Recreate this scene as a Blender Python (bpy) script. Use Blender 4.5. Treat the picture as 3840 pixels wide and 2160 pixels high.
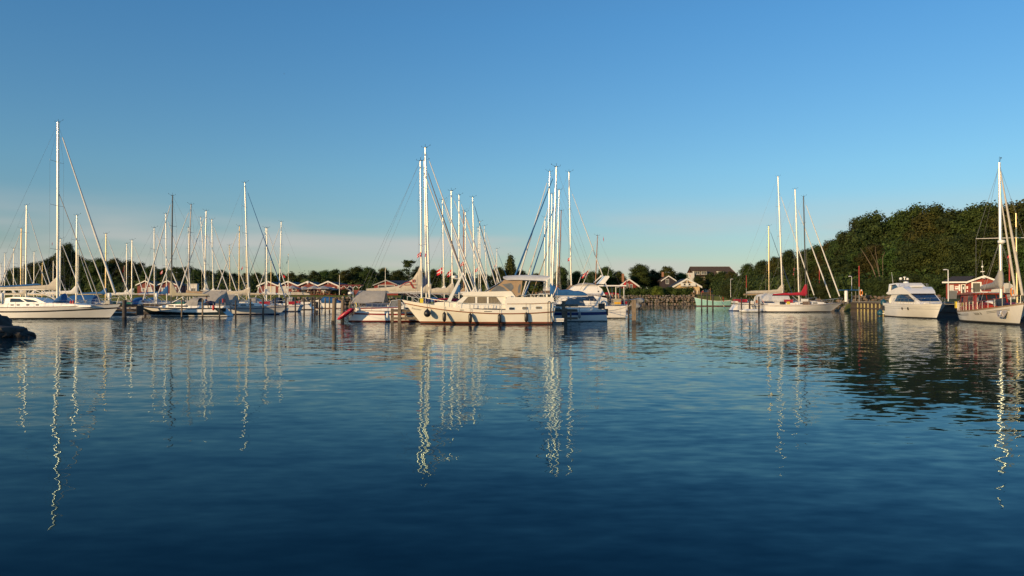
import bpy, bmesh, math, random
import numpy as np
from mathutils import Vector, Matrix, Quaternion

for o in list(bpy.data.objects):
    bpy.data.objects.remove(o)
SC = bpy.context.scene
COL = SC.collection
R = math.radians
PI = math.pi

# ------------------------------------------------------------------ camera
FPX = 2850.0                      # focal length in photo pixels (3840 wide)
CAM_H = 2.1
HORIZON = 1117.0                  # photo row of the horizon
PITCH = math.atan((HORIZON - 1080.0) / FPX)
cam = bpy.data.cameras.new('camera')
camo = bpy.data.objects.new('camera', cam)
COL.objects.link(camo)
camo.location = (0, 0, CAM_H)
camo.rotation_euler = (PI / 2 + PITCH, 0, 0)
cam.sensor_width = 36.0
cam.lens = 36.0 * FPX / 3840.0
cam.clip_start = 0.1
cam.clip_end = 9000
SC.camera = camo

# ------------------------------------------------------------------ light
SUN_AZ, SUN_EL = R(45), R(11)     # sun behind the camera, to its left, low in the sky
world = bpy.data.worlds.new('World')
SC.world = world
world.use_nodes = True
wn, wl = world.node_tree.nodes, world.node_tree.links
bg = wn['Background']
sky = wn.new('ShaderNodeTexSky')
sky.sky_type = 'NISHITA'
sky.sun_disc = False
sky.sun_elevation = SUN_EL
sky.sun_rotation = PI + SUN_AZ
sky.altitude = 0
sky.air_density = 1.0
sky.dust_density = 0.35
sky.ozone_density = 3.0
# thin veil of far cloud low over the horizon
tc = wn.new('ShaderNodeTexCoord')
sep = wn.new('ShaderNodeSeparateXYZ')
wl.new(tc.outputs['Generated'], sep.inputs[0])
mp = wn.new('ShaderNodeMapping')
mp.inputs['Scale'].default_value = (1.6, 1.6, 14.0)
mp.inputs['Location'].default_value = (0.35, 0.2, 0.1)
wl.new(tc.outputs['Generated'], mp.inputs[0])
cn = wn.new('ShaderNodeTexNoise')
cn.inputs['Scale'].default_value = 1.5
cn.inputs['Detail'].default_value = 3.0
cn.inputs['Roughness'].default_value = 0.45
wl.new(mp.outputs[0], cn.inputs['Vector'])
band = wn.new('ShaderNodeMapRange')
band.interpolation_type = 'SMOOTHSTEP'
band.inputs['From Min'].default_value = 0.135
band.inputs['From Max'].default_value = 0.06
band.inputs['To Min'].default_value = 0.0
band.inputs['To Max'].default_value = 1.0
wl.new(sep.outputs['Z'], band.inputs['Value'])
cr = wn.new('ShaderNodeMapRange')
cr.interpolation_type = 'SMOOTHSTEP'
cr.inputs['From Min'].default_value = 0.37
cr.inputs['From Max'].default_value = 0.62
cr.inputs['To Max'].default_value = 0.7
wl.new(cn.outputs['Fac'], cr.inputs['Value'])
mul = wn.new('ShaderNodeMath')
mul.operation = 'MULTIPLY'
wl.new(band.outputs[0], mul.inputs[0])
wl.new(cr.outputs[0], mul.inputs[1])
grade = wn.new('ShaderNodeMix')
grade.data_type = 'RGBA'
grade.blend_type = 'MULTIPLY'
grade.inputs['Factor'].default_value = 1.0
ramp = wn.new('ShaderNodeValToRGB')     # deeper, bluer air overhead than low down
re_ = ramp.color_ramp.elements
re_[0].position, re_[0].color = 0.0, (.97, .92, .87, 1)
re_[1].position, re_[1].color = 1.0, (.58, 1.05, 1.36, 1)
for p_, c_ in ((.06, (.84, .88, .91, 1)), (.16, (.78, 1.03, 1.08, 1)), (.34, (.64, 1.08, 1.27, 1))):
    k_ = re_.new(p_)
    k_.color = c_
wl.new(sep.outputs['Z'], ramp.inputs[0])
wl.new(ramp.outputs[0], grade.inputs['B'])
wl.new(sky.outputs[0], grade.inputs['A'])
mixc = wn.new('ShaderNodeMix')
mixc.data_type = 'RGBA'
mixc.inputs['B'].default_value = (4.5, 4.3, 4.1, 1)
wl.new(mul.outputs[0], mixc.inputs['Factor'])
wl.new(grade.outputs['Result'], mixc.inputs['A'])
wl.new(mixc.outputs['Result'], bg.inputs['Color'])
bg.inputs['Strength'].default_value = 0.13

sun = bpy.data.lights.new('sun', 'SUN')
sun.energy = 4.7
sun.angle = R(0.5)
sun.color = (1.0, 0.70, 0.36)
suno = bpy.data.objects.new('sun', sun)
COL.objects.link(suno)
sd = Vector((-math.sin(SUN_AZ) * math.cos(SUN_EL), -math.cos(SUN_AZ) * math.cos(SUN_EL), math.sin(SUN_EL)))
suno.rotation_euler = sd.to_track_quat('Z', 'Y').to_euler()
suno.location = (-40, -40, 30)

SC.view_settings.view_transform = 'Standard'
SC.view_settings.look = 'None'
SC.view_settings.exposure = 0.0
SC.view_settings.gamma = 1.0
SC.view_settings.use_curve_mapping = False
SC.cycles.max_bounces = 6
SC.cycles.transparent_max_bounces = 12

# ------------------------------------------------------------------ pixels of the photo -> points in the place
_cp, _sp = math.cos(PITCH), math.sin(PITCH)


def P(px, py, Y):
    """Point at depth Y (metres ahead of the camera) seen at photo pixel (px, py)."""
    u = (px - 1920.0) / FPX
    v = (1080.0 - py) / FPX
    d = Vector((u, _cp - v * _sp, _sp + v * _cp))
    k = Y / d.y
    return Vector((d.x * k, Y, CAM_H + d.z * k))


def X(px, Y):
    return (px - 1920.0) / FPX * Y


def Z(py, Y):
    return P(1920, py, Y).z


# ------------------------------------------------------------------ materials
MATS = {}


def nodes_of(name):
    m = bpy.data.materials.new(name)
    m.use_nodes = True
    MATS[name] = m
    nt = m.node_tree
    return m, nt.nodes, nt.links, nt.nodes['Principled BSDF']


def mat(name, col, rough=0.5, metal=0.0, vary=0.08, scale=3.0, bump=0.0, bscale=20.0, spec=0.5, stretch=(1, 1, 1), per_obj=0.0, coat=0.0):
    """Procedural paint, cloth, metal: base colour broken up by noise, optional fine bump."""
    m, n, l, b = nodes_of(name)
    b.inputs['Roughness'].default_value = rough
    b.inputs['Metallic'].default_value = metal
    b.inputs['Specular IOR Level'].default_value = spec
    if coat:
        b.inputs['Coat Weight'].default_value = coat
        b.inputs['Coat Roughness'].default_value = 0.08
    t = n.new('ShaderNodeTexCoord')
    mpn = n.new('ShaderNodeMapping')
    mpn.inputs['Scale'].default_value = stretch
    l.new(t.outputs['Object'], mpn.inputs[0])
    nz = n.new('ShaderNodeTexNoise')
    nz.inputs['Scale'].default_value = scale
    nz.inputs['Detail'].default_value = 5
    l.new(mpn.outputs[0], nz.inputs['Vector'])
    rp = n.new('ShaderNodeMapRange')
    rp.inputs['From Min'].default_value = 0.3
    rp.inputs['From Max'].default_value = 0.7
    rp.inputs['To Min'].default_value = 1.0 - vary
    rp.inputs['To Max'].default_value = 1.0 + vary
    l.new(nz.outputs['Fac'], rp.inputs['Value'])
    val = rp.outputs[0]
    if per_obj:
        oi = n.new('ShaderNodeObjectInfo')
        r2 = n.new('ShaderNodeMapRange')
        r2.inputs['To Min'].default_value = 1 - per_obj
        r2.inputs['To Max'].default_value = 1 + per_obj
        l.new(oi.outputs['Random'], r2.inputs['Value'])
        mm = n.new('ShaderNodeMath')
        mm.operation = 'MULTIPLY'
        l.new(val, mm.inputs[0])
        l.new(r2.outputs[0], mm.inputs[1])
        val = mm.outputs[0]
    vm = n.new('ShaderNodeVectorMath')
    vm.operation = 'SCALE'
    vm.inputs[0].default_value = col
    l.new(val, vm.inputs['Scale'])
    l.new(vm.outputs['Vector'], b.inputs['Base Color'])
    if bump:
        n2 = n.new('ShaderNodeTexNoise')
        n2.inputs['Scale'].default_value = bscale
        n2.inputs['Detail'].default_value = 4
        l.new(mpn.outputs[0], n2.inputs['Vector'])
        bp = n.new('ShaderNodeBump')
        bp.inputs['Strength'].default_value = bump
        bp.inputs['Distance'].default_value = 0.05
        l.new(n2.outputs['Fac'], bp.inputs['Height'])
        l.new(bp.outputs[0], b.inputs['Normal'])
    return m


def water_mat():
    m, n, l, b = nodes_of('harbour_water')
    b.inputs['Base Color'].default_value = (0.001, 0.008, 0.015, 1)
    b.inputs['Roughness'].default_value = 0.6
    b.inputs['Specular IOR Level'].default_value = 0.0
    g = n.new('ShaderNodeNewGeometry')

    def slopes(scale, detail, rough, rot, sx, sy):
        mp_ = n.new('ShaderNodeMapping')
        mp_.inputs['Rotation'].default_value = (0, 0, rot)
        mp_.inputs['Scale'].default_value = (sx, sy, 1)
        l.new(g.outputs['Position'], mp_.inputs[0])
        t = n.new('ShaderNodeTexNoise')
        t.inputs['Scale'].default_value = scale
        t.inputs['Detail'].default_value = detail
        t.inputs['Roughness'].default_value = rough
        l.new(mp_.outputs[0], t.inputs['Vector'])
        s = n.new('ShaderNodeVectorMath')
        s.operation = 'SUBTRACT'
        l.new(t.outputs['Color'], s.inputs[0])
        s.inputs[1].default_value = (0.5, 0.5, 0.5)
        return s.outputs[0]

    def scaled(v, f, fy=None):
        s = n.new('ShaderNodeVectorMath')
        s.operation = 'MULTIPLY'
        l.new(v, s.inputs[0])
        s.inputs[1].default_value = (f, fy if fy is not None else f, 0)
        return s

    a = scaled(slopes(1.15, 2.0, 0.5, R(10), 0.33, 1.0), WSW[0], WSW[1])       # long low swell
    c = scaled(slopes(4.4, 2.5, 0.5, R(-12), 0.5, 1.0), WRP[0], WRP[1])       # ripples
    # light breeze: patches of finer ripples on part of the basin
    sx = n.new('ShaderNodeSeparateXYZ')
    l.new(g.outputs['Position'], sx.inputs[0])
    pm = n.new('ShaderNodeMapping')
    pm.inputs['Scale'].default_value = (0.03, 0.05, 1)
    l.new(g.outputs['Position'], pm.inputs[0])
    pn = n.new('ShaderNodeTexNoise')
    pn.inputs['Scale'].default_value = 1.0
    pn.inputs['Detail'].default_value = 2.0
    l.new(pm.outputs[0], pn.inputs['Vector'])
    pr = n.new('ShaderNodeMapRange')
    pr.inputs['From Min'].default_value = 0.38
    pr.inputs['From Max'].default_value = 0.66
    pr.inputs['To Min'].default_value = 0.6
    pr.inputs['To Max'].default_value = 1.7
    l.new(pn.outputs['Fac'], pr.inputs['Value'])
    c2 = n.new('ShaderNodeVectorMath')
    c2.operation = 'SCALE'
    l.new(c.outputs[0], c2.inputs[0])
    l.new(pr.outputs[0], c2.inputs['Scale'])
    # a light breeze roughens the open middle of the basin; calm in the lee of the shores and piers
    def math_(op, *v):
        q = n.new('ShaderNodeMath')
        q.operation = op
        for i, w in enumerate(v):
            if isinstance(w, (int, float)):
                q.inputs[i].default_value = w
            else:
                l.new(w, q.inputs[i])
        return q.outputs[0]

    def ease(v, lo, hi):
        q = n.new('ShaderNodeMapRange')
        q.interpolation_type = 'SMOOTHSTEP'
        q.inputs['From Min'].default_value = lo
        q.inputs['From Max'].default_value = hi
        l.new(v, q.inputs['Value'])
        return q.outputs[0]

    wob = math_('MULTIPLY', math_('SUBTRACT', pn.outputs['Fac'], 0.5), 16.0)
    xw = math_('ADD', sx.outputs['X'], wob)
    yw = math_('ADD', sx.outputs['Y'], wob)
    lim = math_('MINIMUM', math_('MAXIMUM', math_('MULTIPLY_ADD', sx.outputs['X'], 0.98, 112.0), 85.0), 139.0)
    over = math_('SUBTRACT', math_('ADD', sx.outputs['Y'], math_('MULTIPLY', wob, 0.15)), lim)
    calm_far = ease(over, 2.0, -2.0)
    near = ease(yw, 19.0, 42.0)
    right = ease(xw, 44.0, 24.0)
    lee = math_('MULTIPLY', math_('MULTIPLY', ease(xw, -15.0, -9.0), ease(xw, 12.0, 5.0)), ease(yw, 66.0, 60.0))
    lee = math_('MULTIPLY_ADD', lee, -0.8, 1.0)
    breeze = math_('MULTIPLY', math_('MULTIPLY', calm_far, near), math_('MULTIPLY', right, lee))
    d = scaled(slopes(4.2, 2.0, 0.5, R(8), 0.6, 1.0), WBR[0], WBR[1])
    d2 = n.new('ShaderNodeVectorMath')
    d2.operation = 'SCALE'
    l.new(d.outputs[0], d2.inputs[0])
    l.new(breeze, d2.inputs['Scale'])
    s1 = n.new('ShaderNodeVectorMath')
    l.new(a.outputs[0], s1.inputs[0])
    l.new(c2.outputs[0], s1.inputs[1])
    s2 = n.new('ShaderNodeVectorMath')
    l.new(s1.outputs[0], s2.inputs[0])
    l.new(d2.outputs[0], s2.inputs[1])
    s3 = n.new('ShaderNodeVectorMath')
    l.new(s2.outputs[0], s3.inputs[0])
    s3.inputs[1].default_value = (0, 0, 1)
    nn = n.new('ShaderNodeVectorMath')
    nn.operation = 'NORMALIZE'
    l.new(s3.outputs[0], nn.inputs[0])
    # clear surface reflection over a dark blue body; steep reflections are dimmed and blued in the gloss colour
    fr = n.new('ShaderNodeFresnel')
    fr.inputs['IOR'].default_value = 1.333
    l.new(nn.outputs[0], fr.inputs['Normal'])
    cc = n.new('ShaderNodeCombineXYZ')
    for i, e in enumerate(WEX):
        pw = n.new('ShaderNodeMath')
        pw.operation = 'POWER'
        l.new(fr.outputs[0], pw.inputs[0])
        pw.inputs[1].default_value = e
        l.new(pw.outputs[0], cc.inputs[i])
    gl = n.new('ShaderNodeBsdfGlossy')
    gl.inputs['Roughness'].default_value = 0.015
    l.new(cc.outputs[0], gl.inputs['Color'])
    l.new(nn.outputs[0], gl.inputs['Normal'])
    ad = n.new('ShaderNodeAddShader')
    l.new(b.outputs[0], ad.inputs[0])
    l.new(gl.outputs[0], ad.inputs[1])
    l.new(ad.outputs[0], n['Material Output'].inputs['Surface'])
    return m


WEX = (1.80, 1.46, 1.36)
WSW = (0.04, 0.075)
WRP = (0.095, 0.095)
WBR = (0.15, 0.25)

# ------------------------------------------------------------------ mesh building
class MB:
    """Collects shapes; obj() turns the lot into ONE mesh object."""

    def __init__(s):
        s.v, s.f, s.mi = [], [], []

    def add(s, verts, faces, mi=0):
        o = len(s.v)
        s.v += [tuple(p) for p in verts]
        s.f += [tuple(i + o for i in f) for f in faces]
        s.mi += [mi] * len(faces) if isinstance(mi, int) else list(mi)
        return s

    def box(s, c, d, mi=0, rot=None):
        vs = []
        for x in (-.5, .5):
            for y in (-.5, .5):
                for z in (-.5, .5):
                    p = Vector((x * d[0], y * d[1], z * d[2]))
                    if rot:
                        p = rot @ p
                    vs.append(p + Vector(c))
        return s.add(vs, [(0, 1, 3, 2), (4, 6, 7, 5), (0, 4, 5, 1), (2, 3, 7, 6), (0, 2, 6, 4), (1, 5, 7, 3)], mi)

    def bar(s, a, b, w, h, mi=0):
        a, b = Vector(a), Vector(b)
        d = b - a
        q = d.to_track_quat('X', 'Z').to_matrix()
        return s.box((a + b) / 2, (d.length, w, h), mi, q)

    def tube(s, a, b, r0, r1=None, n=8, mi=0, cap=True, flat=1.0):
        r1 = r0 if r1 is None else r1
        a, b = Vector(a), Vector(b)
        q = (b - a).to_track_quat('Z', 'Y').to_matrix()
        vs = []
        for p, r in ((a, r0), (b, r1)):
            for i in range(n):
                t = 2 * PI * i / n
                vs.append(p + q @ Vector((math.cos(t) * r, math.sin(t) * r * flat, 0)))
        fs = [(i, (i + 1) % n, n + (i + 1) % n, n + i) for i in range(n)]
        if cap:
            fs += [tuple(reversed(range(n))), tuple(range(n, 2 * n))]
        return s.add(vs, fs, mi)

    def path(s, pts, r, n=5, mi=0):
        for a, b in zip(pts[:-1], pts[1:]):
            s.tube(a, b, r, r, n, mi)
        return s

    def lathe(s, c, prof, n=10, mi=0, axis='Z'):
        """prof: (radius, height) pairs along axis."""
        vs, c = [], Vector(c)
        for r, h in prof:
            for i in range(n):
                t = 2 * PI * i / n
                x, y = math.cos(t) * r, math.sin(t) * r
                vs.append(c + Vector({'Z': (x, y, h), 'X': (h, x, y), 'Y': (x, h, y)}[axis]))
        fs = []
        for k in range(len(prof) - 1):
            for i in range(n):
                j = (i + 1) % n
                fs.append((k * n + i, k * n + j, (k + 1) * n + j, (k + 1) * n + i))
        fs.append(tuple(reversed(range(n))))
        fs.append(tuple(range((len(prof) - 1) * n, len(prof) * n)))
        return s.add(vs, fs, mi)

    def ball(s, c, r, n=8, m=6, mi=0, sc=(1, 1, 1)):
        c = Vector(c)
        vs = [c + Vector((0, 0, r * sc[2]))]
        for k in range(1, m):
            a = PI * k / m
            for i in range(n):
                t = 2 * PI * i / n
                vs.append(c + Vector((math.sin(a) * math.cos(t) * r * sc[0], math.sin(a) * math.sin(t) * r * sc[1], math.cos(a) * r * sc[2])))
        vs.append(c - Vector((0, 0, r * sc[2])))
        fs = [(0, 1 + i, 1 + (i + 1) % n) for i in range(n)]
        for k in range(m - 2):
            for i in range(n):
                a, b = 1 + k * n + i, 1 + k * n + (i + 1) % n
                fs.append((a, a + n, b + n, b))
        e = len(vs) - 1
        b0 = 1 + (m - 2) * n
        fs += [(e, b0 + (i + 1) % n, b0 + i) for i in range(n)]
        return s.add(vs, fs, mi)

    def loft(s, rings, mi=0, closed=True, cap=True):
        n = len(rings[0])
        vs = [p for r in rings for p in r]
        fs = []
        m = n if closed else n - 1
        for k in range(len(rings) - 1):
            for i in range(m):
                j = (i + 1) % n
                fs.append((k * n + i, k * n + j, (k + 1) * n + j, (k + 1) * n + i))
        if cap and closed:
            fs += [tuple(reversed(range(n))), tuple(range((len(rings) - 1) * n, len(rings) * n))]
        return s.add(vs, fs, mi)

    def bag(s, pts, n=10, mi=0, sag=0.0, seed=1):
        """Soft rolled cloth: pts = (x, y, z, half width y, half height z)."""
        rnd = random.Random(seed)
        rings = []
        for x, y, z, ry, rz in pts:
            ring = []
            for i in range(n):
                t = 2 * PI * i / n
                k = 1 + rnd.uniform(-sag, sag)
                ring.append(Vector((x + rnd.uniform(-sag, sag) * .1, y + math.cos(t) * ry * k, z + math.sin(t) * rz * k)))
            rings.append(ring)
        return s.loft(rings, mi)

    def prism(s, poly, hw, mi=0):
        """Side profile poly (x, z) carried across to +-hw(x, z)."""
        n = len(poly)
        vs = [Vector((x, hw(x, z), z)) for x, z in poly] + [Vector((x, -hw(x, z), z)) for x, z in poly]
        fs = [tuple(range(n)), tuple(reversed(range(n, 2 * n)))]
        fs += [(i, n + i, n + (i + 1) % n, (i + 1) % n) for i in range(n)]
        return s.add(vs, fs, mi)

    def panel(s, poly, hw, side, out=0.012, depth=0.03, mi=0):
        """A pane lying on the side face of such a prism."""
        n = len(poly)
        vs = [Vector((x, side * (hw(x, z) + out), z)) for x, z in poly] + [Vector((x, side * (hw(x, z) + out - depth), z)) for x, z in poly]
        fs = [tuple(range(n)), tuple(reversed(range(n, 2 * n)))]
        fs += [(i, n + i, n + (i + 1) % n, (i + 1) % n) for i in range(n)]
        return s.add(vs, fs, mi)

    def slab(s, poly3, t):
        """Flat polygon of 3-D points given thickness t along its normal."""
        ps = [Vector(p) for p in poly3]
        nrm = (ps[1] - ps[0]).cross(ps[2] - ps[0]).normalized()
        n = len(ps)
        vs = ps + [p + nrm * t for p in ps]
        fs = [tuple(reversed(range(n))), tuple(range(n, 2 * n))] + [(i, (i + 1) % n, n + (i + 1) % n, n + i) for i in range(n)]
        return s.add(vs, fs)

    def mesh(s, name, mats, smooth=30):
        me = bpy.data.meshes.new(name)
        me.from_pydata(s.v, [], s.f)
        for m in (mats if isinstance(mats, (list, tuple)) else [mats]):
            me.materials.append(MATS[m])
        if any(s.mi):
            me.polygons.foreach_set('material_index', s.mi)
        if smooth:
            me.polygons.foreach_set('use_smooth', [True] * len(me.polygons))
            me.set_sharp_from_angle(angle=R(smooth))
        me.validate()
        return me

    def obj(s, name, mats, parent=None, smooth=30, loc=None, rotz=0.0):
        o = bpy.data.objects.new(name, s.mesh(name, mats, smooth))
        COL.objects.link(o)
        if parent:
            o.parent = parent
        if loc is not None:
            o.location = loc
        if rotz:
            o.rotation_euler.z = rotz
        return o


def tag(o, label, cat, group=None):
    o['label'] = label
    o['category'] = cat
    if group:
        o['group'] = group
    return o


def thing(name, label, cat, loc=(0, 0, 0), rotz=0.0, group=None):
    o = bpy.data.objects.new(name, None)
    o.empty_display_size = 0.3
    COL.objects.link(o)
    o.location = loc
    o.rotation_euler.z = rotz
    return tag(o, label, cat, group)


def link(name, me, parent, loc=(0, 0, 0), rot=(0, 0, 0), sc=(1, 1, 1)):
    o = bpy.data.objects.new(name, me)
    COL.objects.link(o)
    o.parent = parent
    o.location, o.rotation_euler, o.scale = loc, rot, sc
    return o


def struct(name, mb, m, kind='structure', smooth=30):
    o = mb.obj(name, m, None, smooth)
    o['kind'] = kind
    return o


def copy_tree(o, parent=None):
    c = o.copy()
    COL.objects.link(c)
    c.parent = parent
    for ch in list(o.children):
        copy_tree(ch, c)
    return c


def text_mesh(body, size, m, shear=0.0, extrude=0.004, align='CENTER', bold=0.0):
    cu = bpy.data.curves.new('lettering', 'FONT')
    cu.body = body
    cu.size = size
    cu.shear = shear
    cu.extrude = extrude
    cu.offset = bold
    cu.align_x = align
    cu.align_y = 'CENTER'
    cu.resolution_u = 3
    ob = bpy.data.objects.new('lettering', cu)
    COL.objects.link(ob)
    dg = bpy.context.evaluated_depsgraph_get()
    me = bpy.data.meshes.new_from_object(ob.evaluated_get(dg))
    bpy.data.objects.remove(ob)
    me.materials.clear()
    me.materials.append(MATS[m])
    return me


# ------------------------------------------------------------------ paints, cloths, woods
mat('white_gelcoat', (0.83, 0.80, 0.74), 0.28, vary=0.05, scale=1.2, coat=0.3)
mat('aged_gelcoat', (0.78, 0.74, 0.66), 0.35, vary=0.07, scale=1.0, coat=0.2)
mat('cream_paint', (0.80, 0.76, 0.66), 0.25, vary=0.04, scale=1.0, coat=0.4)
mat('deck_paint', (0.62, 0.60, 0.56), 0.7, vary=0.08)
mat('teak', (0.30, 0.19, 0.10), 0.65, vary=0.25, scale=4, stretch=(1, 12, 12))
mat('varnished_mahogany', (0.26, 0.055, 0.02), 0.4, vary=0.3, scale=3, stretch=(1, 1, 8), coat=0.1, spec=0.3)
mat('mahogany_red', (0.30, 0.022, 0.014), 0.5, vary=0.2, scale=3, stretch=(1, 1, 6), spec=0.25)
mat('navy_paint', (0.012, 0.022, 0.045), 0.15, vary=0.1, coat=0.6)
mat('black_green_paint', (0.012, 0.02, 0.02), 0.15, vary=0.1, coat=0.6)
mat('blue_stripe', (0.02, 0.045, 0.16), 0.3)
mat('red_stripe', (0.22, 0.015, 0.012), 0.3)
mat('black_stripe', (0.012, 0.012, 0.014), 0.3)
mat('brown_stripe', (0.24, 0.085, 0.03), 0.4, vary=0.15)
mat('red_boot', (0.20, 0.055, 0.025), 0.5, vary=0.2)
mat('antifouling', (0.015, 0.013, 0.012), 0.8, vary=0.3)
mat('antifouling_red', (0.10, 0.02, 0.015), 0.8, vary=0.3)
mat('antifouling_blue', (0.02, 0.04, 0.09), 0.8, vary=0.3)
mat('turquoise_paint', (0.28, 0.52, 0.48), 0.45, vary=0.12)
mat('silver_spar', (0.84, 0.77, 0.65), 0.25, metal=0.5, vary=0.05, stretch=(1, 1, .2))
mat('white_spar', (0.86, 0.79, 0.67), 0.24, metal=0.35, coat=0.3, vary=0.04, stretch=(1, 1, .2))
mat('gold_spar', (0.76, 0.56, 0.28), 0.25, metal=0.5, vary=0.06, stretch=(1, 1, .2))
mat('black_spar', (0.03, 0.035, 0.04), 0.35, vary=0.1)
mat('grey_spar', (0.38, 0.34, 0.31), 0.4, metal=0.3, vary=0.1)
mat('brown_spar', (0.30, 0.11, 0.04), 0.35, vary=0.2, coat=0.3)
mat('stainless', (0.62, 0.61, 0.58), 0.22, metal=0.8)
mat('wire', (0.28, 0.27, 0.25), 0.4, metal=0.4)
mat('rope', (0.45, 0.40, 0.32), 0.9)
mat('black_rubber', (0.014, 0.014, 0.015), 0.38, vary=0.15)
mat('dark_glass', (0.02, 0.025, 0.03), 0.05, spec=0.6)
mat('tinted_glass', (0.012, 0.02, 0.045), 0.05, spec=0.5)
mat('clear_vinyl', (0.14, 0.15, 0.16), 0.08, spec=0.7, vary=0.2)
mat('curtain', (0.19, 0.16, 0.11), 0.8, vary=0.35, scale=6, stretch=(6, 1, .3))
mat('white_cloth', (0.66, 0.64, 0.59), 0.85, vary=0.1, bump=0.3, bscale=6)
mat('beige_cloth', (0.50, 0.45, 0.36), 0.9, vary=0.12, bump=0.4, bscale=6)
mat('khaki_cloth', (0.40, 0.36, 0.26), 0.9, vary=0.12, bump=0.4, bscale=6)
mat('grey_cloth', (0.34, 0.32, 0.29), 0.9, vary=0.1, bump=0.4, bscale=5)
mat('tan_cloth', (0.36, 0.25, 0.15), 0.85, vary=0.1, bump=0.2, bscale=6)
mat('brown_cloth', (0.17, 0.115, 0.08), 0.9, vary=0.15, bump=0.3)
mat('blue_cloth', (0.015, 0.10, 0.27), 0.85, vary=0.15, bump=0.4, bscale=6)
mat('navy_cloth', (0.012, 0.03, 0.085), 0.9, vary=0.15, bump=0.3)
mat('red_cloth', (0.36, 0.012, 0.03), 0.85, vary=0.12, bump=0.3)
mat('green_cloth', (0.01, 0.14, 0.10), 0.9, vary=0.1)
mat('yellow_plastic', (0.66, 0.52, 0.03), 0.5)
mat('orange_plastic', (0.70, 0.22, 0.03), 0.5)
mat('red_plastic', (0.50, 0.02, 0.02), 0.4)
mat('red_inflatable', (0.55, 0.012, 0.05), 0.4, vary=0.06)
mat('grey_inflatable', (0.22, 0.23, 0.24), 0.45, vary=0.08)
mat('white_plastic', (0.74, 0.73, 0.69), 0.35)
mat('black_plastic', (0.02, 0.02, 0.022), 0.4)
mat('teal_plastic', (0.01, 0.07, 0.11), 0.45)
mat('flag_red', (0.55, 0.012, 0.02), 0.8)
mat('flag_white', (0.75, 0.74, 0.72), 0.8)
mat('flag_blue', (0.01, 0.13, 0.30), 0.8)
mat('flag_yellow', (0.72, 0.55, 0.03), 0.8)
mat('flag_gold', (0.75, 0.38, 0.01), 0.8)
mat('flag_black', (0.015, 0.012, 0.015), 0.8)
mat('flag_navy', (0.015, 0.025, 0.10), 0.8)
mat('skin', (0.42, 0.23, 0.16), 0.6, vary=0.08)
mat('hair_dark', (0.03, 0.02, 0.014), 0.7)
mat('hair_grey', (0.35, 0.32, 0.28), 0.7)
mat('shirt_blue', (0.06, 0.16, 0.33), 0.9)
mat('shirt_dark', (0.03, 0.03, 0.04), 0.9)
mat('shirt_red', (0.42, 0.03, 0.04), 0.9)
mat('shirt_white', (0.65, 0.63, 0.6), 0.9)
mat('trousers', (0.06, 0.055, 0.06), 0.9)
mat('trousers_khaki', (0.30, 0.24, 0.17), 0.9)
mat('pile_wood', (0.20, 0.15, 0.10), 0.9, vary=0.4, scale=5, stretch=(6, 6, .7), bump=0.5, bscale=10, per_obj=0.15)
mat('dark_pile', (0.055, 0.045, 0.04), 0.8, vary=0.4, scale=5, stretch=(6, 6, .7), bump=0.4, per_obj=0.2)
mat('buff_wall', (0.36, 0.30, 0.24), 0.8, vary=0.1)
mat('pier_timber', (0.17, 0.135, 0.10), 0.9, vary=0.4, scale=3, stretch=(1, 8, 8), bump=0.4, per_obj=0.18)
mat('dark_timber', (0.065, 0.05, 0.04), 0.9, vary=0.4, scale=3, stretch=(1, 8, 8), bump=0.4, per_obj=0.2)
mat('yellow_paint_worn', (0.50, 0.42, 0.17), 0.7, vary=0.35, scale=8, per_obj=0.15)
mat('red_boards', (0.235, 0.032, 0.022), 0.75, vary=0.18, scale=5, stretch=(8, 8, .5))
mat('dusky_red_boards', (0.21, 0.05, 0.04), 0.8, vary=0.18, scale=5, stretch=(8, 8, .5))
mat('white_trim', (0.72, 0.69, 0.62), 0.5, vary=0.06)
mat('white_wall', (0.62, 0.59, 0.52), 0.7, vary=0.08)
mat('dark_roof', (0.055, 0.042, 0.034), 0.85, vary=0.3, scale=6, per_obj=0.1)
mat('blue_slate_roof', (0.022, 0.028, 0.042), 0.7, vary=0.25, scale=5)
mat('brown_thatch', (0.075, 0.05, 0.035), 0.95, vary=0.3, scale=4, bump=0.5)
mat('grey_trim', (0.30, 0.30, 0.28), 0.6)
mat('brick', (0.33, 0.16, 0.09), 0.85, vary=0.2, scale=8)
mat('cream_boards', (0.62, 0.44, 0.24), 0.7, vary=0.1)
mat('dark_boards', (0.045, 0.032, 0.036), 0.8, vary=0.2, stretch=(8, 8, .5))
mat('window_glass', (0.05, 0.055, 0.055), 0.06, spec=0.6)
mat('light_blind', (0.52, 0.50, 0.46), 0.6, vary=0.1)
mat('grey_metal', (0.24, 0.24, 0.23), 0.5, metal=0.3)
mat('lamp_white', (0.70, 0.70, 0.68), 0.4)
mat('concrete', (0.30, 0.27, 0.23), 0.9, vary=0.2, scale=2, bump=0.3)
mat('parasol_cloth', (0.36, 0.35, 0.34), 0.85, vary=0.06)
mat('sign_white', (0.72, 0.70, 0.66), 0.5, vary=0.03)
mat('sign_red', (0.40, 0.035, 0.03), 0.5)
mat('ink', (0.03, 0.03, 0.03), 0.6)
mat('sail_red_ink', (0.33, 0.03, 0.02), 0.7)
mat('gull_grey', (0.10, 0.10, 0.11), 0.8)

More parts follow.
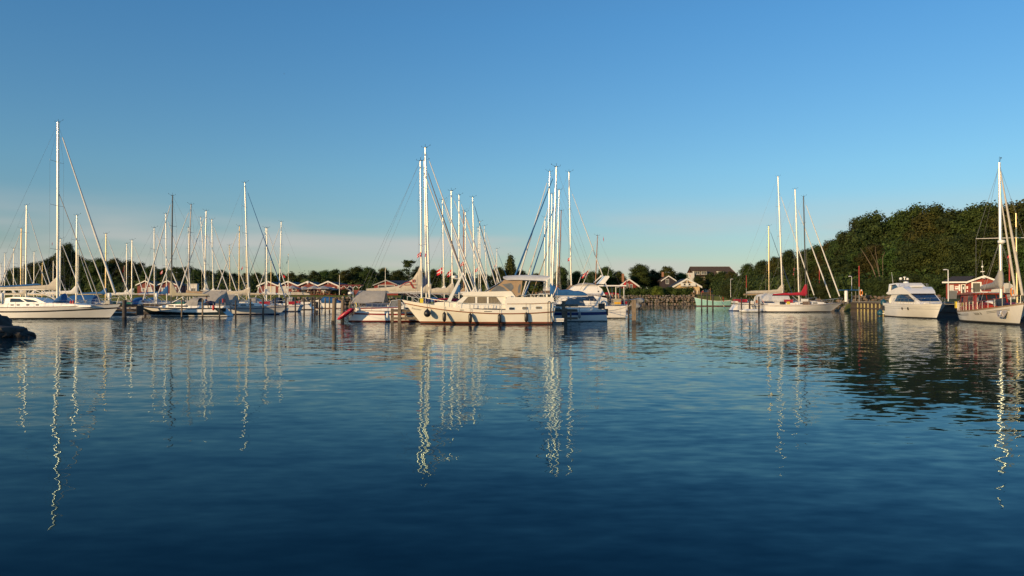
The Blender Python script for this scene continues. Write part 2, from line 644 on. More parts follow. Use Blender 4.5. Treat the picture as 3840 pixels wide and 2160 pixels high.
# ------------------------------------------------------------------ ground, water
def ground_mat():
    m, n, l, b = nodes_of('grassy_ground')
    b.inputs['Roughness'].default_value = 0.95
    b.inputs['Specular IOR Level'].default_value = 0.15
    g = n.new('ShaderNodeNewGeometry')
    t = n.new('ShaderNodeTexNoise')
    t.inputs['Scale'].default_value = 0.22
    t.inputs['Detail'].default_value = 8
    t.inputs['Roughness'].default_value = 0.65
    l.new(g.outputs['Position'], t.inputs['Vector'])
    r = n.new('ShaderNodeValToRGB')
    e = r.color_ramp.elements
    e[0].position, e[0].color = 0.35, (0.045, 0.06, 0.018, 1)
    e[1].position, e[1].color = 0.62, (0.10, 0.115, 0.035, 1)
    k = r.color_ramp.elements.new(0.78)
    k.color = (0.17, 0.13, 0.08, 1)
    l.new(t.outputs['Fac'], r.inputs[0])
    l.new(r.outputs[0], b.inputs['Base Color'])
    return m


def stone_mat():
    m, n, l, b = nodes_of('field_stone')
    b.inputs['Roughness'].default_value = 0.9
    b.inputs['Specular IOR Level'].default_value = 0.25
    oi = n.new('ShaderNodeObjectInfo')
    r = n.new('ShaderNodeValToRGB')
    e = r.color_ramp.elements
    e[0].position, e[0].color = 0.0, (0.09, 0.075, 0.06, 1)
    e[1].position, e[1].color = 1.0, (0.31, 0.26, 0.20, 1)
    for p, c in ((0.3, (0.18, 0.145, 0.11, 1)), (0.55, (0.22, 0.155, 0.115, 1)), (0.75, (0.16, 0.15, 0.135, 1))):
        k = r.color_ramp.elements.new(p)
        k.color = c
    l.new(oi.outputs['Random'], r.inputs[0])
    t = n.new('ShaderNodeTexCoord')
    z = n.new('ShaderNodeTexNoise')
    z.inputs['Scale'].default_value = 3.5
    z.inputs['Detail'].default_value = 7
    l.new(t.outputs['Object'], z.inputs['Vector'])
    q = n.new('ShaderNodeMapRange')
    q.inputs['From Min'].default_value = 0.3
    q.inputs['From Max'].default_value = 0.7
    q.inputs['To Min'].default_value = 0.6
    q.inputs['To Max'].default_value = 1.25
    l.new(z.outputs['Fac'], q.inputs['Value'])
    s = n.new('ShaderNodeVectorMath')
    s.operation = 'SCALE'
    l.new(r.outputs[0], s.inputs[0])
    l.new(q.outputs[0], s.inputs['Scale'])
    l.new(s.outputs[0], b.inputs['Base Color'])
    bp = n.new('ShaderNodeBump')
    bp.inputs['Strength'].default_value = 0.6
    bp.inputs['Distance'].default_value = 0.08
    l.new(z.outputs['Fac'], bp.inputs['Height'])
    l.new(bp.outputs[0], b.inputs['Normal'])
    return m


def boulder_mat():
    m, n, l, b = nodes_of('dark_boulder')
    b.inputs['Roughness'].default_value = 0.85
    t = n.new('ShaderNodeTexCoord')
    z = n.new('ShaderNodeTexNoise')
    z.inputs['Scale'].default_value = 2.2
    z.inputs['Detail'].default_value = 9
    z.inputs['Roughness'].default_value = 0.62
    l.new(t.outputs['Object'], z.inputs['Vector'])
    r = n.new('ShaderNodeValToRGB')
    e = r.color_ramp.elements
    e[0].position, e[0].color = 0.32, (0.016, 0.014, 0.012, 1)
    e[1].position, e[1].color = 0.72, (0.085, 0.075, 0.062, 1)
    l.new(z.outputs['Fac'], r.inputs[0])
    g = n.new('ShaderNodeNewGeometry')
    sp = n.new('ShaderNodeSeparateXYZ')
    l.new(g.outputs['Position'], sp.inputs[0])
    mr = n.new('ShaderNodeMapRange')                # weed line just above the water
    mr.inputs['From Min'].default_value = 0.12
    mr.inputs['From Max'].default_value = 0.4
    mr.inputs['To Min'].default_value = 0.3
    l.new(sp.outputs['Z'], mr.inputs['Value'])
    s = n.new('ShaderNodeVectorMath')
    s.operation = 'SCALE'
    l.new(r.outputs[0], s.inputs[0])
    l.new(mr.outputs[0], s.inputs['Scale'])
    l.new(s.outputs[0], b.inputs['Base Color'])
    bp = n.new('ShaderNodeBump')
    bp.inputs['Strength'].default_value = 0.7
    bp.inputs['Distance'].default_value = 0.1
    l.new(z.outputs['Fac'], bp.inputs['Height'])
    l.new(bp.outputs[0], b.inputs['Normal'])
    return m


def leaf_mat(name, dark, light, tint=0.36):
    m, n, l, b = nodes_of(name)
    b.inputs['Roughness'].default_value = 0.75
    b.inputs['Specular IOR Level'].default_value = 0.2
    g = n.new('ShaderNodeNewGeometry')
    oi = n.new('ShaderNodeObjectInfo')
    z = n.new('ShaderNodeTexNoise')
    z.inputs['Scale'].default_value = 0.45
    z.inputs['Detail'].default_value = 3
    l.new(g.outputs['Position'], z.inputs['Vector'])
    a = n.new('ShaderNodeMath')
    a.operation = 'MULTIPLY_ADD'
    l.new(g.outputs['Random Per Island'], a.inputs[0])
    a.inputs[1].default_value = 0.55
    l.new(z.outputs['Fac'], a.inputs[2])
    mr = n.new('ShaderNodeMapRange')
    mr.inputs['From Min'].default_value = 0.35
    mr.inputs['From Max'].default_value = 1.15
    l.new(a.outputs[0], mr.inputs['Value'])
    mx = n.new('ShaderNodeMix')
    mx.data_type = 'RGBA'
    mx.inputs['A'].default_value = (*dark, 1)
    mx.inputs['B'].default_value = (*light, 1)
    l.new(mr.outputs[0], mx.inputs['Factor'])
    hs = n.new('ShaderNodeHueSaturation')
    h = n.new('ShaderNodeMapRange')
    h.inputs['To Min'].default_value = 0.465
    h.inputs['To Max'].default_value = 0.525
    l.new(oi.outputs['Random'], h.inputs['Value'])
    v = n.new('ShaderNodeMapRange')
    v.inputs['To Min'].default_value = 1 - tint
    v.inputs['To Max'].default_value = 1 + tint
    l.new(oi.outputs['Random'], v.inputs['Value'])
    l.new(h.outputs[0], hs.inputs['Hue'])
    l.new(v.outputs[0], hs.inputs['Value'])
    l.new(mx.outputs['Result'], hs.inputs['Color'])
    l.new(hs.outputs[0], b.inputs['Base Color'])
    tr = n.new('ShaderNodeBsdfTranslucent')
    l.new(hs.outputs[0], tr.inputs['Color'])
    ms = n.new('ShaderNodeMixShader')
    ms.inputs[0].default_value = 0.18
    out = n['Material Output']
    l.new(b.outputs[0], ms.inputs[1])
    l.new(tr.outputs[0], ms.inputs[2])
    l.new(ms.outputs[0], out.inputs['Surface'])
    return m


water_mat()
ground_mat()
stone_mat()
boulder_mat()
leaf_mat('dark_foliage', (0.014, 0.028, 0.008), (0.060, 0.082, 0.020))
leaf_mat('green_foliage', (0.017, 0.037, 0.008), (0.070, 0.102, 0.021))
leaf_mat('warm_foliage', (0.026, 0.034, 0.008), (0.098, 0.100, 0.022))
leaf_mat('lime_foliage', (0.05, 0.075, 0.01), (0.15, 0.18, 0.025))
mat('bark', (0.09, 0.068, 0.048), 0.95, vary=0.3, scale=4, stretch=(4, 4, .6), bump=0.5)
mat('pale_bark', (0.17, 0.125, 0.08), 0.9, vary=0.3, scale=4, stretch=(4, 4, .6))

wtr = MB()
wtr.add([(-4500, -60, 0), (4500, -60, 0), (4500, 4500, 0), (-4500, 4500, 0)], [(0, 1, 2, 3)])
struct('water', wtr, 'harbour_water', smooth=0)

SHORE = [  # x, y, bank height, slope width, outward nx, ny, hill
    (-900, 175, 2.8, 3, 0, 1, 0.1), (-120, 180, 2.8, 3, 0, 1, 0.1), (-60, 181, 2.8, 3, 0, 1, 0.1), (-27, 182, 2.8, 3, 0, 1, 0.1), (0, 216, 2.8, 3, 0, 1, 0.1),
    (13, 249, 3.0, 2.6, 0, 1, 0.15), (60, 249, 3.0, 2.6, .5, .87, 0.3), (58.5, 205, 2.4, 3, .98, .2, 0.6),
    (54.5, 160, 2.0, 3, 1, .05, 1), (52, 125, 1.7, 2.5, 1, 0, 1), (51.2, 113, 1.5, .3, 1, 0, 1), (51.2, 80, 1.5, .3, 1, 0, 1),
    (51.2, 40, 1.5, .3, 1, -.1, 1), (51, 8, 1.5, .3, 1, -.3, 1)]
ROWS = [(0, -1.5, 0), (1, 1, 0), (7, 1, .45), (14, 1, .55), (26, 1, 1.6), (50, 1, 3.6), (110, 1, 6.5), (400, 1, 8), (2500, 1, 8)]
gv, gf = [], []
rg = random.Random(4)
for (x, y, bh, sw, nx, ny, hill) in SHORE:
    for k, (dd, f, up) in enumerate(ROWS):
        d = sw if k == 1 else (dd + sw if k > 1 else 0)
        z = -1.5 if k == 0 else bh - 0.12 * (k == 1) + up * hill + (rg.uniform(-.08, .08) if k > 2 else 0)
        gv.append((x + nx * d, y + ny * d, z))
K = len(ROWS)
for i in range(len(SHORE) - 1):
    for k in range(K - 1):
        gf.append((i * K + k, i * K + k + 1, (i + 1) * K + k + 1, (i + 1) * K + k))
struct('ground', MB().add(gv, gf), 'grassy_ground', smooth=40)

# low land running off behind the camera's left, carrying the breakwater
# ------------------------------------------------------------------ stones
def rock_mesh(name, seed, n=7, m=5, rough=0.22, mat_='field_stone', flat=0.75):
    r = random.Random(seed)
    b = MB().ball((0, 0, 0), 0.5, n, m)
    out = []
    cuts = [(Vector((r.uniform(-1, 1), r.uniform(-1, 1), r.uniform(-1, 1))).normalized(), r.uniform(.30, .44)) for _ in range(5)]
    for p in b.v:
        q = Vector(p)
        q *= 1 + r.uniform(-rough, rough)
        for nrm, d in cuts:
            e = q.dot(nrm) - d
            if e > 0:
                q -= nrm * e
        q.z *= flat
        out.append(tuple(q))
    b.v = out
    return b.mesh(name, mat_, smooth=35)


ROCKS = [rock_mesh('stone', 10 + i) for i in range(9)]
ROCKD = [rock_mesh('boulder', 40 + i, 18, 12, 0.12, 'dark_boulder', 0.85) for i in range(6)]


def stones(root, pts, size, seed, name='stone', meshes=None):
    r = random.Random(seed)
    for p in pts:
        s = size * r.uniform(.7, 1.35)
        link(name, r.choice(meshes or ROCKS), root, p, (r.uniform(-.4, .4), r.uniform(-.4, .4), r.uniform(0, 6.3)),
             (s * r.uniform(.9, 1.35), s * r.uniform(.8, 1.1), s * r.uniform(.8, 1.05)))


def wall_pts(x0, x1, y0, y1, zs, step, seed, run=0.8):
    """Courses of stones along a bank from (x0,y0) to (x1,y1); zs = course heights; run = set-back per metre of height."""
    r = random.Random(seed)
    L = math.hypot(x1 - x0, y1 - y0)
    ux, uy = (x1 - x0) / L, (y1 - y0) / L
    nx, ny = -uy, ux
    pts = []
    for c, z in enumerate(zs):
        d = (c % 2) * step / 2
        while d < L:
            k = run * max(z, 0)
            pts.append((x0 + ux * d + nx * k + r.uniform(-.12, .12), y0 + uy * d + ny * k + r.uniform(-.15, .15), z + r.uniform(-.12, .12)))
            d += step * r.uniform(.8, 1.2)
    return pts


t = thing('stone_wall', 'long grey-brown rubble stone wall below the far hedge', 'stone wall', (38, 249, 0))
stones(t, [(a - 38, b - 249, c) for a, b, c in wall_pts(21, 60, 248.6, 248.6, (.1, .8, 1.5, 2.15, 2.7), .98, 3, .55)], 1.02, 5)
t = thing('stone_bank', 'stone-faced grass bank below the restaurant terrace', 'stone bank', (-40, 181, 0))
stones(t, [(a + 40, b - 181, c) for a, b, c in wall_pts(-54, -27, 180.6, 181.6, (.1, .75, 1.4, 2.05), .86, 7)], 0.95, 9)
t = thing('stone_bank', 'low rubble bank between the wooded slope and the timber quay', 'stone bank', (54, 118, 0))
pts = wall_pts(51.8, 59.5, 117.5, 107.5, (1.45, 1.8, 2.15), .62, 11, 0.9)
pts += [(a, b, c) for a, b, c in wall_pts(54.4, 51.9, 160, 117, (.1, .6, 1.1, 1.6), 1.0, 13, 1.1)]
stones(t, [(a - 54, b - 118, c) for a, b, c in pts], 0.72, 15)

# breakwater of boulders at the left edge of the picture
t = thing('breakwater', 'dark boulder breakwater tip at the left edge of the water', 'breakwater', (-26.25, 40.5, 0))
BW = [(-1.75, 0, .62, 2.5), (-3.4, .2, .85, 2.9), (-5.4, -.2, .95, 3.1), (-7.6, .4, 1.0, 3.2), (-10.2, 0, 1.0, 3.4), (-13, .5, 1.1, 3.6), (-16.5, 0, 1.1, 4.0), (-20.5, 0, 1.2, 4.4),
      (-0.75, -.1, .28, 2.0), (.05, .1, .06, 1.25), (.55, .0, .0, .7), (-2.8, -1.4, .2, 1.9), (-5.0, -1.9, .3, 2.2), (-7.4, -2.2, .4, 2.5), (-9.8, -2.4, .4, 2.6), (-12.4, -2.5, .5, 2.8), (-1.2, -1.0, .05, 1.2), (-3.9, -2.6, .05, 1.4), (-6.3, -3.2, .05, 1.6)]
for i, (x, y, z, s) in enumerate(BW):
    r = random.Random(70 + i)
    link('boulder', ROCKD[i % 6], t, (x, y, z - .12), (r.uniform(-.3, .3), r.uniform(-.3, .3), r.uniform(0, 6)), (s * 1.15, s, s * .82))

r = random.Random(77)
for i in range(26):
    f = i / 25
    x, z = -3.2 + 3.8 * f + r.uniform(-.1, .1), 1.22 * (1 - f) ** .9 + .02
    s = r.uniform(.45, .95)
    link('boulder', ROCKD[i % 6], t, (x, r.uniform(-.9, .1) - .5 * (1 - f), z - .2 * s - r.uniform(0, .35) * (1 - f)), (r.uniform(-.6, .6), r.uniform(-.6, .6), r.uniform(0, 6)), (s * r.uniform(1, 1.4), s, s * r.uniform(.7, 1)))
# ------------------------------------------------------------------ trees
def fast_mesh(name, verts, quads, m):
    me = bpy.data.meshes.new(name)
    nv, nq = len(verts), len(quads)
    me.vertices.add(nv)
    me.vertices.foreach_set('co', np.asarray(verts, dtype=np.float32).ravel())
    me.loops.add(nq * 4)
    me.loops.foreach_set('vertex_index', np.asarray(quads, dtype=np.int32).ravel())
    me.polygons.add(nq)
    me.polygons.foreach_set('loop_start', np.arange(0, nq * 4, 4, dtype=np.int32))
    me.polygons.foreach_set('loop_total', np.full(nq, 4, dtype=np.int32))
    me.update(calc_edges=True)
    me.materials.append(MATS[m])
    return me


def leaf_cards(C, Rr, n, leaf, seed, up=0.25, shell=(0.72, 1.06)):
    """n leaf clumps over ellipsoids with centres C, radii Rr."""
    g = np.random.default_rng(seed)
    C, Rr = np.asarray(C, float), np.asarray(Rr, float)
    w = (Rr[:, 0] * Rr[:, 1] * Rr[:, 2]) ** (2 / 3)
    k = g.choice(len(C), n, p=w / w.sum())
    d = g.normal(size=(n, 3))
    d /= np.linalg.norm(d, axis=1)[:, None]
    rr = g.uniform(shell[0], shell[1], n)[:, None]
    far = g.random(n)[:, None] < .22
    p = C[k] + d * Rr[k] * rr + np.where(far, d * leaf * g.uniform(.5, 3.2, n)[:, None], 0)
    nrm = d + g.normal(scale=0.55, size=(n, 3)) + np.array([0, 0, up])
    nrm /= np.linalg.norm(nrm, axis=1)[:, None]
    a = np.cross(nrm, g.normal(size=(n, 3)))
    a /= np.linalg.norm(a, axis=1)[:, None]
    b = np.cross(nrm, a)
    s = leaf * g.uniform(0.5, 1.35, n)[:, None]
    e = g.uniform(0.5, 0.9, n)[:, None]
    v = np.stack([p - a * s, p + b * s * e + nrm * s * .25, p + a * s, p - b * s * e + nrm * s * .25], 1)
    return v.reshape(-1, 3), np.arange(n * 4).reshape(-1, 4)


def core_quads(C, Rr, f=0.7):
    vs, qs = [], []
    for c, r in zip(C, Rr):
        o = len(vs)
        n, m = 8, 5
        for j in range(m + 1):
            a = PI * j / m
            for i in range(n):
                t_ = 2 * PI * i / n
                vs.append((c[0] + math.sin(a) * math.cos(t_) * r[0] * f, c[1] + math.sin(a) * math.sin(t_) * r[1] * f, c[2] + math.cos(a) * r[2] * f))
        for j in range(m):
            for i in range(n):
                qs.append((o + j * n + i, o + (j + 1) * n + i, o + (j + 1) * n + (i + 1) % n, o + j * n + (i + 1) % n))
    return vs, qs


def crown(name, C, Rr, n, leaf, seed, m, core=0.6, **kw):
    v, q = leaf_cards(C, Rr, n, leaf, seed, **kw)
    if core:
        cv, cq = core_quads(C, Rr, core)
        q = np.vstack([q, np.asarray(cq) + len(v)])
        v = np.vstack([v, np.asarray(cv)])
    return fast_mesh(name, v, q, m)


def trunk_mesh(name, H, top, r0, limbs, seed, m='bark'):
    r = random.Random(seed)
    b = MB()
    p = Vector((0, 0, -0.6))
    k = 5
    pts = [p]
    for i in range(1, k + 1):
        pts.append(Vector((r.uniform(-.15, .15) * i * .4, r.uniform(-.15, .15) * i * .4, top * i / k)))
    for i in range(k):
        b.tube(pts[i], pts[i + 1], r0 * (1 - i / k * .75), r0 * (1 - (i + 1) / k * .75), 7, cap=False)
    for i in range(limbs):
        s = pts[r.choice((2, 3, 4))]
        a = r.uniform(0, 6.28)
        e = s + Vector((math.cos(a) * H * .2, math.sin(a) * H * .2, H * r.uniform(.14, .28)))
        mid = s.lerp(e, .5) + Vector((0, 0, H * .03))
        b.tube(s, mid, r0 * .36, r0 * .24, 5, cap=False)
        b.tube(mid, e, r0 * .24, r0 * .07, 5, cap=False)
    return b.mesh(name, m, 60)


def blobs(seed, H, n, spread, rmin, rmax, z0, z1, top=True):
    r = random.Random(seed)
    C, Rr = [], []
    for i in range(n):
        f = i / max(n - 1, 1)
        z = H * (z0 + (z1 - z0) * f)
        sp = spread * H * math.sin(PI * (0.25 + 0.62 * f)) * r.uniform(.45, 1.0)
        a = i * 2.4 + r.uniform(-.5, .5)
        q = H * r.uniform(rmin, rmax) * (1.05 - .35 * f)
        C.append((math.cos(a) * sp, math.sin(a) * sp, z))
        Rr.append((q * r.uniform(.95, 1.25), q * r.uniform(.95, 1.25), q * r.uniform(.75, 1.0)))
    C.append((0, 0, H * (z0 + z1) / 2))
    Rr.append((spread * H * .8, spread * H * .8, H * (z1 - z0) * .48))
    return C, Rr


TP = {}
for i, (nm, m, nb, sp, rmin, rmax, z0, z1, n, leaf) in enumerate((
        ('broad', 'dark_foliage', 15, .25, .11, .18, .30, .90, 13000, .155),
        ('round', 'green_foliage', 14, .24, .12, .17, .26, .90, 13000, .155),
        ('tall', 'dark_foliage', 17, .19, .09, .15, .24, .93, 13000, .15),
        ('ragged', 'warm_foliage', 18, .26, .08, .14, .28, .93, 12000, .15),
        ('spiky', 'green_foliage', 20, .21, .07, .13, .22, .95, 13000, .15),
        ('bush', 'dark_foliage', 10, .34, .16, .26, .10, .62, 12000, .165))):
    C_, R_ = blobs(90 + i * 7, 12, nb, sp, rmin, rmax, z0, z1)
    TP[nm] = (crown('crown', C_, R_, n, leaf, 20 + i, m), trunk_mesh('trunk', 12, 12 * .62 if nm != 'bush' else 4, .26, 6, i))
# upright sprigs along the spiky one's top
C_ = [(0, 0, 12 * .08 + i * .95) for i in range(11)]
R_ = [((.55 + 1.25 * math.sin(PI * (.1 + .86 * i / 10.0)) ** .8) * .95, (.55 + 1.25 * math.sin(PI * (.1 + .86 * i / 10.0)) ** .8) * .95, 1.0) for i in range(11)]
TP['poplar'] = (crown('crown', C_, R_, 5200, .20, 77, 'warm_foliage'), trunk_mesh('trunk', 12, 8, .2, 0, 8))
r_ = random.Random(5)
C_, R_ = [], []
for i in range(15):
    a = r_.uniform(0, 6.28)
    z = r_.uniform(5.2, 11.4)
    s_ = r_.uniform(.8, 2.7) * (1.2 - (z - 5) / 9)
    C_.append((math.cos(a) * s_, math.sin(a) * s_, z))
    R_.append((r_.uniform(.55, 1.0), r_.uniform(.55, 1.0), r_.uniform(.3, .5)))
TP['sparse'] = (crown('crown', C_, R_, 1900, .19, 78, 'dark_foliage', core=.4), trunk_mesh('trunk', 12, 10.5, .2, 9, 12))


def ground_z(Y, right):
    return 3.0


def tree(px, top, Y, kind, wide, label, base=None, group=None, name='deciduous_tree', cat='tree'):
    base = (3.0 if px < 2650 else 3.6) if base is None else base
    h = Z(top, Y) - base
    s = h / (12 * (0.99 if kind != 'bush' else .80))
    if kind == 'bush':
        base -= .4
    r = random.Random(int(px * 7 + top))
    t = thing(name, label, cat, (X(px, Y), Y, base), r.uniform(0, 6.28), group)
    t.scale = (s * wide, s * wide, s)
    cr_, tr_ = TP[kind]
    link('trunk', tr_, t)
    link('crown', cr_, t)
    return t


GL, GC, GR = 'trees behind the left marina', 'trees along the far shore', 'trees on the wooded slope'
for a in [
    (62, 1000, 232, 'broad', 1.3, 'low dark tree at the far left end of the shore trees', GL),
    (118, 984, 226, 'round', 1.15, 'bushy dark tree just right of the two tall masts on the far left', GL),
    (172, 972, 222, 'tall', 1.25, 'dark tree with a ragged top left of the great white mast', GL),
    (214, 958, 228, 'ragged', 1.2, 'dark tree straight behind the great white mast', GL),
    (252, 913, 224, 'tall', .95, 'tallest tree of the left shore, standing right of the great white mast', GL),
    (284, 952, 230, 'round', 1.2, 'dark shoulder tree right of the tallest tree of the left shore', GL),
    (330, 970, 224, 'broad', 1.25, 'rounded tree seen between the big yacht stays', GL),
    (380, 968, 220, 'round', 1.25, 'broad tree behind the mast right of the big yacht stays', GL),
    (428, 968, 226, 'ragged', 1.25, 'wide-topped tree above the bow of the big white yacht', GL),
    (478, 974, 222, 'broad', 1.2, 'dark tree behind the pair of slim masts left of the red huts', GL),
    (522, 986, 228, 'tall', 1.35, 'tree above the left slope of the first red hut', GL),
    (566, 996, 220, 'round', 1.3, 'dense tree behind the ridge of the first red hut', GL),
    (612, 1003, 226, 'broad', 1.35, 'dense tree above the gap between the two red huts', GL),
    (655, 1000, 218, 'ragged', 1.3, 'dark tree behind the ridge of the second red hut', GL),
    (700, 998, 224, 'round', 1.3, 'round tree right of the second red hut', GL),
    (742, 1006, 216, 'broad', 1.3, 'low tree behind the brown mast raked to the left', GL),
    (786, 1015, 226, 'tall', 1.4, 'tree behind the trio of white masts in the left marina', GL),
    (834, 1012, 220, 'round', 1.3, 'round tree left of the wooden yellow masts', GL),
    (878, 1023, 224, 'broad', 1.4, 'low tree behind the taller yellow wooden mast', GL),
    (922, 1024, 218, 'ragged', 1.3, 'low tree behind the tallest mast of the left marina', GL),
    (965, 1022, 226, 'round', 1.4, 'tree above the left end of the restaurant roof', GL),
    (1010, 1020, 220, 'broad', 1.3, 'tree behind the twin masts at the restaurant', GL),
    (1052, 1024, 226, 'round', 1.4, 'tree behind the second restaurant gable', GL),
    (1092, 1022, 218, 'ragged', 1.3, 'tree behind the white flagpole at the restaurant', GL),
    (1136, 1026, 224, 'broad', 1.4, 'tree behind the third restaurant gable', GL),
    (1178, 1016, 218, 'tall', 1.35, 'tree with a pointed top behind the fourth restaurant gable', GC),
    (1216, 1013, 226, 'round', 1.25, 'tree right of the fourth restaurant gable', GC),
    (1254, 1008, 222, 'broad', 1.2, 'dark tree above the restaurant pergola', GC),
    (1296, 1012, 214, 'ragged', 1.35, 'brownish tree between pergola and red house', GC),
    (1336, 999, 220, 'round', 1.35, 'broad bushy tree just left of the red house with the wide window', GC),
    (1386, 1000, 218, 'broad', 1.3, 'big rounded tree behind the left eave of the red house with the wide window', GC),
    (1440, 1004, 224, 'ragged', 1.35, 'tree behind the ridge of the red house with the wide window', GC),
    (1492, 1012, 216, 'round', 1.4, 'tree above the dark roof left of the sail cover with the red logo', GC),
    (1532, 972, 226, 'sparse', 1.2, 'thin open tree with gaps, left of the centre masts', GC),
    (1572, 1000, 228, 'tall', 1.1, 'dark tree hidden behind the left centre masts', GC),
    (1630, 1008, 222, 'broad', 1.3, 'tree right of the tallest centre mast', GC),
    (1690, 1020, 218, 'round', 1.4, 'low tree behind the radar of the motor yacht', GC),
    (1750, 1022, 226, 'ragged', 1.4, 'low tree behind the dark centre mast', GC),
    (1810, 1024, 220, 'broad', 1.4, 'low tree left of the red pennant', GC),
    (1870, 1002, 228, 'round', 1.2, 'dark tree leaning against the tall poplar', GC),
    (1950, 1012, 232, 'broad', 1.3, 'rounded tree right of the tall poplar', GC),
    (2010, 1024, 250, 'ragged', 1.3, 'low tree behind the stays of the right centre boats', GC),
    (2106, 1000, 268, 'tall', 1.2, 'tree behind the brown spar of the right centre boats', GC),
    (2160, 1016, 275, 'round', 1.3, 'tree right of the white mast with the radar bracket', GC),
    (2222, 1016, 270, 'broad', 1.3, 'tree behind the short brown mast', GC),
    (2270, 1000, 280, 'round', 1.2, 'tree above the canvas awning of the blue-lined motor cruiser', GC),
    (2318, 1016, 282, 'ragged', 1.3, 'tree behind the brick chimney of the white-edged gable house', GC),
    (2402, 990, 292, 'round', 1.35, 'big rounded tree between the chimney house and the dark house', GC),
    (2452, 1010, 300, 'broad', 1.2, 'tree on the right shoulder of the big rounded tree', GC),
    (2500, 998, 312, 'ragged', 1.25, 'brownish flat-topped tree behind the dark gambrel house', GC),
    (2556, 1022, 318, 'round', 1.3, 'small tree in the dip left of the long dark roof', GC),
    (2664, 1020, 305, 'broad', 1.15, 'dark tree in front of the left half of the long dark roof', GC),
    (2622, 1034, 300, 'round', 1.3, 'small dark tree under the left dormers of the long dark roof', GC),
    (2704, 1018, 290, 'round', 1.3, 'dark tree in front of the middle of the long dark roof', GC),
    (2742, 1018, 272, 'ragged', 1.3, 'brownish tree in front of the right end of the long dark roof', GC),
]:
    tree(*a[:6], group=a[6])
tree(1914, 950, 230, 'poplar', .95, 'tall narrow poplar above the canopy of the cream motor yacht', name='poplar_tree')

for a in [
    (2802, 988, 205, 'round', 1.2, 'first rounded tree at the left foot of the wooded slope'),
    (2856, 974, 196, 'broad', 1.15, 'dark tree behind the yellowish mast on the right'),
    (2908, 962, 190, 'ragged', 1.2, 'tree behind the tallest mast of the right sailing boats'),
    (2960, 938, 185, 'tall', 1.2, 'dark tree between the two white masts on the right'),
    (3018, 932, 180, 'broad', 1.1, 'tree behind the black mast'),
    (3070, 918, 172, 'round', 1.15, 'tree right of the black mast, crossed by its furled sail'),
    (3118, 898, 164, 'ragged', 1.1, 'tree with a stepped outline left of the highest crown cluster'),
    (3168, 868, 160, 'broad', 1.0, 'tree on the rising skyline of the wooded slope'),
    (3222, 822, 156, 'tall', 1.05, 'dark tree left of the rounded summit tree'),
    (3266, 792, 150, 'broad', .95, 'tall dark tree with the first rounded summit of the slope'),
    (3320, 830, 154, 'round', 1.0, 'tree in the notch right of the first summit'),
    (3372, 798, 150, 'spiky', 1.05, 'tree with upright sprigs right of the notch'),
    (3422, 776, 146, 'spiky', 1.05, 'spiky-topped tree above the white cruiser mast gear'),
    (3478, 788, 142, 'ragged', 1.1, 'warm green tree above the bow of the white flybridge cruiser'),
    (3532, 776, 140, 'spiky', 1.0, 'tall spiky tree left of the red harbour house'),
    (3590, 780, 138, 'broad', 1.1, 'broad tree above the left roof of the red harbour house'),
    (3644, 774, 136, 'round', 1.05, 'tall tree above the gable of the red harbour house'),
    (3702, 766, 134, 'spiky', 1.1, 'spiky tree just left of the mast at the right edge'),
    (3764, 776, 132, 'broad', 1.1, 'tree just right of the mast at the right edge'),
    (3822, 752, 130, 'ragged', 1.1, 'highest tree at the right edge of the picture'),
    (3900, 740, 128, 'tall', 1.2, 'tree cut off by the right edge of the picture'),
    # second, lower row down the slope
    (3010, 1000, 150, 'round', 1.35, 'low leafy tree in front of the wood behind the red sail cover'),
    (3076, 985, 142, 'ragged', 1.35, 'low tree in front of the wood by the red pole behind the sailing boats'),
    (3140, 960, 138, 'broad', 1.3, 'mid-height tree left of the pale bare branches'),
    (3206, 945, 140, 'round', 1.2, 'mid-height tree behind the pale bare branches'),
    (3284, 915, 134, 'ragged', 1.2, 'brownish mid-height tree right of the pale bare branches'),
    (3350, 930, 130, 'round', 1.3, 'mid-height tree above the left of the white cruiser'),
    (3414, 905, 128, 'broad', 1.25, 'mid-height tree behind the mast gear of the white cruiser'),
    (3480, 890, 126, 'round', 1.25, 'mid-height tree over the flybridge of the white cruiser'),
    (3548, 885, 124, 'ragged', 1.25, 'mid-height tree behind the white quay lamp'),
    (3612, 875, 122, 'broad', 1.2, 'mid-height tree behind the ridge of the red harbour house'),
    (3680, 860, 121, 'round', 1.25, 'bright mid-height tree behind the chimney end of the red harbour house'),
    (3740, 870, 120, 'ragged', 1.2, 'mid-height tree behind the wooden-cabin motorsailer mast'),
    (3806, 880, 118, 'broad', 1.25, 'mid-height tree at the right edge behind the furled sails'),
    (3880, 880, 116, 'round', 1.25, 'mid-height tree cut by the right edge behind the furled sails'),
]:
    tree(*a, base=(3.0 if a[2] < 151 else 4.0), group=GR)

